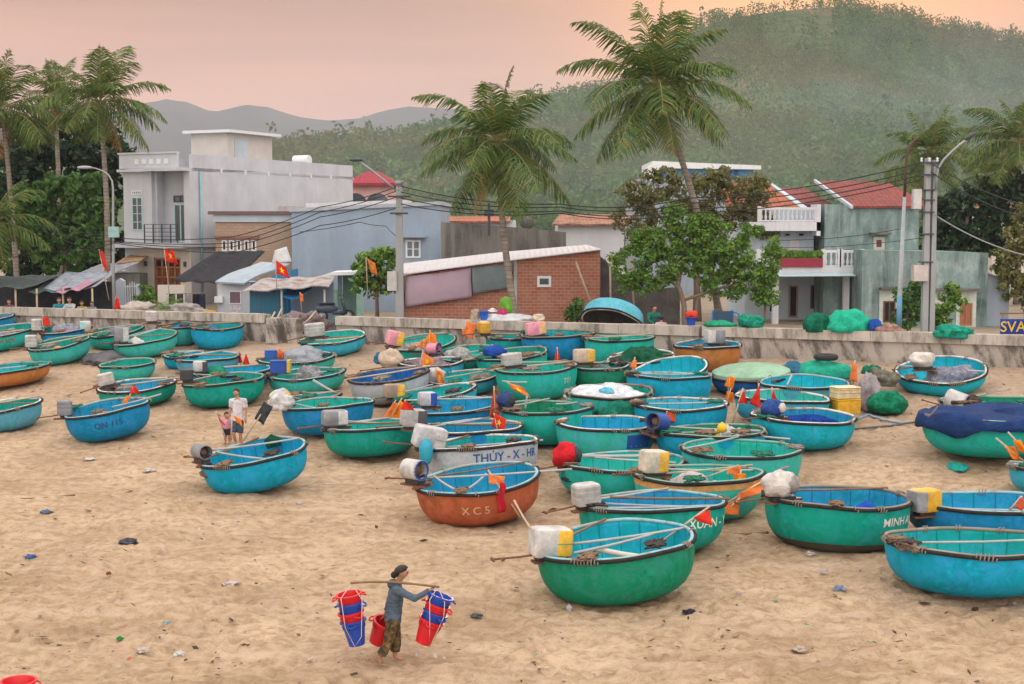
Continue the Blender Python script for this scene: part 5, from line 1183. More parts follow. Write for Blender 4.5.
m_ = MB(); m_.sheet(PL(405, 307, Y-0.35), PL(472, 297, Y-0.35), PL(471, 268, Y-0.2), PL(406, 276, Y-0.2), 14, 10, rip(0.03, 16)); single("pink_tarpaulin", m_, M((0.36, 0.27, 0.33), 0.9, 0.10, 1.2, 0.15), "faded pink tarpaulin hanging on the front of the brick shed", "tarpaulin")
m_ = MB(); m_.sheet(PL(473, 294, Y-0.3), PL(510, 288, Y-0.3), PL(513, 262, Y-0.2), PL(472, 267, Y-0.2), 14, 10, rip(0.09, 11)); single("grey_tarpaulin", m_, M((0.15, 0.19, 0.20), 0.9, 0.15, 1.5, 0.15), "wrinkled grey green tarpaulin on the brick shed beside the palm", "tarpaulin")
m_ = MB(); m_.tube([PL(402, 318, Y-0.3), PL(405, 276, Y-0.3)], 0.06, 7); single("prop_pole", m_, WOOD, "dark timber propping the left end of the brick shed roof", "post")
# dark lean-to between brick shed and trees
Y = 65.5; m_ = MB(); m_.poly([PL(600, 325, Y), PL(680, 325, Y), PL(680, 287, Y), PL(640, 290, Y), PL(600, 256, Y)], (0, 0.2, 0)); single("grey_fence", m_, M((0.10, 0.095, 0.09), 0.9, 0.5, 1.5), "dark grey plank fence behind the upturned boat", "fence", smooth=False)
for a, b_, lab in (((611, 325), (610, 258), "thin pale pole standing right of the brick shed"), ((576, 262), (596, 318), "slanting bamboo pole leaning on the brick shed"), ((635, 318), (629, 246), "thin leaning pole in front of the green tree")):
    m_ = MB(); m_.tube([PL(*a, 63.0), PL(*b_, 63.0)], 0.045, 7); single("bamboo_pole", m_, BAMBOO, lab, "pole", "bamboo poles")
# ---- blue parapet house behind the leaning palm
Y = 98.0; s = 1/ppm(Y); H = house("blue_parapet_house", "white house with a bright blue rooftop wall behind the leaning palm", 650, Y); wv = 108*s; z1 = px_z(179, Y)-STREET
bx("wall", GREYW, H, -1.0, wv, 0, 9, -0.1, z1)
bx("rooftop_wall", M((0.10, 0.30, 0.52), 0.6, 0.25, 0.6), H, 0.6, wv-0.3, 0.6, 6, z1, px_z(167, Y)-STREET)
m_ = MB(); m_.poly([(0.1, -0.1, px_z(168, Y)-STREET), (wv+0.1, -0.1, px_z(169.5, Y)-STREET), (wv+0.1, -0.1, px_z(165.5, Y)-STREET), (0.1, -0.1, px_z(161, Y)-STREET)], (0, 8, 0)); obj("cornice", m_, FRAMEW, H)
bx("blue_panel", M((0.015, 0.13, 0.36), 0.5, 0.1), H, wv*0.66, wv*0.82, 0.55, 0.598, z1, px_z(170, Y)-STREET)
m_ = MB(); m_.poly([(0.0, -0.15, px_z(181, Y)-STREET), (0.7, -0.15, px_z(179, Y)-STREET), (0.4, -0.15, px_z(171, Y)-STREET), (1.0, -0.15, px_z(165, Y)-STREET), (0.1, -0.15, px_z(163, Y)-STREET), (-0.5, -0.15, px_z(171, Y)-STREET)], (0, 0.5, 0)); obj("gable_scroll", m_, FRAMEW, H)

# ---- right hand house: balconies, red roofs, weathered turquoise blocks -----------
Y = 68.0; s = 1/ppm(Y); RH = house("balcony_house", "pale house with two white balustraded balconies and red tiled roofs", 752, Y); X = lambda px: (px-752)*s; Z = lambda py: px_z(py, Y)-STREET
bx("upper_wall", PALEBL, RH, X(755), X(823), 2.2, 9, Z(270), Z(208)); bx("lower_wall", PALEBL, RH, X(757), X(862), 3.2, 9, -0.1, Z(272))
bx("upper_slab", BALW, RH, X(752), X(824), 0.9, 2.19, Z(231), Z(222)); bx("lower_slab", BALW, RH, X(757), X(863), -0.3, 3.19, Z(275), Z(267))
balusters(RH, X(762), X(820), 1.0, Z(221.5), Z(207), BALW); 
ow = MB(); ow.box(X(820), X(824), 0.9, 2.3, Z(236), Z(204)); obj("corner_pier", ow, BALW, RH)
for a, b_ in ((757, 778), (822, 838), (840, 861)): balusters(RH, X(a), X(b_), -0.2, Z(266.8), Z(250), BALW, 0.2)
fb = MB(); fb.box(X(779), X(821), -0.42, 0.05, Z(267), Z(258)); fo = obj("flower_box", fb, M((0.27, 0.03, 0.05), 0.6, 0.2), RH)
g_ = np.random.default_rng(5); n_ = 900; c_ = np.stack([g_.uniform(X(779), X(821), n_), g_.uniform(-0.4, 0.03, n_), Z(258)+g_.uniform(0, 0.30, n_)], 1); a_ = g_.normal(size=(n_, 3))*0.05; b__ = np.stack([g_.normal(size=n_)*0.02, g_.normal(size=n_)*0.02, g_.uniform(0.05, 0.13, n_)], 1)
quads_obj("box_plants", np.stack([c_-a_, c_-b__, c_+a_, c_+b__], 1), LEAF_A, fo)
for px in (757, 768, 781, 796, 810)[1:]: 
    x = X(px); win(RH, x-0.18, x+0.18, Z(237.5), Z(232.5), 2.2, M((0.40, 0.42, 0.42), 0.8), DARKIN, 1, 0, "vent_opening", 0.07)
m_ = MB(); m_.box(X(798), X(808), 2.16, 2.198, Z(266), Z(240)); obj("upper_door", m_, M((0.52, 0.52, 0.54), 0.7), RH)
for px in (846.5, 776): m_ = MB(); m_.box(X(px)-0.14, X(px)+0.14, -0.1, 0.2, -0.1, Z(275.2)); obj("column", m_, BALW, RH)
m_ = MB(); m_.sheet((X(775), -1.2, Z(275.5)), (X(850), -1.2, Z(275)), (X(850), 0.0, Z(271.8)), (X(775), 0.0, Z(272)), 8, 3, None, 0.03); obj("awning_sheet", m_, M((0.40, 0.52, 0.56), 0.5), RH)
for a, b_, mt in ((825, 839, BROWNWOOD), (802, 812, DARKIN)): d_ = win(RH, X(a), X(b_), 0.05 if mt is DARKIN else 0.5, Z(288), 3.2, BROWNWOOD if mt is BROWNWOOD else M((0.3, 0.22, 0.16), 0.7), DARKIN, 2 if mt is BROWNWOOD else 1, 0, "door" if mt is DARKIN else "window", 0.09)
win(RH, X(781), X(792), 0.3, Z(286), 3.2, BALW, DARKIN, 2, 2, "window", 0.06)
def gable_roof(parent, xl0, xr0, xl1, xr1, y0, y1, z0, z1, mat, verge=None):
    m2 = MB(); t_ = 0.10
    vs = [(xl0, y0, z0), (xr0, y0, z0), (xr1, y1, z1), (xl1, y1, z1)]
    m2.add(vs+[(v[0], v[1], v[2]-t_) for v in vs], [(0, 1, 2, 3), (7, 6, 5, 4), (0, 4, 5, 1), (1, 5, 6, 2), (2, 6, 7, 3), (3, 7, 4, 0)]); ro_ = obj("roof", m2, mat, parent)
    if verge:
        m3 = MB(); m3.poly([(verge[0], y0-0.05, z0-0.13), (verge[1]-0.1, y0-0.05, z0-0.13), (verge[3]-0.1, y1, z1-0.06), (verge[2], y1, z1-0.06)], (0, 0, 0.15)); obj("verge", m3, PALEBL, ro_)
gable_roof(RH, X(735), X(812), X(735), X(792), 2.4, 6.5, Z(209), px_z(183, Y+6.5)-STREET, RT_OR, (X(812), X(822), X(790), X(795)))
gable_roof(RH, X(822), X(852), X(802), X(838), 4.5, 8.0, px_z(204, Y+4.5)-STREET, px_z(188, Y+8)-STREET, RT_RED)
m_ = MB(); m_.poly([(X(802), 8.02, px_z(204, Y+8)-STREET), (X(845), 8.02, px_z(204, Y+8)-STREET), (X(838), 8.02, px_z(187, Y+8)-STREET)], (0, 0.2, 0)); obj("gable", m_, PALEBL, RH)
# turquoise
Y = 66.0; s = 1/ppm(Y); TH = house("turquoise_house", "weathered turquoise house with black stained walls and small brown windows", 862, Y); X = lambda px: (px-862)*s; Z = lambda py: px_z(py, Y)-STREET
m_ = MB(); m_.poly([(0.02, 0, -0.1), (X(988), 0, -0.1), (X(988), 0, Z(253)), (X(955), 0, Z(251.5)), (X(912), 0, Z(251)), (0.02, 0, Z(250))], (0, 3.0, 0)); obj("lower_wall", m_, TURQ, TH)
Y2 = 3.05; zz = lambda py: px_z(py, Y+Y2)-STREET; xx = lambda px: px_x(px, Y+Y2)-px_x(862, Y)
m_ = MB(); m_.poly([(xx(824), Y2, -0.1), (xx(918), Y2, -0.1), (xx(918), Y2, zz(209)), (xx(824), Y2, zz(204))], (0, 5.5, 0)); obj("upper_wall", m_, TURQ, TH)
win(TH, xx(873), xx(884), zz(250), zz(237), Y2, M((0.5, 0.48, 0.42), 0.8), BROWNWOOD, 1, 0, "window", 0.14, hood=CONC)
gable_roof(TH, xx(848), xx(921), xx(832), xx(893), Y2-0.2, Y2+4.5, zz(206), px_z(181, Y+Y2+4.5)-STREET, RT_RED, (xx(848), xx(853), xx(832), xx(836)))
gable_roof(TH, xx(921), xx(932), xx(893), xx(912), Y2-0.1, Y2+4.5, zz(207), px_z(183, Y+Y2+4.5)-STREET, RT_RED, (xx(919), xx(921), xx(891), xx(893)))
for a, b_, p0, p1, hd, pm in ((884, 899, 322, 301, 289, DARKIN), (961, 976, 325, 303, 290, BROWNWOOD), (935, 946, 324, 304, 290, DARKIN)):
    m_ = MB(); m_.box(X(a-4), X(b_+1), -0.05, -0.003, Z(p0+8), Z(hd+1)); sr = obj("window_surround", m_, M((0.50, 0.56, 0.52), 0.85, 0.3, 2), TH)
    w_ = win(TH, X(a), X(b_-3), Z(p0), Z(p1), -0.055, BROWNWOOD if pm is DARKIN else ORWOOD, pm if pm is DARKIN else M((0.30, 0.13, 0.07), 0.6, 0.3, 5), 2, 0, "window", 0.07)
    m_ = MB(); m_.box(X(a-5), X(b_+2), -0.6, -0.051, Z(hd), Z(hd-1.8)); obj("window_hood", m_, CONC, TH)
m_ = MB(); m_.poly([(X(988)+0.02, 0.4, -0.1), (X(1013), 0.4, -0.1), (X(1013), 0.4, Z(282)), (X(988)+0.02, 0.4, Z(273))], (0, 3, 0)); obj("annex", m_, GREYW, TH)
m_ = MB(); m_.poly([(X(987.5), 0.3, Z(273.5)), (X(1014), 0.3, Z(282.5)), (X(1014), 0.3, Z(281)), (X(987.5), 0.3, Z(272))], (0, 3.2, 0)); obj("annex_roof", m_, M((0.34, 0.38, 0.40), 0.8), TH)
Y = 110.0; s = 1/ppm(Y); H = house("orange_roof_house", "house at the right with only its orange roof above the dark tree", 992, Y); bx("wall", CREAMW, H, 0, 4.5, 0, 5, -0.1, px_z(216, Y)-STREET); m_ = MB(); m_.poly([(-0.3, -0.6, px_z(219, Y)-STREET), (-0.3, -0.6, px_z(217, Y)-STREET), (-0.3, 3.5, px_z(206, Y)-STREET), (-0.3, 3.5, px_z(208, Y)-STREET)], (6, 0, 0)); obj("roof", m_, RT_OR, H)

# ---- left market: shacks, gate, stall ----------------------------------------
Y = 84.0; s = 1/ppm(Y); H = thing("shack", "low shack with tan and grey sheet roofs left of the white house", "shack", (px_x(60, Y), Y, STREET)); X = lambda px: (px-60)*s; Z = lambda py: px_z(py, Y)-STREET
bx("wall", wall_paint("shack_wall", (0.20, 0.21, 0.20), (0.06, 0.06, 0.06), 0.8), H, X(72), X(137), 0.5, 5, -0.1, Z(274))
m_ = MB(); m_.poly([(X(75), -0.4, Z(276)), (X(120), -0.4, Z(272)), (X(138), 0.2, Z(263)), (X(90), 2.0, Z(266))], (0, 0, 0.06)); obj("grey_roof", m_, corrugated("grey_sheet_roof", (0.33, 0.37, 0.42), 0, 0.25, 0.3), H)
m_ = MB(); m_.poly([(X(113), 0.6, Z(264)), (X(138), 0.4, Z(262)), (X(138), 3.4, Z(255)), (X(116), 3.4, Z(256))], (0, 0, 0.06)); obj("tan_roof", m_, corrugated("tan_sheet_roof", (0.42, 0.27, 0.14), 0, 0.25, 0.5), H)
Y = 72.0; s = 1/ppm(Y); Gp = thing("yard_gate", "white gate pillars with metal gate leaves beside the left street lamp", "gate", (px_x(97, Y), Y, STREET)); X = lambda px: (px-97)*s; Z = lambda py: px_z(py, Y)-STREET
for a, b_ in ((97, 104.5), (115, 123)): m_ = MB(); m_.box(X(a), X(b_), 0, 0.4, -0.1, Z(281)); m_.poly([(X(a), 0, Z(281)), (X(b_), 0, Z(281)), ((X(a)+X(b_))/2, 0, Z(278.5))], (0, 0.4, 0)); obj("pillar", m_, PALEBL, Gp)
for a, b_ in ((105, 114.5), (124, 137)):
    m_ = MB()
    for k in range(7): x = X(a)+(X(b_)-X(a))*k/6; m_.box(x-0.02, x+0.02, 0.16, 0.20, 0.1, Z(284)-0.12*math.cos(k))
    for z in (0.15, 0.7, Z(287)): m_.box(X(a), X(b_), 0.155, 0.195, z, z+0.05)
    obj("gate_leaf", m_, M((0.55, 0.6, 0.62), 0.5), Gp)
m_ = MB(); m_.box(X(135), X(139), 0, 0.3, -0.1, Z(284)); obj("gate_post", m_, PALEBL, Gp)
Y = 71.0; bw = MB(); bw.box(px_x(157, Y), px_x(184, Y), Y, Y+0.2, STREET-0.1, px_z(285, Y)); single("garden_wall", bw, CREAMW, "low cream garden wall in front of the white house door", "wall", smooth=False)
# stall with pitched tarps
Y = 68.0; s = 1/ppm(Y); St = thing("market_stall", "open market stall under patched grey and pink sheets on the left", "market stall", (px_x(0, Y), Y, STREET)); X = lambda px: px*s; Z = lambda py: px_z(py, Y)-STREET
for a, b_, za_, zb2, c_, y_ in ((-20, 40, 287, 284, (0.10, 0.13, 0.13), -0.8), (32, 66, 291, 286, (0.12, 0.18, 0.17), -0.7), (46, 98, 288, 280, (0.30, 0.35, 0.40), -0.5), (62, 92, 291, 284, (0.45, 0.25, 0.32), -1.1)):
    m_ = MB(); m_.sheet((X(a), y_, Z(za_)), (X(b_), y_, Z(za_-2 if c_[0] < 0.4 else za_-5)), (X(b_)+0.2, y_+3.5, Z(zb2-2)+0.3), (X(a), y_+3.5, Z(zb2)+0.3), 10, 6, lambda u, v: Vector((0, 0, -0.14*math.sin(math.pi*u*2)**2*(1-v*0.5)))); obj("awning_sheet", m_, CLOTHM(c_), St, True)
for px in (19, 40, 66, 95): m_ = MB(); m_.tube([(X(px), -0.6, -0.1), (X(px), -0.6, Z(288))], 0.05, 7); obj("post", m_, BAMBOO, St, True)
bx("back_cloth", M((0.04, 0.045, 0.05), 0.9, 0.5), St, X(-30), X(94), 3.0, 3.1, -0.1, Z(284)); m_ = MB(); m_.box(X(0), X(60), 0.2, 1.0, -0.1, 0.42); obj("counter", m_, WOOD, St)
# ================================================================== poles, lamps, wires
CONCP = wall_paint("concrete_pole", (0.33, 0.345, 0.35), (0.12, 0.12, 0.12), 0.6, 3, 0.4)
GALV = M((0.27, 0.30, 0.31), 0.45, 0.2, 3, 0.1, 0.3)
def upx(px, py, Y, foot): q = P(px, py, Y); return Vector((q.x, Y, q.z))
# left street lamp
Y = 66.5; b = P(114, 305, Y); r = thing("street_lamp", "tall curved street lamp in front of the white house gate", "street lamp", (b.x, Y, STREET))
tp = P(113, 188, Y)-Vector((b.x, Y, STREET)); pts = [Vector((0, 0, -0.1)), Vector((0, 0, 2.5)), tp]
for px, py in ((112, 181), (108.5, 175), (103, 171), (96, 168.5), (88, 167)): q = P(px, py, Y)-Vector((b.x, Y, STREET)); pts.append(q)
m_ = MB(); m_.tube(pts, [0.085, 0.075, 0.05, 0.04, 0.036, 0.033, 0.03, 0.03], 8); obj("pole", m_, GALV, r, True)
q = pts[-1]; m_ = MB(); m_.ball(q+Vector((-0.15, 0, -0.02)), (0.36, 0.14, 0.08), 12, 8); obj("lamp_head", m_, M((0.35, 0.36, 0.36), 0.5), r, True)
m_ = MB(); z = (P(114, 232, Y)-Vector((b.x, Y, STREET))).z; m_.cbox((0.1, -0.12, z), (0.45, 0.25, 0.5)); obj("junction_box", m_, M((0.25, 0.42, 0.42), 0.6), r)
# middle concrete pole with arm
Y = 63.5; b = P(400, 325, Y); r = thing("utility_pole", "square concrete utility pole with a lamp arm beside the almond tree", "utility pole", (b.x, Y, STREET-0.2)); o3 = Vector((b.x, Y, STREET-0.2)); hh = P(400, 184, Y).z-o3.z
m_ = MB(); m_.poly([(-0.19, -0.14, 0), (0.19, -0.14, 0), (0.13, -0.10, hh), (-0.13, -0.10, hh)], (0, 0.26, 0)); obj("pole", m_, CONCP, r)
m_ = MB(); m_.tube([Vector((-0.1, 0, hh-0.3)), P(385, 181, Y)-o3, P(370, 169, Y)-o3, P(358, 160.5, Y)-o3], 0.045, 7); m_.cbox((0, 0, hh+0.05), (0.35, 0.3, 0.2)); obj("lamp_arm", m_, GALV, r, True)
q = P(356, 160, Y)-o3; m_ = MB(); m_.ball(q, (0.32, 0.13, 0.08), 10, 7, ); obj("lamp_head", m_, METALD, r, True)
m_ = MB(); m_.cbox((-0.33, -0.05, P(394, 281, Y).z-o3.z), (0.42, 0.35, 0.85)); obj("meter_box", m_, M((0.45, 0.45, 0.43), 0.6), r)
m_ = MB(); m_.cbox((0, -0.14, hh-0.55), (1.0, 0.08, 0.08)); m_.cbox((0, -0.14, hh-1.3), (0.8, 0.08, 0.08)); obj("cross_arm", m_, METALD, r)
# small post on the concrete wall
Y = 76.0; a = P(489, 236, Y); c = P(489, 203, Y); m_ = MB(); m_.tube([a, c], 0.07, 6); m_.cbox(P(489, 213, Y), (0.5, 0.3, 0.35)); single("wall_post", m_, METALD, "short dark post with a box on the blackened concrete wall", "post", smooth=False)
# twin concrete poles on the right
Y = 54.5
for px, w0, top, lab in ((924, 0.12, 158, "left one of the two tall concrete poles standing side by side"), (931, 0.10, 160, "right one of the two tall concrete poles, carrying a street lamp arm")):
    b = P(px, 334, Y); o3 = Vector((b.x, Y, STREET-0.2)); r = thing("utility_pole", lab, "utility pole", o3, group="twin poles"); hh = P(px, top, Y).z-o3.z
    m_ = MB(); m_.poly([(-w0, -0.14, 0), (w0, -0.14, 0), (w0*0.72, -0.10, hh), (-w0*0.72, -0.10, hh)], (0, 0.26, 0)); obj("pole", m_, CONCP, r)
    if px < 926:
        for py in (190, 200, 212, 234, 262): m_ = MB(); m_.cbox((0, 0, P(px, py, Y).z-o3.z), (0.5, 0.33, 0.05)); obj("clamp", m_, METALD, r)
        m_ = MB(); m_.cbox((-0.25, -0.1, P(px, 273, Y).z-o3.z), (0.55, 0.4, 0.6)); obj("meter_box", m_, M((0.50, 0.44, 0.42), 0.6), r)
        m_ = MB(); m_.cbox((-0.42, -0.05, P(px, 199, Y).z-o3.z), (0.30, 0.3, 0.75)); obj("cable_box", m_, M((0.5, 0.5, 0.5), 0.6), r)
        m_ = MB(); m_.cbox((0.0, -0.17, P(px, 163, Y).z-o3.z), (0.8, 0.06, 0.07)); m_.cbox((0.0, -0.17, P(px, 175, Y).z-o3.z), (0.6, 0.06, 0.07)); obj("cross_arm", m_, METALD, r)
        m_ = MB()
        for k in (-0.3, 0, 0.3): m_.lathe([(0.03, 0), (0.06, 0.04), (0.03, 0.08), (0.06, 0.12), (0.02, 0.16)], 8, (k, -0.17, P(px, 163, Y).z-o3.z+0.04))
        obj("insulator", m_, FRAMEW, r, True)
    else:
        pts = [P(x_, y_, Y)-o3 for x_, y_ in ((934.5, 190), (934.8, 178), (937, 168), (942, 160), (950, 152), (958, 145), (966, 139))]
        m_ = MB(); m_.tube([q+Vector((0, -0.2, 0)) for q in pts], 0.045, 8); obj("lamp_arm", m_, GALV, r, True)
        q = P(968.5, 136.5, Y)-o3+Vector((0, -0.2, 0)); m_ = MB(); m_.ball((0, 0, 0), (0.27, 0.13, 0.09), 12, 8); m_.v = [tuple(Matrix.Rotation(R_(-35), 3, 'Y') @ Vector(v)+q) for v in m_.v]; obj("lamp_head", m_, METALD, r, True)
# slender two-tone lamp post
Y = 55.5; b = P(899, 331, Y); r = thing("street_lamp", "slender lamp post with white lower half and dark curved top", "street lamp", (b.x, Y, STREET)); o3 = Vector((b.x, Y, STREET))
m_ = MB(); m_.tube([(0, 0, -0.1), P(899.5, 300, Y)-o3, P(904.5, 197, Y)-o3], [0.11, 0.10, 0.065], 8); obj("pole", m_, M((0.36, 0.40, 0.42), 0.5, 0.25), r, True)
m_ = MB(); m_.tube([P(904.5, 197, Y)-o3, P(906, 170, Y)-o3, P(907, 155, Y)-o3, P(910, 146, Y)-o3, P(915, 140, Y)-o3, P(919, 137, Y)-o3], 0.055, 8); obj("lamp_arm", m_, M((0.09, 0.05, 0.04), 0.6), r, True)
m_ = MB(); m_.tube([P(898.8, 331, Y)-o3, P(899.6, 296, Y)-o3], 0.108, 8); obj("painted_base", m_, M((0.12, 0.30, 0.45), 0.6), r, True)

WIRE = M((0.025, 0.025, 0.028), 0.6, 0.1)
def wire(label, pts, rad=0.022, sag=0.0, mat=None):
    """pts: (px,py,Y) support points; sags between them"""
    Q = [P(*p) for p in pts]; out = []
    for a, b in zip(Q, Q[1:]):
        for k in range(12): f = k/12; q = a.lerp(b, f); q.z -= sag*4*f*(1-f); out.append(q)
    out.append(Q[-1]); m_ = MB(); m_.tube(out, rad, 5)
    return single("power_line", m_, mat or WIRE, label, "power line", "overhead lines")
for k, (ya, yb, yc, lab) in enumerate(((186, 168, 163, "uppermost of the cables strung between the middle pole and the twin poles"), (192, 176, 170, "second cable from the top between the middle pole and the twin poles"), (198, 186, 175, "third cable from the top between the middle pole and the twin poles"), (204, 195, 180, "lowest of the cables strung between the middle pole and the twin poles"))):
    ymid = (205, 208, 212, 214)[k]
    wire(lab, [(401, ya, 63.4), (560, ymid-1, 59.5), (690, ymid-7+k*2, 57.5), (921, yc, 54.3)], 0.022, 0.25)
wire("upper cable running right from the twin poles out of the picture", [(931, 163, 54.3), (1060, 212, 50)], 0.022, 0.3); wire("second cable running right from the twin poles out of the picture", [(931, 172, 54.3), (1060, 226, 50)], 0.022, 0.3)
wire("thick pale cable sloping down to the right from the twin poles", [(935, 215, 54.3), (1060, 262, 50)], 0.026, 0.3, M((0.24, 0.24, 0.24), 0.6))
for k, (a, b_, c, lab) in enumerate(((238, 240, 186, "uppermost cable between the left street lamp and the middle pole"), (241, 246, 190, "second cable between the left street lamp and the middle pole"), (242, 250, 196, "third cable between the left street lamp and the middle pole"), (243, 256, 207, "lowest cable between the left street lamp and the middle pole"))):
    wire(lab, [(114, a, 66.4), (232, b_-3, 65.2), (320, (b_+c)/2-6, 64.4), (399, c, 63.4)], 0.020, 0.10)
for k, (a, b_, lab) in enumerate(((218, 236, "topmost cable crossing the left trees"), (227, 241, "middle cable crossing the left trees"), (251, 243, "low cable with frayed ends crossing the left trees"), (232, 250, "slack cable crossing the left trees"))):
    wire(lab, [(-30, a-12 if k != 2 else 256, 70), (45, a, 68), (113, b_, 66.4)], 0.018, 0.2)
wire("service cable looping over the grey blue building to the pole", [(300, 232, 77.6), (360, 222, 77), (386, 226, 70), (399, 238, 63.4)], 0.02, 0.05)
wire("thin cable across the turquoise house wall", [(770, 240, 64), (900, 229, 60)], 0.014, 0.15); wire("lower thin cable across the balcony house", [(760, 247, 64), (921, 238, 54.6)], 0.012, 0.15)

# ================================================================== flags
ORANGE = (0.82, 0.22, 0.012); SAL = (0.80, 0.22, 0.06); REDF = (0.66, 0.035, 0.02); YST = (0.80, 0.52, 0.02); BLK = (0.04, 0.05, 0.055); PKR = (0.60, 0.10, 0.12)
def flag(label, pole, quad, col, Y, star=False, group="flags on the beach", pmat=None, lean=0.0, pr=0.022, stand=None):
    """pole: ((px,py) foot,(px,py) tip); quad: cloth corners (hoist low, fly low, fly high, hoist high) or three"""
    f_ = P(*pole[0], Y); t_ = P(*pole[1], Y+lean); r = thing("flag", label, "flag", f_, group=group)
    m_ = MB(); m_.tube([Vector(), t_-f_], pr, 6); obj("pole", m_, pmat or BAMBOO, r, True)
    if group != VN: mx_, my_ = quad[-1]; quad = [(mx_+(x_-mx_)*1.22, my_+(y_-my_)*1.18) for x_, y_ in quad]
    q = [P(x_, y_, Y-0.03)-f_ for x_, y_ in quad]
    if len(q) == 3: q = [q[0], q[1], q[1].lerp(q[2], 0.15), q[2]]
    sd_ = quad[0][0]*0.37; wd = max((q[1]-q[0]).length, (q[3]-q[0]).length)
    rf = lambda u, v: Vector((0, wd*0.10*math.sin(u*5+v*3+sd_)*(0.3+u), wd*0.02*math.sin(v*6+sd_)))
    m_ = MB(); m_.sheet(*q, 8, 7, rf, 0.008); cl = obj("cloth", m_, CLOTHM(col), r, True)
    if star:
        m2 = MB()
        for side in (-1, 1):
            pts = []
            for k in range(10):
                a = math.pi/2+k*math.pi/5; rr = (0.24 if k % 2 == 0 else 0.10); u, v = 0.48+rr*math.cos(a)*0.95, 0.5+rr*math.sin(a)*1.25
                p_ = q[0]*(1-u)*(1-v)+q[1]*u*(1-v)+q[2]*u*v+q[3]*(1-u)*v+rf(u, v)+Vector((0, 0.012*side, 0)); pts.append(p_)
            u, v = 0.48, 0.5; cpt = q[0]*(1-u)*(1-v)+q[1]*u*(1-v)+q[2]*u*v+q[3]*(1-u)*v+rf(u, v)+Vector((0, 0.014*side, 0))
            m2.add([cpt]+pts, [(0, 1+k, 1+(k+1) % 10) for k in range(10)])
        obj("star", m2, M(YST, 0.8, 0.05, 3, 0), cl)
    return r
VN = "starred flags along the street"
def BY(bid, k=-0.5): b = BOATS[bid]; return b.Y+k*b.R
VN = "starred flags along the street"
flag("red starred flag flying before the red front door", ((170, 300), (164, 247)), [(166, 261), (179, 265), (173, 250), (165, 248)], REDF, 70, True, VN)
flag("red starred flag above the lean-to with the rusty roof", ((277, 290), (275, 259)), [(277, 274), (290, 279), (286, 268), (276, 260)], REDF, 66, True, VN)
flag("furled red flag on a leaning pole by the left street lamp", ((109, 300), (99, 249)), [(103, 266), (109, 274), (103, 252), (99, 250)], REDF, 67, False, VN)
flag("small red flag standing on the sea wall below the gate", ((115, 312), (116, 296)), [(114, 309), (121, 309), (119, 299), (116, 296)], REDF, 62.2, False, VN)
flag("red starred flag hanging in the almond tree", ((368, 300), (366, 257)), [(371, 272), (378, 276), (375, 263), (367, 258)], SAL, 66, True, VN)
flag("little orange flag under the blue tarp of the lean-to", ((302, 315), (300, 292)), [(300, 301), (304, 302), (303, 294), (300, 293)], SAL, 66, False, VN)
flag("small red flag beside the white motor box, far left", ((44, 331), (43, 315)), [(43, 324), (49, 325), (48, 318), (43, 316)], REDF, BY("b02"))
flag("small red and orange flag in the blue boat lettered QN", ((124, 411), (133, 387)), [(130, 392), (139, 393), (135, 386), (131, 387)], REDF, BY("b13", -0.2))
flag("drooping orange rag on a stick in the blue boat lettered QN", ((122, 412), (128, 396)), [(122, 402), (127, 402), (130, 396), (126, 396)], SAL, BY("b13", -0.3))
flag("left one of two red pennants by the faded grey blue boat", ((241, 368), (239, 350)), [(238, 361), (242, 361), (239, 350)], REDF, BY("b15", 0.0))
flag("right one of two red pennants by the faded grey blue boat", ((244, 370), (247, 353)), [(243, 363), (249, 363), (246, 353)], REDF, BY("b15", -0.1))
flag("black flag on a slanting pole beside the man in white", ((241, 444), (272, 398)), [(256, 416), (264, 421), (271, 406), (264, 401)], BLK, BY("b25", 0.1))
flag("faded red pennant left of the child", ((226, 440), (216, 411)), [(219, 420), (224, 424), (216, 411)], PKR, BY("b25", 0.1))
flag("small orange flag in front of the man's shorts", ((231, 441), (232, 414)), [(236, 421), (241, 425), (239, 418), (233, 415)], ORANGE, BY("b25", 0.15))
flag("big orange flag between the pink motor cans", ((428, 356), (430, 330)), [(424, 343), (436, 344), (435, 335), (430, 331)], ORANGE, BY("b27", -0.4))
flag("smaller orange flag just left of the big one by the pink motor cans", ((424, 356), (424, 339)), [(417, 345), (424, 348), (425, 341), (422, 340)], SAL, BY("b27", -0.45))
flag("red starred flag on a white stick over the blue grey boats", ((417, 381), (423, 350)), [(421, 364), (431, 367), (432, 358), (423, 352)], SAL, BY("b28", -0.6), True, pmat=PALEPOLE)
flag("starred orange flag on the white motor hood", ((438, 388), (436, 367)), [(437, 380), (444, 384), (441, 371), (435, 369)], SAL, BY("b41", -0.6), True)
flag("crumpled orange flag under the wall left of the yellow can, upper", ((467, 340), (466, 320)), [(465, 329), (473, 332), (475, 324), (467, 321)], SAL, BY("b31a", -0.2))
flag("crumpled orange flag under the wall left of the yellow can, lower", ((466, 342), (462, 327)), [(462, 334), (471, 338), (472, 332), (463, 328)], SAL, BY("b31a", -0.3))
flag("orange net flag leaning left of the grey and black motor box", ((386, 425), (402, 398)), [(391, 418), (400, 420), (405, 403), (400, 400)], ORANGE, BY("b40", -0.7))
flag("second orange flag leaning beside the orange net flag", ((380, 424), (396, 400)), [(384, 416), (391, 419), (398, 405), (394, 402)], SAL, BY("b40", -0.7))
flag("small bright red flag above the grey and black motor box", ((404, 415), (405, 400)), [(401, 408), (413, 409), (409, 403), (405, 401)], REDF, BY("b42", -0.5))
flag("tall red flag, left of the pair over the blue boats", ((496, 430), (494, 386)), [(490, 413), (499, 414), (496, 395), (494, 387)], (0.68, 0.09, 0.03), BY("b40", -0.9))
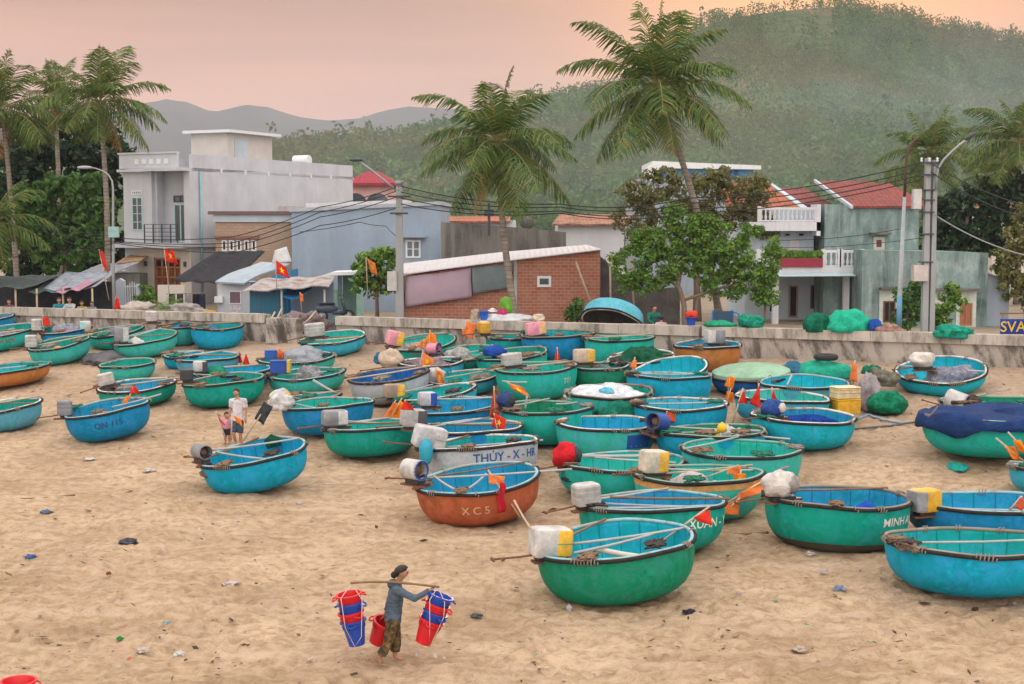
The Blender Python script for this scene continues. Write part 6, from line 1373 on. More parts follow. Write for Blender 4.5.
flag("shorter red flag, right of the pair over the blue boats", ((500, 430), (503, 395)), [(499, 413), (508, 415), (505, 402), (503, 396)], REDF, BY("b40", -0.9))
flag("low red starred flag under the pair of red flags", ((499, 438), (494, 413)), [(492, 424), (503, 430), (504, 418), (495, 413)], REDF, BY("b42", -0.3), True)
flag("orange red starred flag lying over the green boat's rim", ((530, 398), (507, 382)), [(513, 390), (526, 395), (521, 387), (508, 383)], SAL, BY("b39", 0.3), True)
flag("small red cone flag between the white can and the beige can", ((558, 366), (557, 347)), [(554, 361), (561, 361), (557, 348)], REDF, BY("b37", 0.4))
flag("little orange rag flag left of the tipped cyan boat", ((632, 372), (635, 357)), [(630, 366), (636, 367), (636, 360), (633, 360)], SAL, BY("b36", -0.5))
flag("small red flag beside the blue drum motor cover", ((668, 428), (667, 411)), [(667, 419), (674, 421), (674, 413), (667, 412)], (0.68, 0.09, 0.03), BY("b45", -1.0))
flag("orange flag before the dark blue boat, upper of two", ((727, 402), (730, 374)), [(725, 384), (732, 388), (734, 377), (729, 376)], ORANGE, BY("b62", -1.1))
flag("orange flag before the dark blue boat, lower of two", ((722, 416), (731, 388)), [(724, 404), (731, 405), (732, 392), (727, 391)], ORANGE, BY("b62", -1.15))
flag("red pennant on a long bent stick, leftmost of three", ((729, 436), (743, 388)), [(739, 401), (747, 402), (744, 390)], REDF, BY("b60", -1.05))
flag("largest red pennant, middle one of three", ((756, 412), (759, 383)), [(751, 401), (761, 405), (759, 385)], REDF, BY("b60", -1.0))
flag("red pennant on the right of the three beside the cyan boat", ((774, 412), (772, 387)), [(771, 399), (777, 400), (773, 389)], REDF, BY("b60", -0.95))
flag("upright orange flag behind the yellow crates", ((853, 384), (855, 360)), [(850, 378), (856, 379), (857, 366), (853, 361)], SAL, BY("b61", -0.3))
flag("orange flag hanging inside the terracotta boat", ((520, 517), (488, 470)), [(489, 482), (500, 484), (502, 476), (488, 474)], SAL, BY("b44", -0.85))
flag("red flag on a pole over the nearest boat's far rim", ((650, 550), (710, 506)), [(697, 521), (709, 524), (707, 511), (694, 517)], REDF, BY("b52", 0.45))
flag("small orange flag above the orange striped boat, upper", ((704, 478), (739, 465)), [(727, 473), (739, 474), (739, 466), (730, 468)], SAL, BY("b50", -0.3))
flag("orange starred flag above the orange striped boat, lower", ((738, 490), (741, 470)), [(733, 483), (744, 484), (744, 474), (734, 473)], ORANGE, BY("b50", -0.5), True)
flag("long salmon flag streaming from the white rag motor cover", ((712, 512), (768, 478)), [(736, 502), (766, 489), (766, 480), (738, 494)], SAL, BY("b50", -1.0))
flag("salmon flag low beside the white lettered green boat", ((717, 520), (740, 498)), [(722, 512), (737, 514), (737, 500), (728, 504)], SAL, BY("b50", -1.05))
flag("orange flag sloping down at the right edge, left one", ((996, 438), (1026, 463)), [(1011, 457), (1018, 458), (1012, 446), (1004, 446)], ORANGE, BY("b65", -0.3))
flag("orange flag sloping down at the right edge, right one", ((1008, 432), (1030, 456)), [(1018, 450), (1025, 452), (1020, 440), (1013, 440)], ORANGE, BY("b65", -0.2))
flag("red flag at the right edge above the yellow float", ((1008, 512), (1022, 496)), [(1015, 505), (1026, 511), (1028, 502), (1021, 497)], (0.6, 0.12, 0.05), BY("b55", -0.4))

# ================================================================== nets, sheets and gear
NETM = {}
def netmat(c):
    k = tuple(c)
    if k in NETM: return NETM[k]
    t = NT("net_%d" % len(NETM)); v = t.mapping(); n = t.noise(v, 5, 6, 0.75, 0.8)
    vo = t.n.new("ShaderNodeTexVoronoi"); vo.feature = 'DISTANCE_TO_EDGE'; vo.inputs["Scale"].default_value = 22; t.link(v, vo.inputs["Vector"])
    h = t.math('ADD', n, t.math('MULTIPLY', vo.outputs[0], -0.8))
    t.base(t.ramp(n, [(0.3, tuple(x*0.3 for x in c)), (0.55, c), (0.75, tuple(min(1, x*1.7) for x in c))])); t.rough(0.9, 0.1); t.bump(h, 1.0, 0.08)
    NETM[k] = t.m; return t.m
def heap(name, label, cat, box, Y, mat, seed=1, amp=0.4, depth=None, flat=0.55, strands=0, smat=None, group=None):
    x0, y0, x1, y1 = box; c = P((x0+x1)/2, (y0+y1)/2, Y); s = 1/ppm(Y); rx, rz = (x1-x0)/2*s, (y1-y0)/2*s; ry = depth or max(rz, rx*0.8)
    m_ = MB(); m_.ball((0, 0, 0), (rx*1.02, ry, rz*1.3), 30, 20, seed=seed, amp=amp, flat=flat); r = random.Random(seed)
    base = min(v[2] for v in m_.v)
    m_.v = [(v[0], v[1], v[2]-base+0.05*mnoise.noise(Vector(v)*5+Vector((seed, 0, 0)))) for v in m_.v]
    o = obj(name, m_, mat, None, True); o.location = (c.x, Y, c.z-rz); tag(o, label, cat, group)
    if strands:
        for k in range(strands):
            st = MB(); a = r.uniform(0, 6.28); pts = []
            for j in range(9): u = -1+2*j/8; pts.append((rx*0.95*u, ry*0.4*math.sin(a+j), -base*1.05*math.sqrt(max(0, 1-0.8*u*u))+0.03*math.sin(j*2+a)+rz*0.35*r.random()))
            st.tube(pts, 0.022, 5); obj("strand", st, smat or mat, o, True)
    return o
def inboat(bid, name, label, cat, col, k=(0, 0), size=(0.7, 0.5), lift=0.0, seed=1, amp=0.35, mat=None, h=0.35):
    """pile lying in boat bid; k = offset in radii (x right, y away)"""
    b = BOATS[bid]; m_ = MB(); rx, ry = size[0]*b.R, size[1]*b.R
    m_.ball((0, 0, 0), (rx, ry, h), 28, 16, seed=seed+0.37, amp=amp, flat=0.3)
    m_.v = [(v[0]+k[0]*b.R, v[1]+k[1]*b.R, v[2]+0.09*b.H+h*0.3+lift+0.04*mnoise.noise(Vector(v)*6)) for v in m_.v]
    q = [b.m @ Vector(v) for v in m_.v]; m_.v = [tuple(x) for x in q]
    return single(name, m_, mat or netmat(col), label, cat)
LIL = (0.34, 0.32, 0.40); DG = (0.012, 0.11, 0.06); GG = (0.02, 0.30, 0.18); BRN = (0.24, 0.17, 0.12); PALE = (0.46, 0.46, 0.44); BLN = (0.01, 0.06, 0.33)
inboat("b02", "fishing_net", "lilac net heaped in the green boat with faded red letters", "net", LIL, (0.0, 0), (0.75, 0.6), 0.12, 1, h=0.42)
inboat("b04", "fishing_net", "lilac net heaped in the blue boat behind the orange float", "net", LIL, (0.1, 0), (0.75, 0.6), 0.15, 2, h=0.45)
inboat("b05", "fishing_net", "grey lilac net filling the green boat below the gate", "net", (0.27, 0.25, 0.28), (0, 0), (0.8, 0.65), 0.18, 3, h=0.42)
inboat("b07", "plastic_sheet", "bright blue sheeting bundled in the green boat under the wall", "sheeting", (0.01, 0.14, 0.5), (0.2, 0), (0.6, 0.5), 0.25, 4, mat=CLOTHM((0.015, 0.14, 0.48)), h=0.4)
inboat("b08", "plastic_sheet", "blue and grey sheeting in the brown rimmed boat beside the gap", "sheeting", BLN, (-0.3, 0), (0.4, 0.4), 0.25, 5, mat=CLOTHM((0.06, 0.15, 0.35)), h=0.4)
inboat("b03", "float", "orange float lying in the raised green boat, far left", "float", ORANGE, (-0.1, 0.1), (0.16, 0.16), 0.28, 6, 0.1, M(ORANGE, 0.5), 0.2)
inboat("b03", "fishing_net", "teal net scraps around the orange float", "net", (0.2, 0.35, 0.33), (-0.2, -0.1), (0.6, 0.5), 0.05, 7, h=0.28)
inboat("b06", "plastic_sheet", "white sheet folded beside the dark square motor", "sheet", PALE, (-0.35, 0), (0.35, 0.3), 0.15, 8, mat=CLOTHM((0.6, 0.6, 0.58)), h=0.35)
inboat("b13", "fishing_net", "beige net with ropes in the blue boat lettered QN", "net", (0.42, 0.32, 0.24), (-0.1, -0.1), (0.5, 0.35), 0.22, 9, h=0.32)
inboat("b16", "fishing_net", "green net in the boat behind the man in white", "net", GG, (-0.5, 0), (0.35, 0.4), 0.2, 10, h=0.35)
inboat("b19", "plastic_sheet", "grey sheeting covering the light green boat behind the blue crates", "sheeting", PALE, (0.15, 0), (0.62, 0.6), 0.3, 11, mat=CLOTHM((0.28, 0.31, 0.34)), h=0.4)
inboat("b18", "fishing_net", "pale grey net peaked in the boat with two blue crates", "net", (0.33, 0.34, 0.36), (0.05, 0), (0.4, 0.4), 0.3, 12, h=0.4)
inboat("b22", "fishing_net", "light green net strung in the blue boat with the yellow box", "net", (0.06, 0.42, 0.28), (0.2, 0), (0.65, 0.5), 0.2, 13, h=0.35)
inboat("b21", "foam_float", "long yellow foam float in the grey white boat", "float", YEL, (0.2, -0.25), (0.33, 0.13), 0.38, 14, 0.08, M((0.70, 0.44, 0.05), 0.6), 0.2)
inboat("b26", "fishing_net", "beige net by the pink can in the boat close to the wall", "net", (0.4, 0.35, 0.3), (-0.3, -0.3), (0.45, 0.3), 0.3, 15, h=0.3)
inboat("b27", "fishing_net", "pale grey net in the boat with the pink and blue drum", "net", PALE, (-0.25, -0.15), (0.55, 0.5), 0.25, 16, h=0.36)
inboat("b29", "fishing_net", "dull green net stretched in the boat with the blue cloth", "net", (0.10, 0.20, 0.13), (0.2, 0), (0.6, 0.6), 0.2, 17, h=0.3)
inboat("b28", "fishing_net", "brown and lilac net in the pale blue boat with small letters", "net", (0.28, 0.22, 0.25), (-0.1, 0), (0.75, 0.6), 0.25, 18, h=0.35)
inboat("b33", "fishing_net", "dark green net piled above the rim of the teal boat", "net", DG, (0, 0), (0.82, 0.78), 0.42, 19, h=0.42)
inboat("b31", "fishing_net", "yellowish ropes bundled in the deep blue boat under the wall", "rope bundle", (0.45, 0.36, 0.18), (0.55, -0.4), (0.25, 0.2), 0.48, 20, h=0.2)
inboat("b37", "fishing_net", "grey green net in the dark green boat with the beige can", "net", (0.16, 0.24, 0.22), (0.1, 0), (0.7, 0.6), 0.22, 21, h=0.35)
inboat("b38", "plastic_sheet", "white plastic sheeting spread over the whole green boat", "sheeting", PALE, (-0.08, 0), (0.88, 0.82), 0.60, 22, 0.28, CLOTHM((0.60, 0.64, 0.68)), 0.42)
inboat("b38", "plastic_bag", "pale blue bag lying on the white sheeting", "bag", PALE, (-0.1, -0.5), (0.18, 0.16), 1.02, 23, 0.3, CLOTHM((0.12, 0.45, 0.60)), 0.12)
inboat("b41", "fishing_net", "brown net along the rim of the pale blue boat with the white hood", "net", (0.25, 0.24, 0.18), (0.5, -0.35), (0.35, 0.25), 0.35, 24, h=0.2)
inboat("b40", "plastic_bag", "white bags in the blue boat left of the red flags", "bag", PALE, (0.15, -0.4), (0.2, 0.16), 0.35, 25, 0.4, CLOTHM((0.6, 0.62, 0.65)), 0.2)
inboat("b42", "plastic_bag", "white and yellow bag in the blue boat behind the white lettered boat", "bag", PALE, (0.35, -0.1), (0.16, 0.14), 0.4, 26, 0.4, CLOTHM((0.62, 0.55, 0.35)), 0.2)
inboat("b43", "fishing_gear", "dark tangled gear by the grey motor in the white lettered boat", "gear", (0.1, 0.09, 0.08), (-0.4, -0.2), (0.35, 0.3), 0.38, 27, h=0.2)
inboat("b44", "plastic_tub", "dark tub and tools inside the terracotta boat", "gear", (0.05, 0.06, 0.08), (-0.25, -0.1), (0.22, 0.2), 0.1, 28, h=0.25)
inboat("b45", "fishing_net", "brown net draped along the near rim of the blue boat", "net", BRN, (-0.05, -0.5), (0.55, 0.25), 0.45, 29, h=0.24)
inboat("b39", "fishing_net", "dark green net beside the dark blue hood", "net", DG, (-0.65, 0), (0.3, 0.4), 0.25, 30, h=0.32)
inboat("b46", "plastic_sheet", "folded pale blue sheet inside the boat with the painted panel", "sheet", PALE, (0.1, -0.4), (0.5, 0.3), 0.28, 31, mat=CLOTHM((0.25, 0.40, 0.55)), h=0.2)
inboat("b47", "fishing_gear", "white and grey rags beside the yellow floats", "rags", PALE, (0.35, -0.1), (0.3, 0.3), 0.35, 32, 0.5, CLOTHM((0.5, 0.5, 0.5)), 0.35)
inboat("b48", "fishing_net", "pale net and ropes lying over the near rim of the boat with dark lashings", "net", PALE, (0.25, -0.78), (0.35, 0.14), 0.6, 33, h=0.18)
inboat("b49", "fishing_gear", "dark gear under the red cloth in the green boat", "gear", (0.06, 0.06, 0.07), (-0.7, -0.3), (0.25, 0.25), 0.4, 34, h=0.2)
inboat("b50", "plastic_sheet", "cream sacking peaked in the orange striped boat, left heap", "sacking", PALE, (-0.15, -0.1), (0.33, 0.3), 0.5, 35, 0.25, CLOTHM((0.50, 0.46, 0.44)), 0.34)
inboat("b50", "plastic_sheet", "cream sacking in the orange striped boat, right heap", "sacking", PALE, (0.3, -0.2), (0.3, 0.25), 0.4, 36, 0.25, CLOTHM((0.48, 0.45, 0.42)), 0.28)
inboat("b52", "fishing_net", "pink red net lying inside the nearest boat, under the plank", "net", (0.5, 0.06, 0.09), (-0.2, -0.3), (0.3, 0.22), 0.12, 37, h=0.2)
inboat("b52", "fishing_net", "small pink net bundle inside the nearest boat, farther right", "net", (0.5, 0.06, 0.09), (0.28, -0.05), (0.22, 0.18), 0.16, 38, h=0.2)
inboat("b53", "plastic_sheet", "bright blue sheeting in the boat with the white name", "sheeting", BLN, (0.35, -0.25), (0.4, 0.35), 0.3, 39, 0.3, CLOTHM((0.01, 0.07, 0.42)), 0.4)
inboat("b53", "fishing_net", "brown ropes along the near rim of the boat with the white name", "rope bundle", BRN, (-0.3, -0.5), (0.4, 0.2), 0.35, 40, h=0.2)
inboat("b55", "fishing_net", "pale rag pile in the boat with the square yellow box", "rags", (0.6, 0.45, 0.4), (0.5, -0.4), (0.3, 0.2), 0.4, 41, 0.4, CLOTHM((0.55, 0.42, 0.38)), 0.25)
inboat("b58", "fishing_net", "lilac grey net heaped in the lone cyan boat on the right", "net", (0.30, 0.32, 0.40), (0.15, -0.2), (0.6, 0.45), 0.2, 42, h=0.38)
inboat("b59", "fishing_net", "deep blue net heaped in the cyan boat before the yellow crates", "net", BLN, (0.05, 0), (0.7, 0.55), 0.28, 43, h=0.38)
inboat("b57", "fishing_gear", "dark gear under the white bucket on the right", "gear", (0.1, 0.07, 0.06), (-0.7, -0.3), (0.3, 0.25), 0.5, 44, h=0.2)
inboat("b17", "fishing_net", "green net in the blue boat with the white and black motor box", "net", GG, (-0.4, -0.1), (0.4, 0.4), 0.25, 45, h=0.35)
inboat("b24", "fishing_gear", "white rags and ropes in the green boat left of the white lettered one", "rags", PALE, (0.2, -0.3), (0.4, 0.25), 0.35, 46, 0.5, CLOTHM((0.5, 0.5, 0.5)), 0.2)
inboat("b25", "fishing_net", "dark green net hanging over the far rim of the lone blue boat", "net", DG, (0.25, 0.80), (0.14, 0.14), 0.62, 47, h=0.26)
inboat("b25", "fishing_gear", "brown ropes on the left rim of the lone blue boat", "rope bundle", BRN, (-0.6, -0.45), (0.35, 0.22), 0.5, 48, h=0.18)
inboat("b54", "fishing_gear", "brown ropes coiled on the left rim of the nearest boat at right", "rope bundle", BRN, (-0.86, -0.35), (0.14, 0.3), 0.75, 49, h=0.12)
inboat("b32", "fishing_net", "green ropes lying in the bright green boat under the wall", "net", GG, (0, 0), (0.6, 0.5), 0.2, 50, h=0.3)
inboat("b12", "fishing_gear", "dark ropes under the pale box on the blue lined boat", "gear", (0.08, 0.07, 0.07), (-0.7, -0.2), (0.25, 0.3), 0.45, 51, h=0.16)
# covers
def rim_cover(bid, name, label, cat, mat, skirt, dome=0.12, drop=None, sag=0.0):
    """sheet drawn over a boat and hanging past its rim"""
    b = BOATS[bid]; m_ = MB(); n = 56; vs = []; rings = [(0.0, b.H+dome), (0.35, b.H+dome*0.9), (0.7, b.H+dome*0.55), (0.95, b.H+0.09), (1.045, b.H+0.03), (1.07, b.H-skirt*0.5), (1.075, b.H-skirt)]
    for j, (r, z) in enumerate(rings):
        for k in range(n):
            a = 2*math.pi*k/n; wv = b.wob(a, b.H); zz = z+wv[1]; rr = r*b.R*wv[0]*(1+0.012*math.sin(9*a+j))
            if j >= 5: zz -= skirt*(0.7*mnoise.noise(Vector((math.cos(a)*2.2, math.sin(a)*2.2, 5)))+0.15*math.sin(13*a))*(0.5 if j == 5 else 1)
            else: zz += sag*mnoise.noise(Vector((r*math.cos(a)*2.5, r*math.sin(a)*2.5, 2)))
            vs.append(tuple(b.m @ Vector((rr*math.cos(a), rr*math.sin(a), zz))))
    m_.add(vs, [(i*n+k, i*n+(k+1) % n, (i+1)*n+(k+1) % n, (i+1)*n+k) for i in range(len(rings)-1) for k in range(n)])
    o = single(name, m_, mat, label, cat); sm = o.modifiers.new("thick", 'SOLIDIFY'); sm.thickness = 0.012; return o
rim_cover("b56", "tarpaulin", "deep blue tarpaulin drawn over the boat at the right edge", "tarpaulin", CLOTHM((0.012, 0.040, 0.14)), 0.30, 0.06, sag=0.2)
b = BOATS["b62"]; m_ = MB(); m_.lathe([(0.02, 0.22), (b.R*0.4, 0.20), (b.R*0.8, 0.12), (b.R*0.97, 0.02), (b.R*0.98, -0.05), (0.02, -0.06)], 48, m=b.m @ Matrix.Translation((0, 0, b.H+0.10))); single("boat_cover", m_, M((0.22, 0.38, 0.26), 0.7, 0.35, 1.6), "pale green round cover lying on the dark blue boat", "cover", angle=40)
# green tarpaulin heap by the wall with a tyre on it
heap("tarpaulin", "bright green tarpaulin over a mound against the sea wall, right", "tarpaulin", (795, 360, 851, 381), 47.6, CLOTHM((0.015, 0.33, 0.22)), 61, 0.15, 1.0)
heap("tarpaulin", "blue and green folded tarpaulin left of the tyre", "tarpaulin", (781, 359, 806, 378), 47.9, CLOTHM((0.03, 0.13, 0.22)), 62, 0.3, 0.5, 0.3)
c = P(826, 357, 47.3); m_ = MB(); m_.tube([(0.31*math.cos(a), 0.31*math.sin(a), 0.1) for a in np.linspace(0, 2*math.pi, 25)[:-1]], 0.10, 10, closed=True); o = obj("tyre", m_, M((0.03, 0.03, 0.03), 0.8, 0.3, 8), None, True); o.location = (c.x, 47.3, c.z-0.1); tag(o, "black tyre lying on the bright green tarpaulin by the wall", "tyre")
heap("net_sack", "round green net sack on the sand behind the yellow crates", "net sack", (867, 391, 906, 412), 43.6, netmat((0.012, 0.25, 0.13)), 63, 0.18, 0.6, strands=2, smat=netmat((0.3, 0.3, 0.28)))
heap("cloth_bundle", "grey cloth bundle between the yellow crates and the net sack", "bundle", (856, 377, 880, 410), 44.2, CLOTHM((0.30, 0.27, 0.27)), 64, 0.4, 0.6)
heap("net_sack", "dark green net heap on the sand between two green boats", "net sack", (597, 402, 648, 426), BOATS["b38"].Y-BOATS["b38"].R-0.45, netmat((0.012, 0.19, 0.12)), 65, 0.25, 0.45, strands=2, smat=netmat((0.03, 0.3, 0.2)))
WY = lambda px: wall_y(P(px, 330, 52).x)
heap("net_sack", "dark green net sack on the sea wall, left of the bright one", "net sack", (802, 313, 833, 332), WY(818)+0.25, netmat((0.01, 0.17, 0.10)), 66, 0.2, 0.4)
heap("net_sack", "bright green plastic sack leaning over the sea wall", "net sack", (829, 310, 870, 332), WY(850)+0.22, CLOTHM((0.02, 0.42, 0.27)), 67, 0.25, 0.42)
heap("net_sack", "bright green net bundle on the sea wall by the twin poles", "net sack", (936, 325, 973, 338), WY(955)+0.22, netmat((0.02, 0.36, 0.24)), 68, 0.4, 0.35)
heap("plastic_sheet", "blue bag behind the bright green sack on the wall", "bag", (868, 319, 882, 330), WY(876)+0.35, CLOTHM((0.015, 0.08, 0.35)), 69, 0.2, 0.25)
heap("net_sack", "green bundle on the wall beside the blue chair", "net sack", (739, 314, 764, 327), WY(750)+0.22, netmat((0.02, 0.33, 0.22)), 70, 0.4, 0.35)
heap("plastic_sheet", "flat green sheet lying on the wall under the blue chair", "sheet", (703, 321, 736, 327), WY(720)+0.2, CLOTHM((0.02, 0.30, 0.16)), 71, 0.3, 0.35)
heap("cloth_bundle", "pinkish net heap behind the wall, right of the bright green sack", "bundle", (868, 324, 902, 332), WY(886)+0.6, netmat((0.42, 0.25, 0.2)), 72, 0.3, 0.5)
heap("plastic_sheet", "white sheet spread behind the wall by the bowed palm", "sheet", (480, 313, 531, 323), WY(505)+1.1, CLOTHM((0.55, 0.57, 0.60)), 73, 0.2, 0.8)
heap("cloth_bundle", "beige sack beside the blue bucket on the wall", "sack", (470, 309, 481, 321), WY(475)+0.5, CLOTHM((0.42, 0.33, 0.25)), 74, 0.3, 0.3)
heap("cloth_bundle", "magenta cloth bundle below the green balloon bag", "bundle", (498, 309, 508, 317), WY(503)+0.9, CLOTHM((0.5, 0.04, 0.16)), 75, 0.3, 0.3)
heap("plastic_bag", "bright green bulging bag hanging by the palm foot", "bag", (499, 297, 513, 313), WY(506)+1.2, CLOTHM((0.14, 0.34, 0.04)), 76, 0.15, 0.3)
heap("cloth_bundle", "white and orange bundle on the wall above the pink can", "bundle", (531, 314, 545, 321), WY(538)+0.25, CLOTHM((0.6, 0.52, 0.4)), 77, 0.3, 0.25)
heap("rubble_heap", "pale rubble heap behind the wall near the fern", "rubble", (122, 302, 156, 313), 64.4, M((0.36, 0.32, 0.29), 0.95, 0.5, 5, 0.6), 78, 0.4, 0.6)
heap("rubble_heap", "rubble and rags behind the wall left of the yellow basket", "rubble", (172, 304, 206, 313), 64.2, CLOTHM((0.33, 0.31, 0.30)), 79, 0.6, 0.5)
heap("rubble_heap", "pinkish pile of driftwood and rags in the gap of the wall", "rubble", (283, 312, 325, 330), 62.5, netmat((0.30, 0.24, 0.25)), 80, 0.6, 0.8, strands=6, smat=BAMBOO)
heap("cloth_bundle", "blue tarp bundle beside the boats left of the grey white boat", "bundle", (374, 352, 386, 363), BOATS["b28"].Y, CLOTHM((0.03, 0.17, 0.28)), 81, 0.3, 0.3)
heap("groundsheet", "flat dark grey groundsheet on the sand between the far left boats", "groundsheet", (86, 349, 128, 362), G(107, 361).y, CLOTHM((0.12, 0.12, 0.13)), 82, 0.3, 1.2, 0.2)
heap("rubble_heap", "scattered rags and weed below the wall right of the tarpaulin", "rubble", (868, 366, 896, 384), 45.4, netmat((0.20, 0.20, 0.15)), 83, 0.6, 0.8, 0.2)
heap("cloth_bundle", "green net scrap at the foot of the wall", "net", (862, 363, 880, 374), 46.6, netmat((0.02, 0.25, 0.13)), 84, 0.5, 0.4, 0.2)
heap("plastic_sheet", "flat teal sheet lying on the sand below the blue tarpaulin boat", "sheet", (948, 461, 967, 469), G(957, 468).y, CLOTHM((0.02, 0.36, 0.32)), 85, 0.3, 0.3, 0.2)
heap("cloth_bundle", "green net scrap near the red flag at the right edge", "net", (1000, 498, 1014, 505), G(1006, 504).y, netmat((0.02, 0.3, 0.2)), 86, 0.3, 0.25, 0.2)
heap("float", "cyan float hanging at the left end of the white lettered boat", "float", (419, 443, 433, 464), BY("b43", -0.75), M((0.02, 0.30, 0.42), 0.5, 0.2), 87, 0.1, 0.2, 0.9)
for x0, y0, x1, y1, lab in ((712, 431, 720, 441, "yellow float, lower one of the two on the blue boat"), (717, 423, 727, 433, "yellow float, upper one of the two on the blue boat"), (983, 517, 996, 527, "yellow float at the right edge in the deep blue boat")):
    c = P((x0+x1)/2, (y0+y1)/2, BY("b47", -0.6) if x0 < 900 else BY("b55", -0.5)); s = 1/ppm(c.y); m_ = MB(); m_.ball(c, ((x1-x0)/2*s, 0.13, (y1-y0)/2*s), 14, 10); m_.ball(c+Vector((0, 0, (y1-y0)/2*s)), 0.035, 8, 6); single("float", m_, M((0.72, 0.46, 0.02), 0.45, 0.2), lab, "float")
# red scarf over the terracotta boat
b = BOATS["b44"]; Y = b.Y-b.R-0.09; m_ = MB(); m_.sheet(P(497, 513, Y+0.12), P(505, 512, Y+0.12), P(505, 483, Y), P(499, 482, Y), 6, 10, lambda u, v: Vector((0.03*math.sin(v*9), -0.04*math.sin(u*6+v*4), 0))); single("scarf", m_, CLOTHM((0.55, 0.02, 0.04)), "red scarf hanging down the side of the terracotta boat", "scarf")

# poles and planks lying across boats
def pole(label, a, b_, Ya, Yb=None, rad=0.026, mat=None, name="bamboo_pole"):
    Yb = Yb or Ya; m_ = MB(); p, q = P(*a, Ya), P(*b_, Yb); n = 6; m_.tube([p.lerp(q, k/n)+Vector((0, 0, -0.02*math.sin(math.pi*k/n))) for k in range(n+1)], rad, 7); return single(name, m_, mat or PALEPOLE, label, "pole", "poles laid across boats")
pole("long grey pole across the lone blue boat, back one", (212, 450), (300, 438), BY("b25", -0.3), BY("b25", 0.3)); pole("short pale pole inside the lone blue boat, front one", (216, 452), (266, 459), BY("b25", -0.3), BY("b25", -0.6))
pole("long thin pole over the terracotta boat reaching right past its rim", (427, 478), (572, 469), BY("b44", -0.2), BY("b44", 0.0), 0.025); pole("white plank rod inside the terracotta boat, left", (434, 476), (454, 489), BY("b44", -0.2), BY("b44", -0.7)); pole("white plank rod inside the terracotta boat, middle", (486, 474), (468, 489), BY("b44", 0.2), BY("b44", -0.6))
pole("pole lying along the white lettered boat past its right end", (446, 447), (543, 440), BY("b43", -0.3), BY("b43", 0.0)); pole("pole across the blue boat behind the white lettered boat", (428, 424), (516, 422), BY("b42", 0.5), BY("b42", 0.7))
pole("white pole slanting down from the boat with blue crates", (313, 380), (342, 396), BY("b18", -1.1), BY("b18", -1.2), 0.045); pole("pole sticking out right of the blue boat with yellow floats", (740, 433), (790, 439), BY("b47", -0.3), BY("b47", -0.9)); pole("pole along the far rim of the blue boat with yellow floats", (660, 433), (742, 430), BY("b47", 0.2), BY("b47", 0.5))
pole("white pole along the green boat with the red cloth", (584, 456), (672, 455), BY("b49", 0.2), BY("b49", 0.4), 0.045); pole("pole along the orange striped boat", (664, 469), (757, 470), BY("b50", 0.3), BY("b50", 0.3)); pole("upper of two poles across the boat behind the nearest one", (596, 503), (716, 507), BY("b51", 0.3), BY("b51", 0.4)); pole("lower of two poles across the boat behind the nearest one", (600, 508), (722, 505), BY("b51", -0.2), BY("b51", 0.3))
pole("upper long pole lying in the nearest boat", (571, 544), (690, 527), BY("b52", -0.2), BY("b52", 0.3)); pole("lower long pole lying in the nearest boat", (574, 553), (660, 532), BY("b52", -0.5), BY("b52", 0.2))
pole("cream plank laid across the nearest boat", (597, 549), (650, 558), BY("b52", -0.2), BY("b52", -0.5), 0.055, M((0.55, 0.52, 0.44), 0.7, 0.2, 4)); pole("thin pole propped on the boat left of the pinkish rag cover", (514, 500), (531, 529), BY("b52", -0.3), BY("b52", -0.5), 0.02, BAMBOO)
pole("pale pole across the large green boat right of the red flags", (525, 409), (527, 396), BY("b39", 0.1), BY("b39", 0.1), 0.03); pole("pole resting on the large green boat pointing right", (556, 404), (578, 402), BY("b39", 0.2), BY("b39", 0.5)); pole("pole sticking out over the bright green boat, left side", (502, 381), (527, 382), BY("b30", -1.1), BY("b30", -1.1), 0.025)
pole("pole across the pale cyan boat with the yellow and brown box", (436, 399), (499, 397), BY("b40", 0.3), BY("b40", 0.5)); pole("pole across the blue boat with the yellow box", (296, 404), (330, 410), BY("b22", 0.2), BY("b22", -0.6)); pole("pole along the green boat left of the white lettered one", (347, 421), (412, 424), BY("b24", 0.3), BY("b24", 0.4))
pole("green pole on the far rim of the boat at the right edge", (966, 402), (1040, 404), BY("b57", 0.4), BY("b57", 0.6), 0.04, M((0.08, 0.36, 0.28), 0.6)); pole("pole along the near rim of the white bucket boat", (950, 411), (1040, 410), BY("b57", -0.6), BY("b57", -0.4)); pole("brown stick jutting left of the blue tarpaulin boat", (928, 417), (938, 406), BY("b56", -0.5), BY("b56", -0.4), 0.02, WOOD)
pole("pole along the boat with the square yellow box", (940, 508), (1040, 510), BY("b55", 0.1), BY("b55", 0.3)); pole("pole in the blue boat lettered QN jutting right", (112, 407), (161, 394), BY("b13", -0.3), BY("b13", -0.5), 0.025); pole("thin upright stick in the cyan empty boat", (787, 385), (792, 374), BY("b61", 0.2), BY("b61", 0.5), 0.03)
pole("stick lying on the sand at the left", (20, 499), (75, 495), G(20, 499).y, G(75, 495).y, 0.025, WOOD); pole("old mooring rope end lying on the sand left of the boat with the white name", (734, 535), (768, 533), G(734, 535).y, G(768, 533).y, 0.05, WOOD)

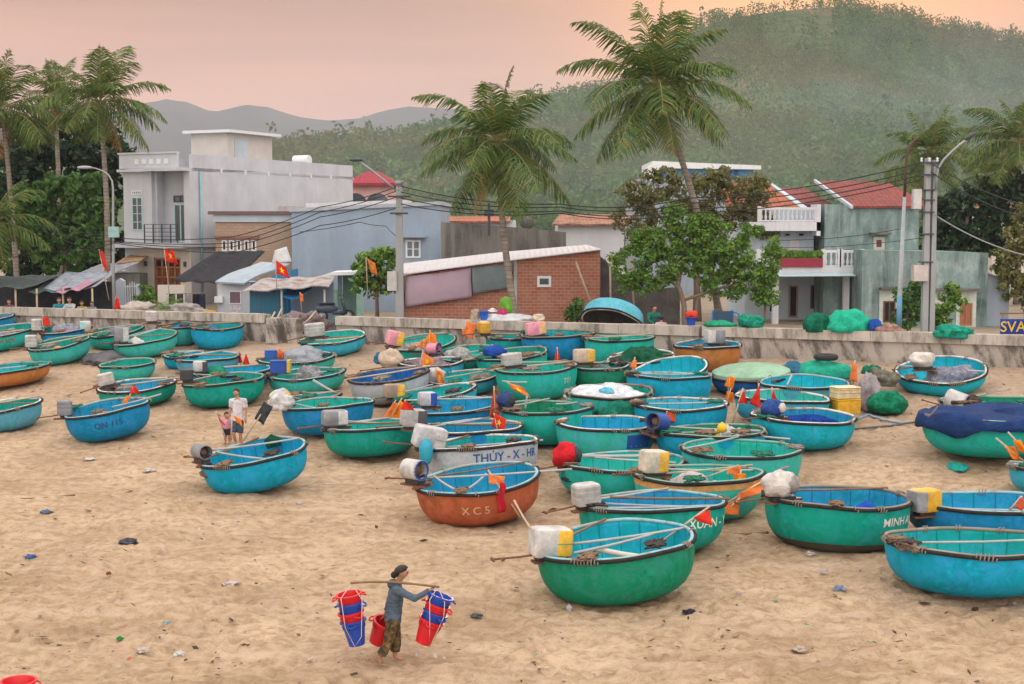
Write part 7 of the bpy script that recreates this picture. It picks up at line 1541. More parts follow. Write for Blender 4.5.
# crates and boxes
def crate(label, box, Y, col, band=None, depth=0.5, rz=0.25, lid=None):
    x0, y0, x1, y1 = box; s = 1/ppm(Y); c = P((x0+x1)/2, y1, Y); wd, ht = (x1-x0)*s*0.86, (y1-y0)*s; r = thing("crate", label, "crate", c, rz, "plastic crates and boxes")
    m_ = MB(); m_.rbox((0, 0, ht*0.45), (wd, depth, ht*0.9), 0.06); obj("box", m_, canmat(col), r, True, angle=35)
    for k, bc in enumerate(band or []): m_ = MB(); m_.rbox((0, 0, ht*(0.75-0.28*k)), (wd*1.015, depth*1.02, ht*0.13), 0.06); obj("stripe", m_, canmat(bc), r, True, angle=35)
    m_ = MB(); m_.rbox((0, 0, ht*0.94), (wd*1.04, depth*1.04, ht*0.12), 0.06); obj("lid", m_, canmat(lid or col), r, True, angle=35); return r
Yc = BOATS["b59"].Y+BOATS["b59"].R*0.5
crate("yellow crate, lower one of the stack behind the cyan boat", (830, 398, 860, 413), 42.8, (0.72, 0.40, 0.02), None, 0.55); crate("cream crate with orange and blue bands, topmost of the stack", (830, 386, 860, 398), 42.8, (0.66, 0.55, 0.30), [(0.7, 0.15, 0.03), (0.16, 0.18, 0.35)], 0.55, lid=(0.68, 0.62, 0.4))
crate("blue crate on the sea green boat, lower front one", (269, 360, 290, 373), BY("b18", -0.3), (0.012, 0.07, 0.36), None, 0.4); crate("small blue crate behind the lower blue crate", (264, 350, 278, 359), BY("b19", -0.2), (0.015, 0.10, 0.42), None, 0.35)
m_ = MB(); c = P(289, 366, BY("b18", -0.32)); m_.rbox(c, (0.12, 0.35, 0.45), 0.1); single("can", m_, canmat((0.6, 0.42, 0.06)), "yellow can wedged beside the lower blue crate", "can", smooth=False)
heap("cloth_bundle", "orange cloth beside the small blue crate", "bundle", (277, 350, 284, 359), BY("b19", -0.3), CLOTHM((0.6, 0.12, 0.04)), 88, 0.4, 0.15)
heap("plastic_bag", "white plastic bags tied under the yellow box", "bag", (270, 394, 294, 410), BY("b22", -0.6), CLOTHM((0.52, 0.52, 0.52)), 89, 0.5, 0.3)
# chair, buckets and odds and ends behind the wall
BLUEP = M((0.02, 0.14, 0.36), 0.45, 0.15)
Y = WY(723)+1.0; c = P(723, 324, Y); s = 1/ppm(Y); r = thing("chair", "blue metal chair frame behind the wall under the green tree", "chair", (c.x, Y, STREET)); hh = P(723, 310, Y).z-STREET
for x in (-0.38, 0.38): m_ = MB(); m_.tube([(x, 0, 0), (x, 0.1, hh*0.95), (x*0.9, 0.12, hh)], 0.04, 7); obj("leg", m_, BLUEP, r, True)
m_ = MB(); m_.box(-0.36, 0.36, 0.04, 0.12, hh*0.55, hh*0.97); obj("backrest", m_, M((0.03, 0.07, 0.12), 0.6), r); m_ = MB(); m_.box(-0.38, 0.38, -0.4, 0.08, hh*0.45, hh*0.50); obj("seat", m_, BLUEP, r); m_ = MB(); m_.tube([(0.38, 0.1, hh*0.95), (0.6, 0.0, hh*0.9), (0.62, -0.1, hh*0.4)], 0.04, 7); obj("arm", m_, BLUEP, r, True)
def bucket(label, mtx, r0, r1, h, col, handles=True, group="plastic buckets", cat="bucket", rim=True):
    t_ = 0.012; r = thing("bucket", label, cat, mat=mtx, group=group)
    m_ = MB(); m_.lathe([(0.01, 0), (r0, 0), (r0+(r1-r0)*0.5, h*0.5), (r1, h), (r1+0.022, h), (r1+0.022, h-0.025), (r1+0.004, h-0.03)], 26); m_.lathe([(r1, h), (r1-t_, h), (r0-t_, 0.02), (0.01, 0.02)], 26); obj("body", m_, M(col, 0.35, 0.15, 3, 0.05, 0, 0.45), r, True, angle=50)
    m_ = MB()
    for z in (0.72, 0.80): rr = r0+(r1-r0)*z+0.006; m_.tube([(rr*math.cos(a), rr*math.sin(a), h*z) for a in np.linspace(0, 2*math.pi, 27)[:-1]], 0.007, 5, closed=True)
    obj("ridge", m_, M(tuple(x*0.8 for x in col), 0.4, 0.1), r, True)
    if handles:
        for sg in (-1, 1):
            m_ = MB(); m_.tube([(sg*(r1+0.01), 0.07, h-0.03), (sg*(r1+0.06), 0.06, h-0.05), (sg*(r1+0.075), 0, h-0.07), (sg*(r1+0.06), -0.06, h-0.05), (sg*(r1+0.01), -0.07, h-0.03)], 0.013, 6); obj("handle", m_, M(col, 0.4, 0.1), r, True)
    return r
REDB = (0.58, 0.012, 0.02); BLUB = (0.012, 0.06, 0.36)
Y = WY(691)+0.25; c = P(691, 325, Y); bucket("blue bucket holding red things on the wall under the green tree", Matrix.Translation((c.x, Y, WTOP+0.02)), 0.15, 0.19, 0.30, BLUB)
heap("cloth_bundle", "red things heaped in the blue bucket on the wall", "bundle", (685, 311, 698, 317), Y, CLOTHM((0.65, 0.05, 0.03)), 90, 0.3, 0.18)
Y = WY(484)+0.25; c = P(484, 320, Y); bucket("bright blue bucket standing on the wall by the beige sack", Matrix.Translation((c.x, Y, WTOP+0.02)), 0.14, 0.19, 0.34, (0.012, 0.11, 0.50))
c = P(209, 312, 63.6); bucket("tall yellow basket bucket behind the wall by the kiosk", Matrix.Translation((c.x, 63.6, STREET+0.1)), 0.17, 0.24, 0.75, (0.72, 0.42, 0.02))
# washing under the black awning
for k, (px, col) in enumerate(((172, (0.03, 0.03, 0.04)), (180, (0.05, 0.05, 0.06)), (188, (0.3, 0.28, 0.27)), (196, (0.02, 0.02, 0.025)), (202, (0.03, 0.04, 0.07)))):
    Y = 68.5; m_ = MB(); m_.sheet(P(px-3.5, 309, Y), P(px+3.5, 309, Y), P(px+3, 294, Y), P(px-3, 294, Y), 5, 6, lambda u, v: Vector((0, 0.08*math.sin(u*9), 0))); single("washing", m_, CLOTHM(col), ["first dark shirt from the left, drying under the black awning", "second dark shirt from the left, drying under the black awning", "pale grey shirt drying under the black awning", "black trousers drying right of the pale grey shirt", "navy garment drying next to the yellow basket"][k], "washing", "washing under the awning")
m_ = MB(); m_.tube([P(166, 294, 68.5), P(207, 293, 68.5)], 0.02, 5); single("washing_line", m_, ROPEM, "washing line strung under the black awning", "line")
# pale placards standing on the wall / left boats
# scooter in the gap
def scooter(label, px, py, Y, rz):
    b = P(px, py, Y); r = thing("scooter", label, "scooter", (b.x, Y, b.z), rz)
    for x, nm in ((-0.6, "rear"), (0.6, "front")):
        m_ = MB(); m_.tube([(x+0.25*math.cos(a), 0, 0.27+0.25*math.sin(a)) for a in np.linspace(0, 2*math.pi, 21)[:-1]], 0.055, 8, closed=True); wo_ = obj("wheel", m_, M((0.03, 0.03, 0.03), 0.8), r, True)
        m_ = MB(); m_.tube([(x, -0.05, 0.27), (x, 0.05, 0.27)], 0.15, 12); obj("rim", m_, GALV, wo_, True)
    m_ = MB(); m_.ball((-0.35, 0, 0.6), (0.5, 0.14, 0.2), 14, 10); m_.tube([(0.5, 0, 0.35), (0.38, 0, 0.85), (0.3, 0, 1.0)], [0.09, 0.08, 0.05], 8); m_.tube([(-0.1, 0, 0.42), (0.42, 0, 0.42)], 0.1, 8); obj("body", m_, M((0.04, 0.06, 0.09), 0.35, 0.2), r, True)
    m_ = MB(); m_.rbox((-0.38, 0, 0.82), (0.75, 0.24, 0.1), 0.2); obj("seat", m_, DARKIN, r, True); m_ = MB(); m_.tube([(0.28, -0.35, 1.05), (0.3, 0, 1.0), (0.28, 0.35, 1.05)], 0.025, 6); obj("handlebar", m_, METALD, r, True)
    for sg in (-1, 1): m_ = MB(); m_.ball((0.3, sg*0.3, 1.2), (0.03, 0.08, 0.06), 8, 6); obj("mirror", m_, METALD, r, True)
scooter("dark scooter parked in the gap by the mint gateway", 335, 322, 63.0, R_(20))
# leaning driftwood in the gap
for a, b_, lab in (((262, 331), (275, 312), "driftwood stick leaning on the broken wall end, left"), ((268, 334), (282, 308), "driftwood stick leaning on the broken wall end, right"), ((300, 327), (316, 311), "crooked branch sticking out of the pile in the gap")):
    m_ = MB(); m_.tube([P(*a, 61), P((a[0]+b_[0])/2+1, (a[1]+b_[1])/2, 61.2), P(*b_, 61.6)], 0.04, 6); single("driftwood", m_, BAMBOO, lab, "driftwood", "driftwood sticks")
# blue banner with yellow letters at the right edge
Y = WY(1012)+1.0; a, b_ = P(1000, 334, Y), P(1028, 319, Y); r = thing("banner", "blue banner with large yellow letters hung on a rail at the right edge", "banner", ((a.x+b_.x)/2, Y, STREET-0.2)); o3 = Vector(((a.x+b_.x)/2, Y, STREET-0.2)); hw = (b_.x-a.x)/2; z0, z1 = a.z-o3.z, b_.z-o3.z
m_ = MB(); m_.sheet((-hw, 0, z0), (hw, 0, z0), (hw, 0, z1), (-hw, 0, z1), 10, 6, lambda u, v: Vector((0, 0.02*math.sin(u*14), 0))); obj("cloth", m_, CLOTHM((0.03, 0.06, 0.32)), r, True)
t_ = text_mesh("SVA", 0.52); t_.v = [(v[0]-0.05, -0.06, v[1]+(z0+z1)/2-0.02) for v in t_.v]; obj("lettering", t_, M((0.55, 0.38, 0.04), 0.8, 0.3), r)
for x in (-hw+0.1, hw-0.1): m_ = MB(); m_.tube([(x, 0.05, 0), (x, 0.05, z1+0.25)], 0.03, 6); obj("post", m_, WOOD, r, True)
m_ = MB(); m_.tube([(-hw, 0.05, z1+0.2), (hw, 0.05, z1+0.2)], 0.03, 6); obj("rail", m_, WOOD, r, True)
# ropes on the sand
def rope(label, pts, rad=0.02, col=None):
    q = []
    for (a, b_) in zip(pts, pts[1:]):
        for k in range(6): f = k/6; g = G(a[0]+(b_[0]-a[0])*f, a[1]+(b_[1]-a[1])*f); q.append(Vector((g.x+0.05*math.sin(k*2.1), g.y, gz(g.x, g.y)+rad)))
    m_ = MB(); m_.tube(q, rad, 6); single("mooring_rope", m_, col or ROPEM, label, "rope")
rope("dark mooring rope running left from the blue tarpaulin boat", [(855, 430), (890, 427), (928, 421)], 0.035, M((0.10, 0.12, 0.13), 0.9)); rope("pale blue rope scraps on the sand right of the cyan boat", [(858, 420), (868, 416), (884, 421), (905, 425)], 0.04, M((0.25, 0.33, 0.40), 0.9)); rope("rope on the sand before the yellow crates", [(780, 437), (805, 448), (826, 450)], 0.02)

# litter: named pieces first, then the fine scatter as one thing nobody could count
def litter(name, label, cat, px, py, wpx, hpx, col, seed, amp=0.5, kind='heap'):
    g = G(px, py); s = 1/ppm(g.y); m_ = MB(); m_.ball((0, 0, 0), (wpx/2.5*s, wpx/3*s, hpx/2.0*s), 30, 18, seed=seed*1.37, amp=0.75, flat=0.2); o = obj(name, m_, CLOTHM(col), None, True); o.location = (g.x, g.y, gz(g.x, g.y)+0.02); tag(o, label, cat, "litter on the sand")
for L_ in (("plastic_bag", "white plastic bag on the sand left of the carrying woman", "bag", 179, 656, 13, 7, (0.58, 0.56, 0.54), 1), ("plastic_bag", "torn white bag on the sand at lower left, beside another", "bag", 143, 652, 14, 6, (0.50, 0.46, 0.42), 2), ("plastic_bag", "white paper scrap on the open sand below the lone blue boat", "bag", 231, 585, 17, 5, (0.52, 0.48, 0.44), 3),
           ("rag", "black and blue rag on the sand at left", "rag", 128, 543, 20, 6, (0.06, 0.07, 0.09), 4), ("rag", "small bright blue rag, lowest at far left", "rag", 31, 558, 15, 4, (0.05, 0.12, 0.28), 5), ("rag", "blue rag near the left edge, below the stick", "rag", 46, 513, 13, 4, (0.1, 0.16, 0.24), 6), ("rag", "green scrap on the sand at lower left", "rag", 120, 640, 8, 4, (0.03, 0.25, 0.06), 7), ("rag", "pale teal scrap on the sand left of the red buckets", "rag", 167, 624, 9, 4, (0.3, 0.42, 0.42), 8),
           ("slipper", "blue and grey slipper on the sand right of the nearest boat", "slipper", 839, 590, 15, 6, (0.20, 0.26, 0.38), 9), ("rag", "black strap of rag on the sand right of the woman", "rag", 691, 613, 20, 4, (0.03, 0.035, 0.05), 10), ("plastic_bottle", "pale bottle on the sand below the nearest boat", "bottle", 569, 611, 6, 9, (0.45, 0.44, 0.52), 11), ("plastic_bag", "pinkish white scrap below the boat with the white name", "bag", 824, 573, 9, 5, (0.50, 0.44, 0.45), 12), ("plastic_bag", "white scrap under the dark bottomed boat", "bag", 810, 555, 11, 4, (0.5, 0.47, 0.44), 13), ("plastic_bag", "torn white bag lowest on the right sand", "bag", 799, 651, 17, 6, (0.45, 0.38, 0.33), 14), ("rag", "rusty brown lump on the sand at left", "rag", 109, 575, 6, 5, (0.22, 0.06, 0.02), 15), ("rag", "grey bundle of sticks and rag right of the woman's buckets", "rag", 476, 617, 14, 5, (0.10, 0.10, 0.12), 16), ("plastic_bag", "pale scrap by the lone blue boat's right", "bag", 300, 504, 8, 4, (0.5, 0.44, 0.42), 17), ("rag", "dark brown clump on the right sand below the large cyan boat", "rag", 975, 611, 9, 5, (0.06, 0.035, 0.02), 18), ("plastic_bag", "white stick of foam on the sand at left centre", "foam", 150, 471, 14, 4, (0.58, 0.55, 0.52), 19), ("plastic_bag", "flat pale foam scrap on the sand at left", "foam", 90, 460, 13, 3, (0.58, 0.54, 0.5), 20)): litter(*L_)
r = random.Random(9); V = []
for k in range(2600):
    px = r.uniform(0, 1024); py = r.uniform(385, 684) if r.random() < 0.55 else r.uniform(360, 440)
    if mnoise.noise(Vector((px*0.012, py*0.03, 3))) < -0.05 and r.random() < 0.8: continue
    g = G(px, py); z = gz(g.x, g.y)+0.02; a = r.uniform(0, 6.28); l = r.uniform(0.02, 0.075)*(1 if r.random() < 0.93 else 2.0); w_ = l*r.uniform(0.15, 0.6); d_ = Vector((math.cos(a), math.sin(a), r.uniform(-0.3, 0.5))); e_ = Vector((-math.sin(a), math.cos(a), r.uniform(-0.4, 0.6))); c = Vector((g.x, g.y, z+0.02)); V.append((c-d_*l, c-e_*w_, c+d_*l, c+e_*w_))
t = NT("litter_mat"); gI = t.n.new("ShaderNodeNewGeometry"); rp_ = t.n.new("ShaderNodeValToRGB"); rp_.color_ramp.interpolation = 'CONSTANT'; e = rp_.color_ramp.elements
ST = [(0.0, (0.05, 0.03, 0.018)), (0.42, (0.13, 0.08, 0.04)), (0.72, (0.42, 0.37, 0.32)), (0.80, (0.04, 0.05, 0.06)), (0.88, (0.30, 0.36, 0.40)), (0.94, (0.05, 0.2, 0.12)), (0.97, (0.4, 0.08, 0.04))]
while len(e) < len(ST): e.new(0.5)
for k, (p_, c_) in enumerate(ST): e[k].position = p_; e[k].color = (*c_, 1)
t.link(gI.outputs["Random Per Island"], rp_.inputs[0]); t.base(rp_.outputs[0]); t.rough(0.9)
o = quads_obj("beach_litter", V, t.m); o["kind"] = "stuff"; o["label"] = "fine litter and twigs strewn over the sand"; o["category"] = "litter"
# ================================================================== people
SKIN = M((0.36, 0.19, 0.12), 0.55, 0.12, 5, 0.05); HAIR = M((0.02, 0.016, 0.014), 0.55, 0.3, 14, 0.3)
def skin_mesh(name, verts, edges, rad, mat, parent, sub=2, root=0):
    me = bpy.data.meshes.new(name+"_frame"); me.from_pydata([tuple(v) for v in verts], edges, []); me.update()
    o = bpy.data.objects.new(name+"_frame", me); COL.objects.link(o)
    m1 = o.modifiers.new("s", 'SKIN'); m1.use_smooth_shade = True
    for i, v in enumerate(me.skin_vertices[0].data): v.radius = (rad[i], rad[i]) if not isinstance(rad[i], tuple) else rad[i]; v.use_root = (i == root)
    m2 = o.modifiers.new("d", 'SUBSURF'); m2.levels = sub; m2.render_levels = sub
    dg = bpy.context.evaluated_depsgraph_get(); dg.update(); mm = bpy.data.meshes.new_from_object(o.evaluated_get(dg)); mm.name = name
    bpy.data.objects.remove(o); bpy.data.meshes.remove(me)
    q = bpy.data.objects.new(name, mm); COL.objects.link(q); mm.materials.clear(); mm.materials.append(mat); mm.polygons.foreach_set("use_smooth", [True]*len(mm.polygons)); q.parent = parent; return q
def person(label, loc, J, rotz=0.0, sc=1.0, top=None, bottom=None, sleeves=2, legs=2, skin=SKIN, hair=HAIR, hairlong=0, hat=None, female=False, fingers=True, feet=None):
    """J: joints in metres: pelvis, chest, neck, head, face (direction), and per side L/R: sh, el, ha, hip, kn, an, toe"""
    V = lambda k: Vector(J[k])*sc
    root = thing("person", label, "person", loc, rotz)
    vs, es, rs = [], [], []
    def add(p, r, par=None): vs.append(Vector(p)); rs.append(r*sc); i = len(vs)-1; (es.append((par, i)) if par is not None else None); return i
    pel, ch, nk, hd = V('pelvis'), V('chest'), V('neck'), V('head'); face = Vector(J['face']).normalized()
    p0 = add(pel, 0.105); ws = add(pel.lerp(ch, 0.45), 0.095, p0); cov = 0.8 if (top and sleeves == 2) else 1.0; c0 = add(ch, 0.115*cov, ws); n0 = add(nk, 0.05, c0)
    upv = (hd-nk).normalized()
    jaw = add(nk.lerp(hd, 0.55)+face*0.025*sc, 0.062, n0); mid = add(hd+face*0.004*sc, 0.092, jaw); cr = add(hd+upv*0.075*sc-face*0.012*sc, 0.066, mid)
    add(hd+face*0.118*sc-upv*0.012*sc, 0.014, mid)
    side = upv.cross(face).normalized()
    for s_ in (-1, 1): add(hd+side*0.103*sc*s_-upv*0.005*sc-face*0.01*sc, 0.016, mid)
    for s_ in 'LR':
        sh = add(V(s_+'sh'), 0.052*cov*cov, c0); el = add(V(s_+'el'), 0.043*cov, sh); wr = add(V(s_+'el').lerp(V(s_+'ha'), 0.88), 0.027, el)
        d = (V(s_+'ha')-V(s_+'el')).normalized(); pm = add(V(s_+'ha'), 0.036, wr)
        if fingers:
            w_ = d.cross(face); w_ = w_.normalized() if w_.length > 0.2 else side
            nrm = d.cross(w_)
            for k, ln in enumerate((0.075, 0.088, 0.08, 0.062)):
                b0 = V(s_+'ha')+w_*(0.028-0.019*k)*sc+d*0.045*sc; a = add(b0, 0.0095, pm); a = add(b0+d*ln*0.5*sc+nrm*0.012*sc, 0.0085, a); add(b0+d*ln*0.8*sc+nrm*0.04*sc, 0.007, a)
            b0 = V(s_+'ha')+w_*0.045*sc+d*0.005*sc; a = add(b0, 0.011, pm); add(b0+d*0.035*sc+w_*0.02*sc+nrm*0.015*sc, 0.009, a)
        hp = add(V(s_+'hip'), 0.092, p0); mt = add(V(s_+'hip').lerp(V(s_+'kn'), 0.45), 0.078, hp); kn = add(V(s_+'kn'), 0.055, mt); cf = add(V(s_+'kn').lerp(V(s_+'an'), 0.35), 0.055, kn); an = add(V(s_+'an'), 0.036, cf)
        he = an; to = add(V(s_+'an').lerp(V(s_+'toe'), 0.6)+Vector((0, 0, -0.02*sc)), 0.036, he); add(V(s_+'toe'), 0.026, to)
    bd = skin_mesh("body", vs, es, rs, skin, root)
    # eyes and mouth lie in the face
    for s_ in (-1, 1):
        m_ = MB(); m_.ball(hd+face*0.090*sc+side*0.032*sc*s_+upv*0.012*sc, 0.011*sc, 8, 6); obj("eye", m_, DARKIN, bd, True)
    m_ = MB(); m_.ball(hd+face*0.082*sc-upv*0.052*sc, (0.02*sc, 0.02*sc, 0.006*sc), 8, 6); obj("mouth", m_, M((0.22, 0.06, 0.05), 0.6), bd, True)
    # hair cap
    m_ = MB(); n, mm = 18, 12; hv = []
    for i in range(mm+1):
        th_ = math.pi*0.80*i/mm
        for k in range(n):
            ph = 2*math.pi*k/n; loc_ = side*math.sin(th_)*math.cos(ph)+face*math.sin(th_)*math.sin(ph)+upv*math.cos(th_)
            fr = math.sin(th_)*math.sin(ph); rr = 0.112*sc
            lim = 0.80 if math.sin(ph) < -0.1 else (0.62-0.30*min(1, math.sin(ph)/0.75) if math.sin(ph) > 0 else 0.72)
            if th_ > math.pi*lim: rr *= 0.72
            hv.append(hd+upv*0.012*sc-face*0.014*sc+Vector(loc_)*rr)
    m_.add(hv, [(i*n+k, (i+1)*n+k, (i+1)*n+(k+1) % n, i*n+(k+1) % n) for i in range(mm) for k in range(n)])
    if hairlong: m_.ball(hd-face*0.105*sc-upv*0.065*sc, (0.05*sc, 0.05*sc, 0.055*sc), 12, 8, 3, 0.2); 
    if hairlong > 1: m_.tube([hd-face*0.10*sc, hd-face*0.12*sc-upv*0.12*sc, nk-face*0.09*sc-upv*0.05*sc], [0.06*sc, 0.05*sc, 0.02*sc], 8)
    obj("hair", m_, hair, root, True)
    if hat:
        m_ = MB(); zaxis = Matrix.Translation(hd+upv*0.055*sc) @ upv.to_track_quat('Z', 'Y').to_matrix().to_4x4(); m_.lathe([(0.20*sc, 0.0), (0.125*sc, 0.015*sc), (0.115*sc, 0.07*sc), (0.06*sc, 0.1*sc), (0.005, 0.105*sc)], 18, m=zaxis); obj("hat", m_, hat, root, True)
    def cloth(name, chain, mat):
        m_ = MB()
        for ch_ in chain:
            pts = [Vector(p) for p, r_ in ch_]; rr = [r_*sc for p, r_ in ch_]; fp, fr = [], []
            for a in range(len(pts)-1):
                for k in range(4): f = k/4; fp.append(pts[a].lerp(pts[a+1], f)); fr.append(rr[a]+(rr[a+1]-rr[a])*f)
            fp.append(pts[-1]); fr.append(rr[-1]); m_.tube(fp, fr, 14)
            for p_, r_ in zip(pts[:-1], rr[:-1]): m_.ball(p_, r_*0.99, 14, 10)
        o = obj(name, m_, mat); rm = o.modifiers.new("r", 'REMESH'); rm.mode = 'VOXEL'; rm.voxel_size = 0.016*sc; sm_ = o.modifiers.new("s", 'SMOOTH'); sm_.iterations = 6; sm_.factor = 0.5
        dg = bpy.context.evaluated_depsgraph_get(); dg.update(); mm = bpy.data.meshes.new_from_object(o.evaluated_get(dg)); bpy.data.objects.remove(o); mm.name = name
        for v_ in mm.vertices:      # soft folds
            n_ = mnoise.noise(Vector((v_.co.x*9, v_.co.y*9, v_.co.z*16)))*0.012*sc; v_.co = v_.co+v_.normal*n_
        q = bpy.data.objects.new(name, mm); COL.objects.link(q); mm.materials.clear(); mm.materials.append(mat); mm.polygons.foreach_set("use_smooth", [True]*len(mm.polygons)); q.parent = root; return q
    if bottom:
        ch_ = []
        for s_ in 'LR':
            hp, kn, an = V(s_+'hip'), V(s_+'kn'), V(s_+'an'); L_ = [(hp+Vector((0, 0, 0.03*sc)), 0.110), (hp.lerp(kn, 0.5), 0.094), (kn, 0.078)]
            if legs == 2: L_ += [(kn.lerp(an, 0.5), 0.072), (kn.lerp(an, 0.92), 0.072)]
            elif legs == 1.5: L_ += [(kn.lerp(an, 0.4), 0.078), (kn.lerp(an, 0.72), 0.082)]
            else: L_[-1] = (kn.lerp(hp, 0.08), 0.090)
            ch_.append(L_); ch_.append([(pel, 0.115), (hp+Vector((0, 0, 0.03*sc)), 0.112)])
        ch_.append([(pel, 0.125), (pel.lerp(ch, 0.30), 0.12)])
        cloth("trousers" if legs > 1 else "shorts", ch_, bottom)
    if top:
        low = -0.10 if sleeves == 2 else 0.0
        ch_ = [[(nk.lerp(ch, 0.30), 0.066), (ch, 0.128), (pel.lerp(ch, 0.5), 0.130), (pel.lerp(ch, low), 0.138)]]
        for s_ in 'LR':
            sh, el, ha, hp = V(s_+'sh'), V(s_+'el'), V(s_+'ha'), V(s_+'hip')
            ch_.append([(nk.lerp(ch, 0.35), 0.055), (sh, 0.070)]); ch_.append([(sh.lerp(ch, 0.35), 0.088), (ch.lerp(hp, 0.4).lerp(sh, 0.1), 0.098), (hp.lerp(pel, 0.25)+(ch-pel)*(0.12+low), 0.112)])
            ch_.append([(sh, 0.072), (sh.lerp(el, 0.5), 0.060), (el, 0.054), (el.lerp(ha, 0.5), 0.047), (el.lerp(ha, 0.88), 0.042)] if sleeves == 2 else [(sh, 0.072), (sh.lerp(el, 0.4), 0.066), (sh.lerp(el, 0.78), 0.064)])
        cloth("hooded_jacket" if sleeves == 2 else "shirt", ch_, top)
    return root
# patterned trousers
t = NT("patterned_cloth"); v = t.mapping(); n1 = t.noise(v, 11, 3, 0.6, 1.0); n2 = t.noise(v, 7, 3, 0.6, 0.7)
c = t.ramp(n1, [(0.42, (0.030, 0.026, 0.020)), (0.55, (0.13, 0.085, 0.03))]); c = t.mix(t.ramp(n2, [(0.58, 0.0), (0.64, 0.9)]), c, (0.26, 0.15, 0.05)); t.base(c); t.rough(0.85); PATT = t.m
# the woman with the carrying pole
wg = G(395, 661); s = 1/ppm(wg.y); wz = gz(wg.x, wg.y)
def w(px, py, dy=0.0): return ((px-395)*s, dy, (661-py)*s)
WJ = dict(pelvis=w(393, 618), chest=w(396.5, 590), neck=w(399, 578, -0.0), head=w(402.6, 568.6), face=(1, -0.18, -0.12),
    Rsh=w(397.5, 584, -0.17), Rel=w(417, 591.5, -0.26), Rha=w(432.5, 584.5, -0.10), Lsh=w(396.5, 584, 0.17), Lel=w(389, 600, 0.30), Lha=w(384, 615.5, 0.24),
    Rhip=w(393, 621, -0.09), Rkn=w(388, 642, -0.09), Ran=w(379, 656.5, -0.09), Rtoe=w(381.5, 663, -0.10), Lhip=w(393.5, 621, 0.09), Lkn=w(396.5, 640, 0.08), Lan=w(394, 657.5, 0.08), Ltoe=w(404, 660.5, 0.08))
W = person("barefoot woman in grey hooded jacket and patterned trousers carrying bucket stacks on a pole", (wg.x, wg.y, wz), WJ, 0, 1.0, CLOTHM((0.085, 0.125, 0.165)), PATT, 2, 1.5, hairlong=1)
m_ = MB(); c = Vector(w(394, 580.5)); m_.ball(c, (0.095, 0.12, 0.075), 14, 10, 4, 0.2); obj("hood", m_, CLOTHM((0.080, 0.118, 0.158)), W, True)
# carrying pole and its bucket stacks hang from her shoulder: things of their own
wp = lambda px, py, dy=0.0: Vector((wg.x, wg.y, wz))+Vector(w(px, py, dy))
m_ = MB(); m_.tube([wp(351, 578.3, -0.10), wp(370, 577, -0.10), wp(393, 576.6, -0.13), wp(415, 578.6, -0.13), wp(441, 582.3, -0.10)], [0.016, 0.019, 0.021, 0.019, 0.016], 8); single("carrying_pole", m_, WOOD, "bamboo carrying pole across the woman's shoulders", "pole")
def stack(x0, y0, x1, y1, cols, labs, dy=-0.10, r=0.165):
    """nested buckets from foot (x0,y0) to top (x1,y1) in the picture"""
    a, b_ = wp(x0, y0, dy), wp(x1, y1, dy); ax = (b_-a); L_ = ax.length; q = ax.normalized().to_track_quat('Z', 'Y').to_matrix().to_4x4(); h = 0.40; n = len(cols)
    for k, (cl, lb) in enumerate(zip(cols, labs)):
        off = (L_-h)*k/(n-1); bucket(lb, Matrix.Translation(a+ax.normalized()*off) @ q @ Matrix.Rotation(0.6*k, 4, 'Z') @ Matrix.Rotation(R_(2.0*(k % 2)), 4, 'X'), 0.125, r, h, cl, group="buckets on the carrying pole")
stack(357, 642, 349, 589, [BLUB, REDB, BLUB, REDB], ["blue bucket at the bottom of the stack behind the woman", "red bucket second from the bottom behind the woman", "blue bucket nested third in the stack behind the woman", "red bucket on top of the stack behind the woman"], r=0.19)
stack(424, 640, 443, 591, [REDB, BLUB, REDB, BLUB], ["red bucket at the bottom of the stack before the woman", "blue bucket second from the bottom before the woman", "red bucket third in the stack before the woman", "blue bucket on top of the stack before the woman"], r=0.19)
def sling(label, tops, pts):
    m_ = MB(); m_.tube([Vector(p) for p in pts], 0.007, 5); single("sling_rope", m_, M((0.50, 0.44, 0.38), 0.9), label, "rope", "sling ropes on the carrying pole")
sling("sling rope round the bucket stack behind the woman", 0, [wp(352, 579, -0.1), wp(343, 590, -0.33), wp(347, 620, -0.33), wp(356, 641, -0.27), wp(363, 630, -0.3), wp(364, 592, -0.3), wp(353, 580, -0.1)])
sling("sling rope round the bucket stack before the woman", 0, [wp(439, 583, -0.1), wp(432, 592, -0.32), wp(432, 620, -0.33), wp(431, 643, -0.25), wp(446, 610, -0.3), wp(447, 595, -0.3), wp(440, 583, -0.1)])
q = wp(375.5, 645, 0.20); bucket("red bucket hanging from the woman's left hand", Matrix.Translation(q) @ Matrix.Rotation(R_(22), 4, 'Y') @ Matrix.Rotation(R_(14), 4, 'X'), 0.13, 0.18, 0.40, REDB)
g = G(19, 703); bucket("red bucket standing alone on the sand at the bottom left corner", Matrix.Translation((g.x, g.y, gz(g.x, g.y)-0.03)), 0.14, 0.235, 0.36, REDB)
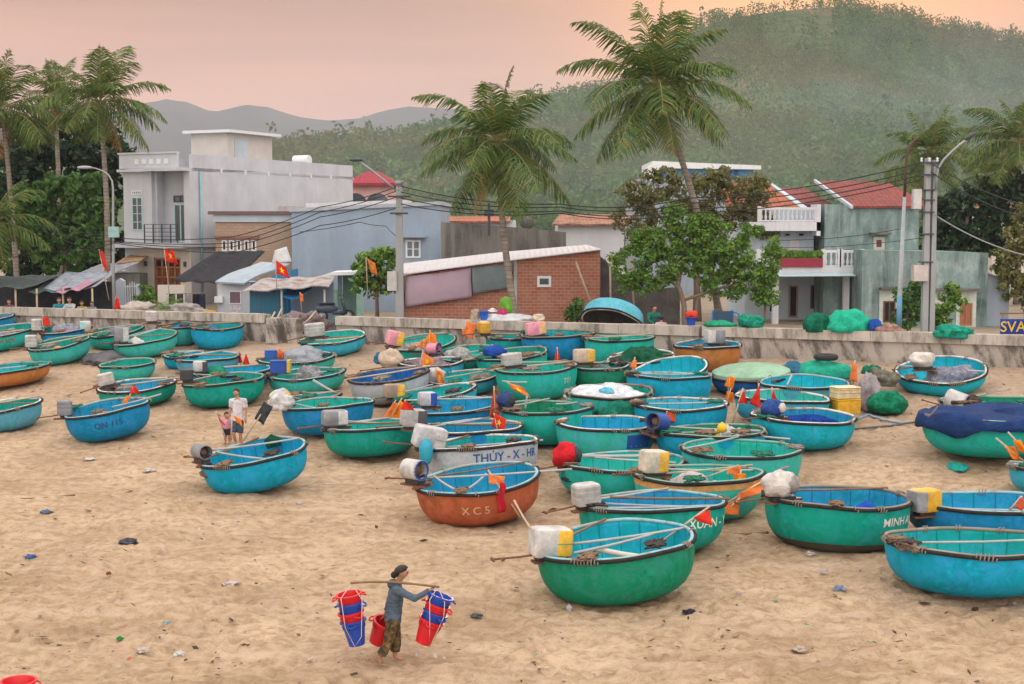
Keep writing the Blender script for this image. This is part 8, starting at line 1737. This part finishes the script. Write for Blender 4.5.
# man and child
g = G(303*0+236, 446.5); s2 = 1/ppm(g.y); mz = gz(g.x, g.y)
def mJ(px, py, dy=0.0): return ((px-237)*s2, dy, (446-py)*s2)
MJ = dict(pelvis=mJ(238, 420), chest=mJ(239, 401.5), neck=mJ(238.5, 396), head=mJ(237.3, 391.2), face=(-0.25, -0.85, -0.5),
    Lsh=mJ(246, 399.3), Lel=mJ(247, 409, 0.02), Lha=mJ(247, 418.5, -0.06), Rsh=mJ(232.2, 399.3), Rel=mJ(231.3, 408, 0.03), Rha=mJ(230, 414.5, -0.05),
    Lhip=mJ(241, 422), Lkn=mJ(241.5, 433, -0.05), Lan=mJ(241, 443.5, 0.0), Ltoe=mJ(240.5, 447, -0.18), Rhip=mJ(235, 422), Rkn=mJ(234.8, 432, -0.12), Ran=mJ(236, 442, 0.02), Rtoe=mJ(234.3, 445.5, -0.16))
person("man in white polo shirt and dark shorts walking with a child on the sand", (g.x+0.02, g.y, mz), MJ, 0, 1.0, CLOTHM((0.60, 0.58, 0.64)), CLOTHM((0.05, 0.075, 0.11)), 1, 1)
CJ = dict(pelvis=(0, 0, 0.47), chest=(0, 0.0, 0.68), neck=(0, 0, 0.80), head=(0.0, -0.01, 0.915), face=(0.05, -1, -0.15), Lsh=(0.115, 0, 0.735), Lel=(0.16, 0, 0.60), Lha=(0.12, -0.08, 0.50), Rsh=(-0.115, 0, 0.735), Rel=(-0.15, 0, 0.60), Rha=(-0.13, -0.06, 0.47),
    Lhip=(0.06, 0, 0.44), Lkn=(0.065, -0.04, 0.25), Lan=(0.065, 0.0, 0.06), Ltoe=(0.065, -0.12, 0.01), Rhip=(-0.06, 0, 0.44), Rkn=(-0.065, -0.02, 0.25), Ran=(-0.07, 0.03, 0.06), Rtoe=(-0.07, -0.09, 0.01))
for k in list(CJ):
    if k != 'face': CJ[k] = tuple(CJ[k])
gc = G(227.5, 443); CH = dict(CJ)
person("small child in pink top and dark shorts beside the man in white", (gc.x, gc.y, gz(gc.x, gc.y)), CH, 0, 0.93, CLOTHM((0.60, 0.28, 0.36)), CLOTHM((0.05, 0.03, 0.05)), 1, 1, fingers=False)
# people sitting and standing behind the wall (a few pixels each)
SJ = dict(pelvis=(0, 0, 0.42), chest=(0, -0.10, 0.80), neck=(0, -0.12, 0.96), head=(0.0, -0.15, 1.10), face=(0.2, -1, -0.3), Lsh=(0.18, -0.10, 0.87), Lel=(0.24, -0.25, 0.66), Lha=(0.12, -0.42, 0.55), Rsh=(-0.18, -0.10, 0.87), Rel=(-0.24, -0.25, 0.66), Rha=(-0.10, -0.42, 0.55),
    Lhip=(0.10, -0.03, 0.42), Lkn=(0.14, -0.45, 0.46), Lan=(0.13, -0.42, 0.08), Ltoe=(0.13, -0.58, 0.03), Rhip=(-0.10, -0.03, 0.42), Rkn=(-0.14, -0.45, 0.46), Ran=(-0.13, -0.42, 0.08), Rtoe=(-0.13, -0.58, 0.03))
HATW = M((0.6, 0.58, 0.55), 0.8)
def sitter(label, px, py, Y, top, rz=0.0, hat=None, sc=1.0, seat=True, zb=STREET):
    x = P(px, py, Y).x; person(label, (x, Y, zb), SJ, rz, sc, CLOTHM(top), CLOTHM((0.05, 0.05, 0.07)), 2, 2, hat=hat, fingers=False)
    if seat:
        m_ = MB(); m_.rbox((x, Y+0.02, zb+0.15*sc), (0.34, 0.3, 0.30*sc), 0.1); single("stool", m_, M((0.05, 0.12, 0.28), 0.5), "low stool under the "+label.split(" sitting")[0].replace("person in ", "person in "), "stool", "low stools", smooth=False)
sitter("person in teal blue top sitting in the market stall", 59, 300, 66.0, (0.03, 0.20, 0.28), 0.3, sc=1.08, zb=STREET+0.02)
sitter("person in pale checked top sitting in the market stall", 71, 300, 65.8, (0.40, 0.42, 0.45), -0.2, sc=1.1, zb=STREET+0.02)
sitter("person in yellow top sitting in the market stall", 82, 302, 65.9, (0.45, 0.33, 0.10), 0.2, sc=0.95, zb=STREET+0.02)
sitter("person in grey blue top sitting at the right end of the market stall", 91, 303, 66.2, (0.20, 0.24, 0.32), 0.5, sc=0.92, zb=STREET+0.02)
sitter("person in maroon top sitting at the left end of the market stall", 10, 300, 66.4, (0.16, 0.06, 0.08), 0.0, sc=1.0, zb=STREET+0.02)
sitter("person in pale pink shirt sitting behind the wall near the upturned boat", 660, 318, WY(660)+0.9, (0.58, 0.38, 0.40), 2.6, sc=0.98, zb=STREET)
sitter("person in white with a white hat sitting behind the wall near the palm foot", 492, 312, WY(492)+1.3, (0.55, 0.42, 0.5), 0.2, HATW, 1.05, zb=STREET)
sitter("person in green jacket sitting under the green tree", 653, 306, WY(653)+3.0, (0.02, 0.15, 0.11), 0.2, None, 1.1, zb=STREET+0.15)
# ================================================================== render look
SC.view_settings.view_transform = 'Standard'; SC.view_settings.look = 'None'; SC.view_settings.gamma = 1.0; SC.view_settings.use_curve_mapping = False
SC.view_settings.exposure = 0.22
SC.cycles.use_denoising = True
SC.cycles.max_bounces = 6; SC.cycles.diffuse_bounces = 3; SC.cycles.glossy_bounces = 2; SC.cycles.transmission_bounces = 2; SC.cycles.volume_bounces = 0
SC.cycles.transparent_max_bounces = 4; SC.cycles.use_adaptive_sampling = True; SC.cycles.adaptive_threshold = 0.015
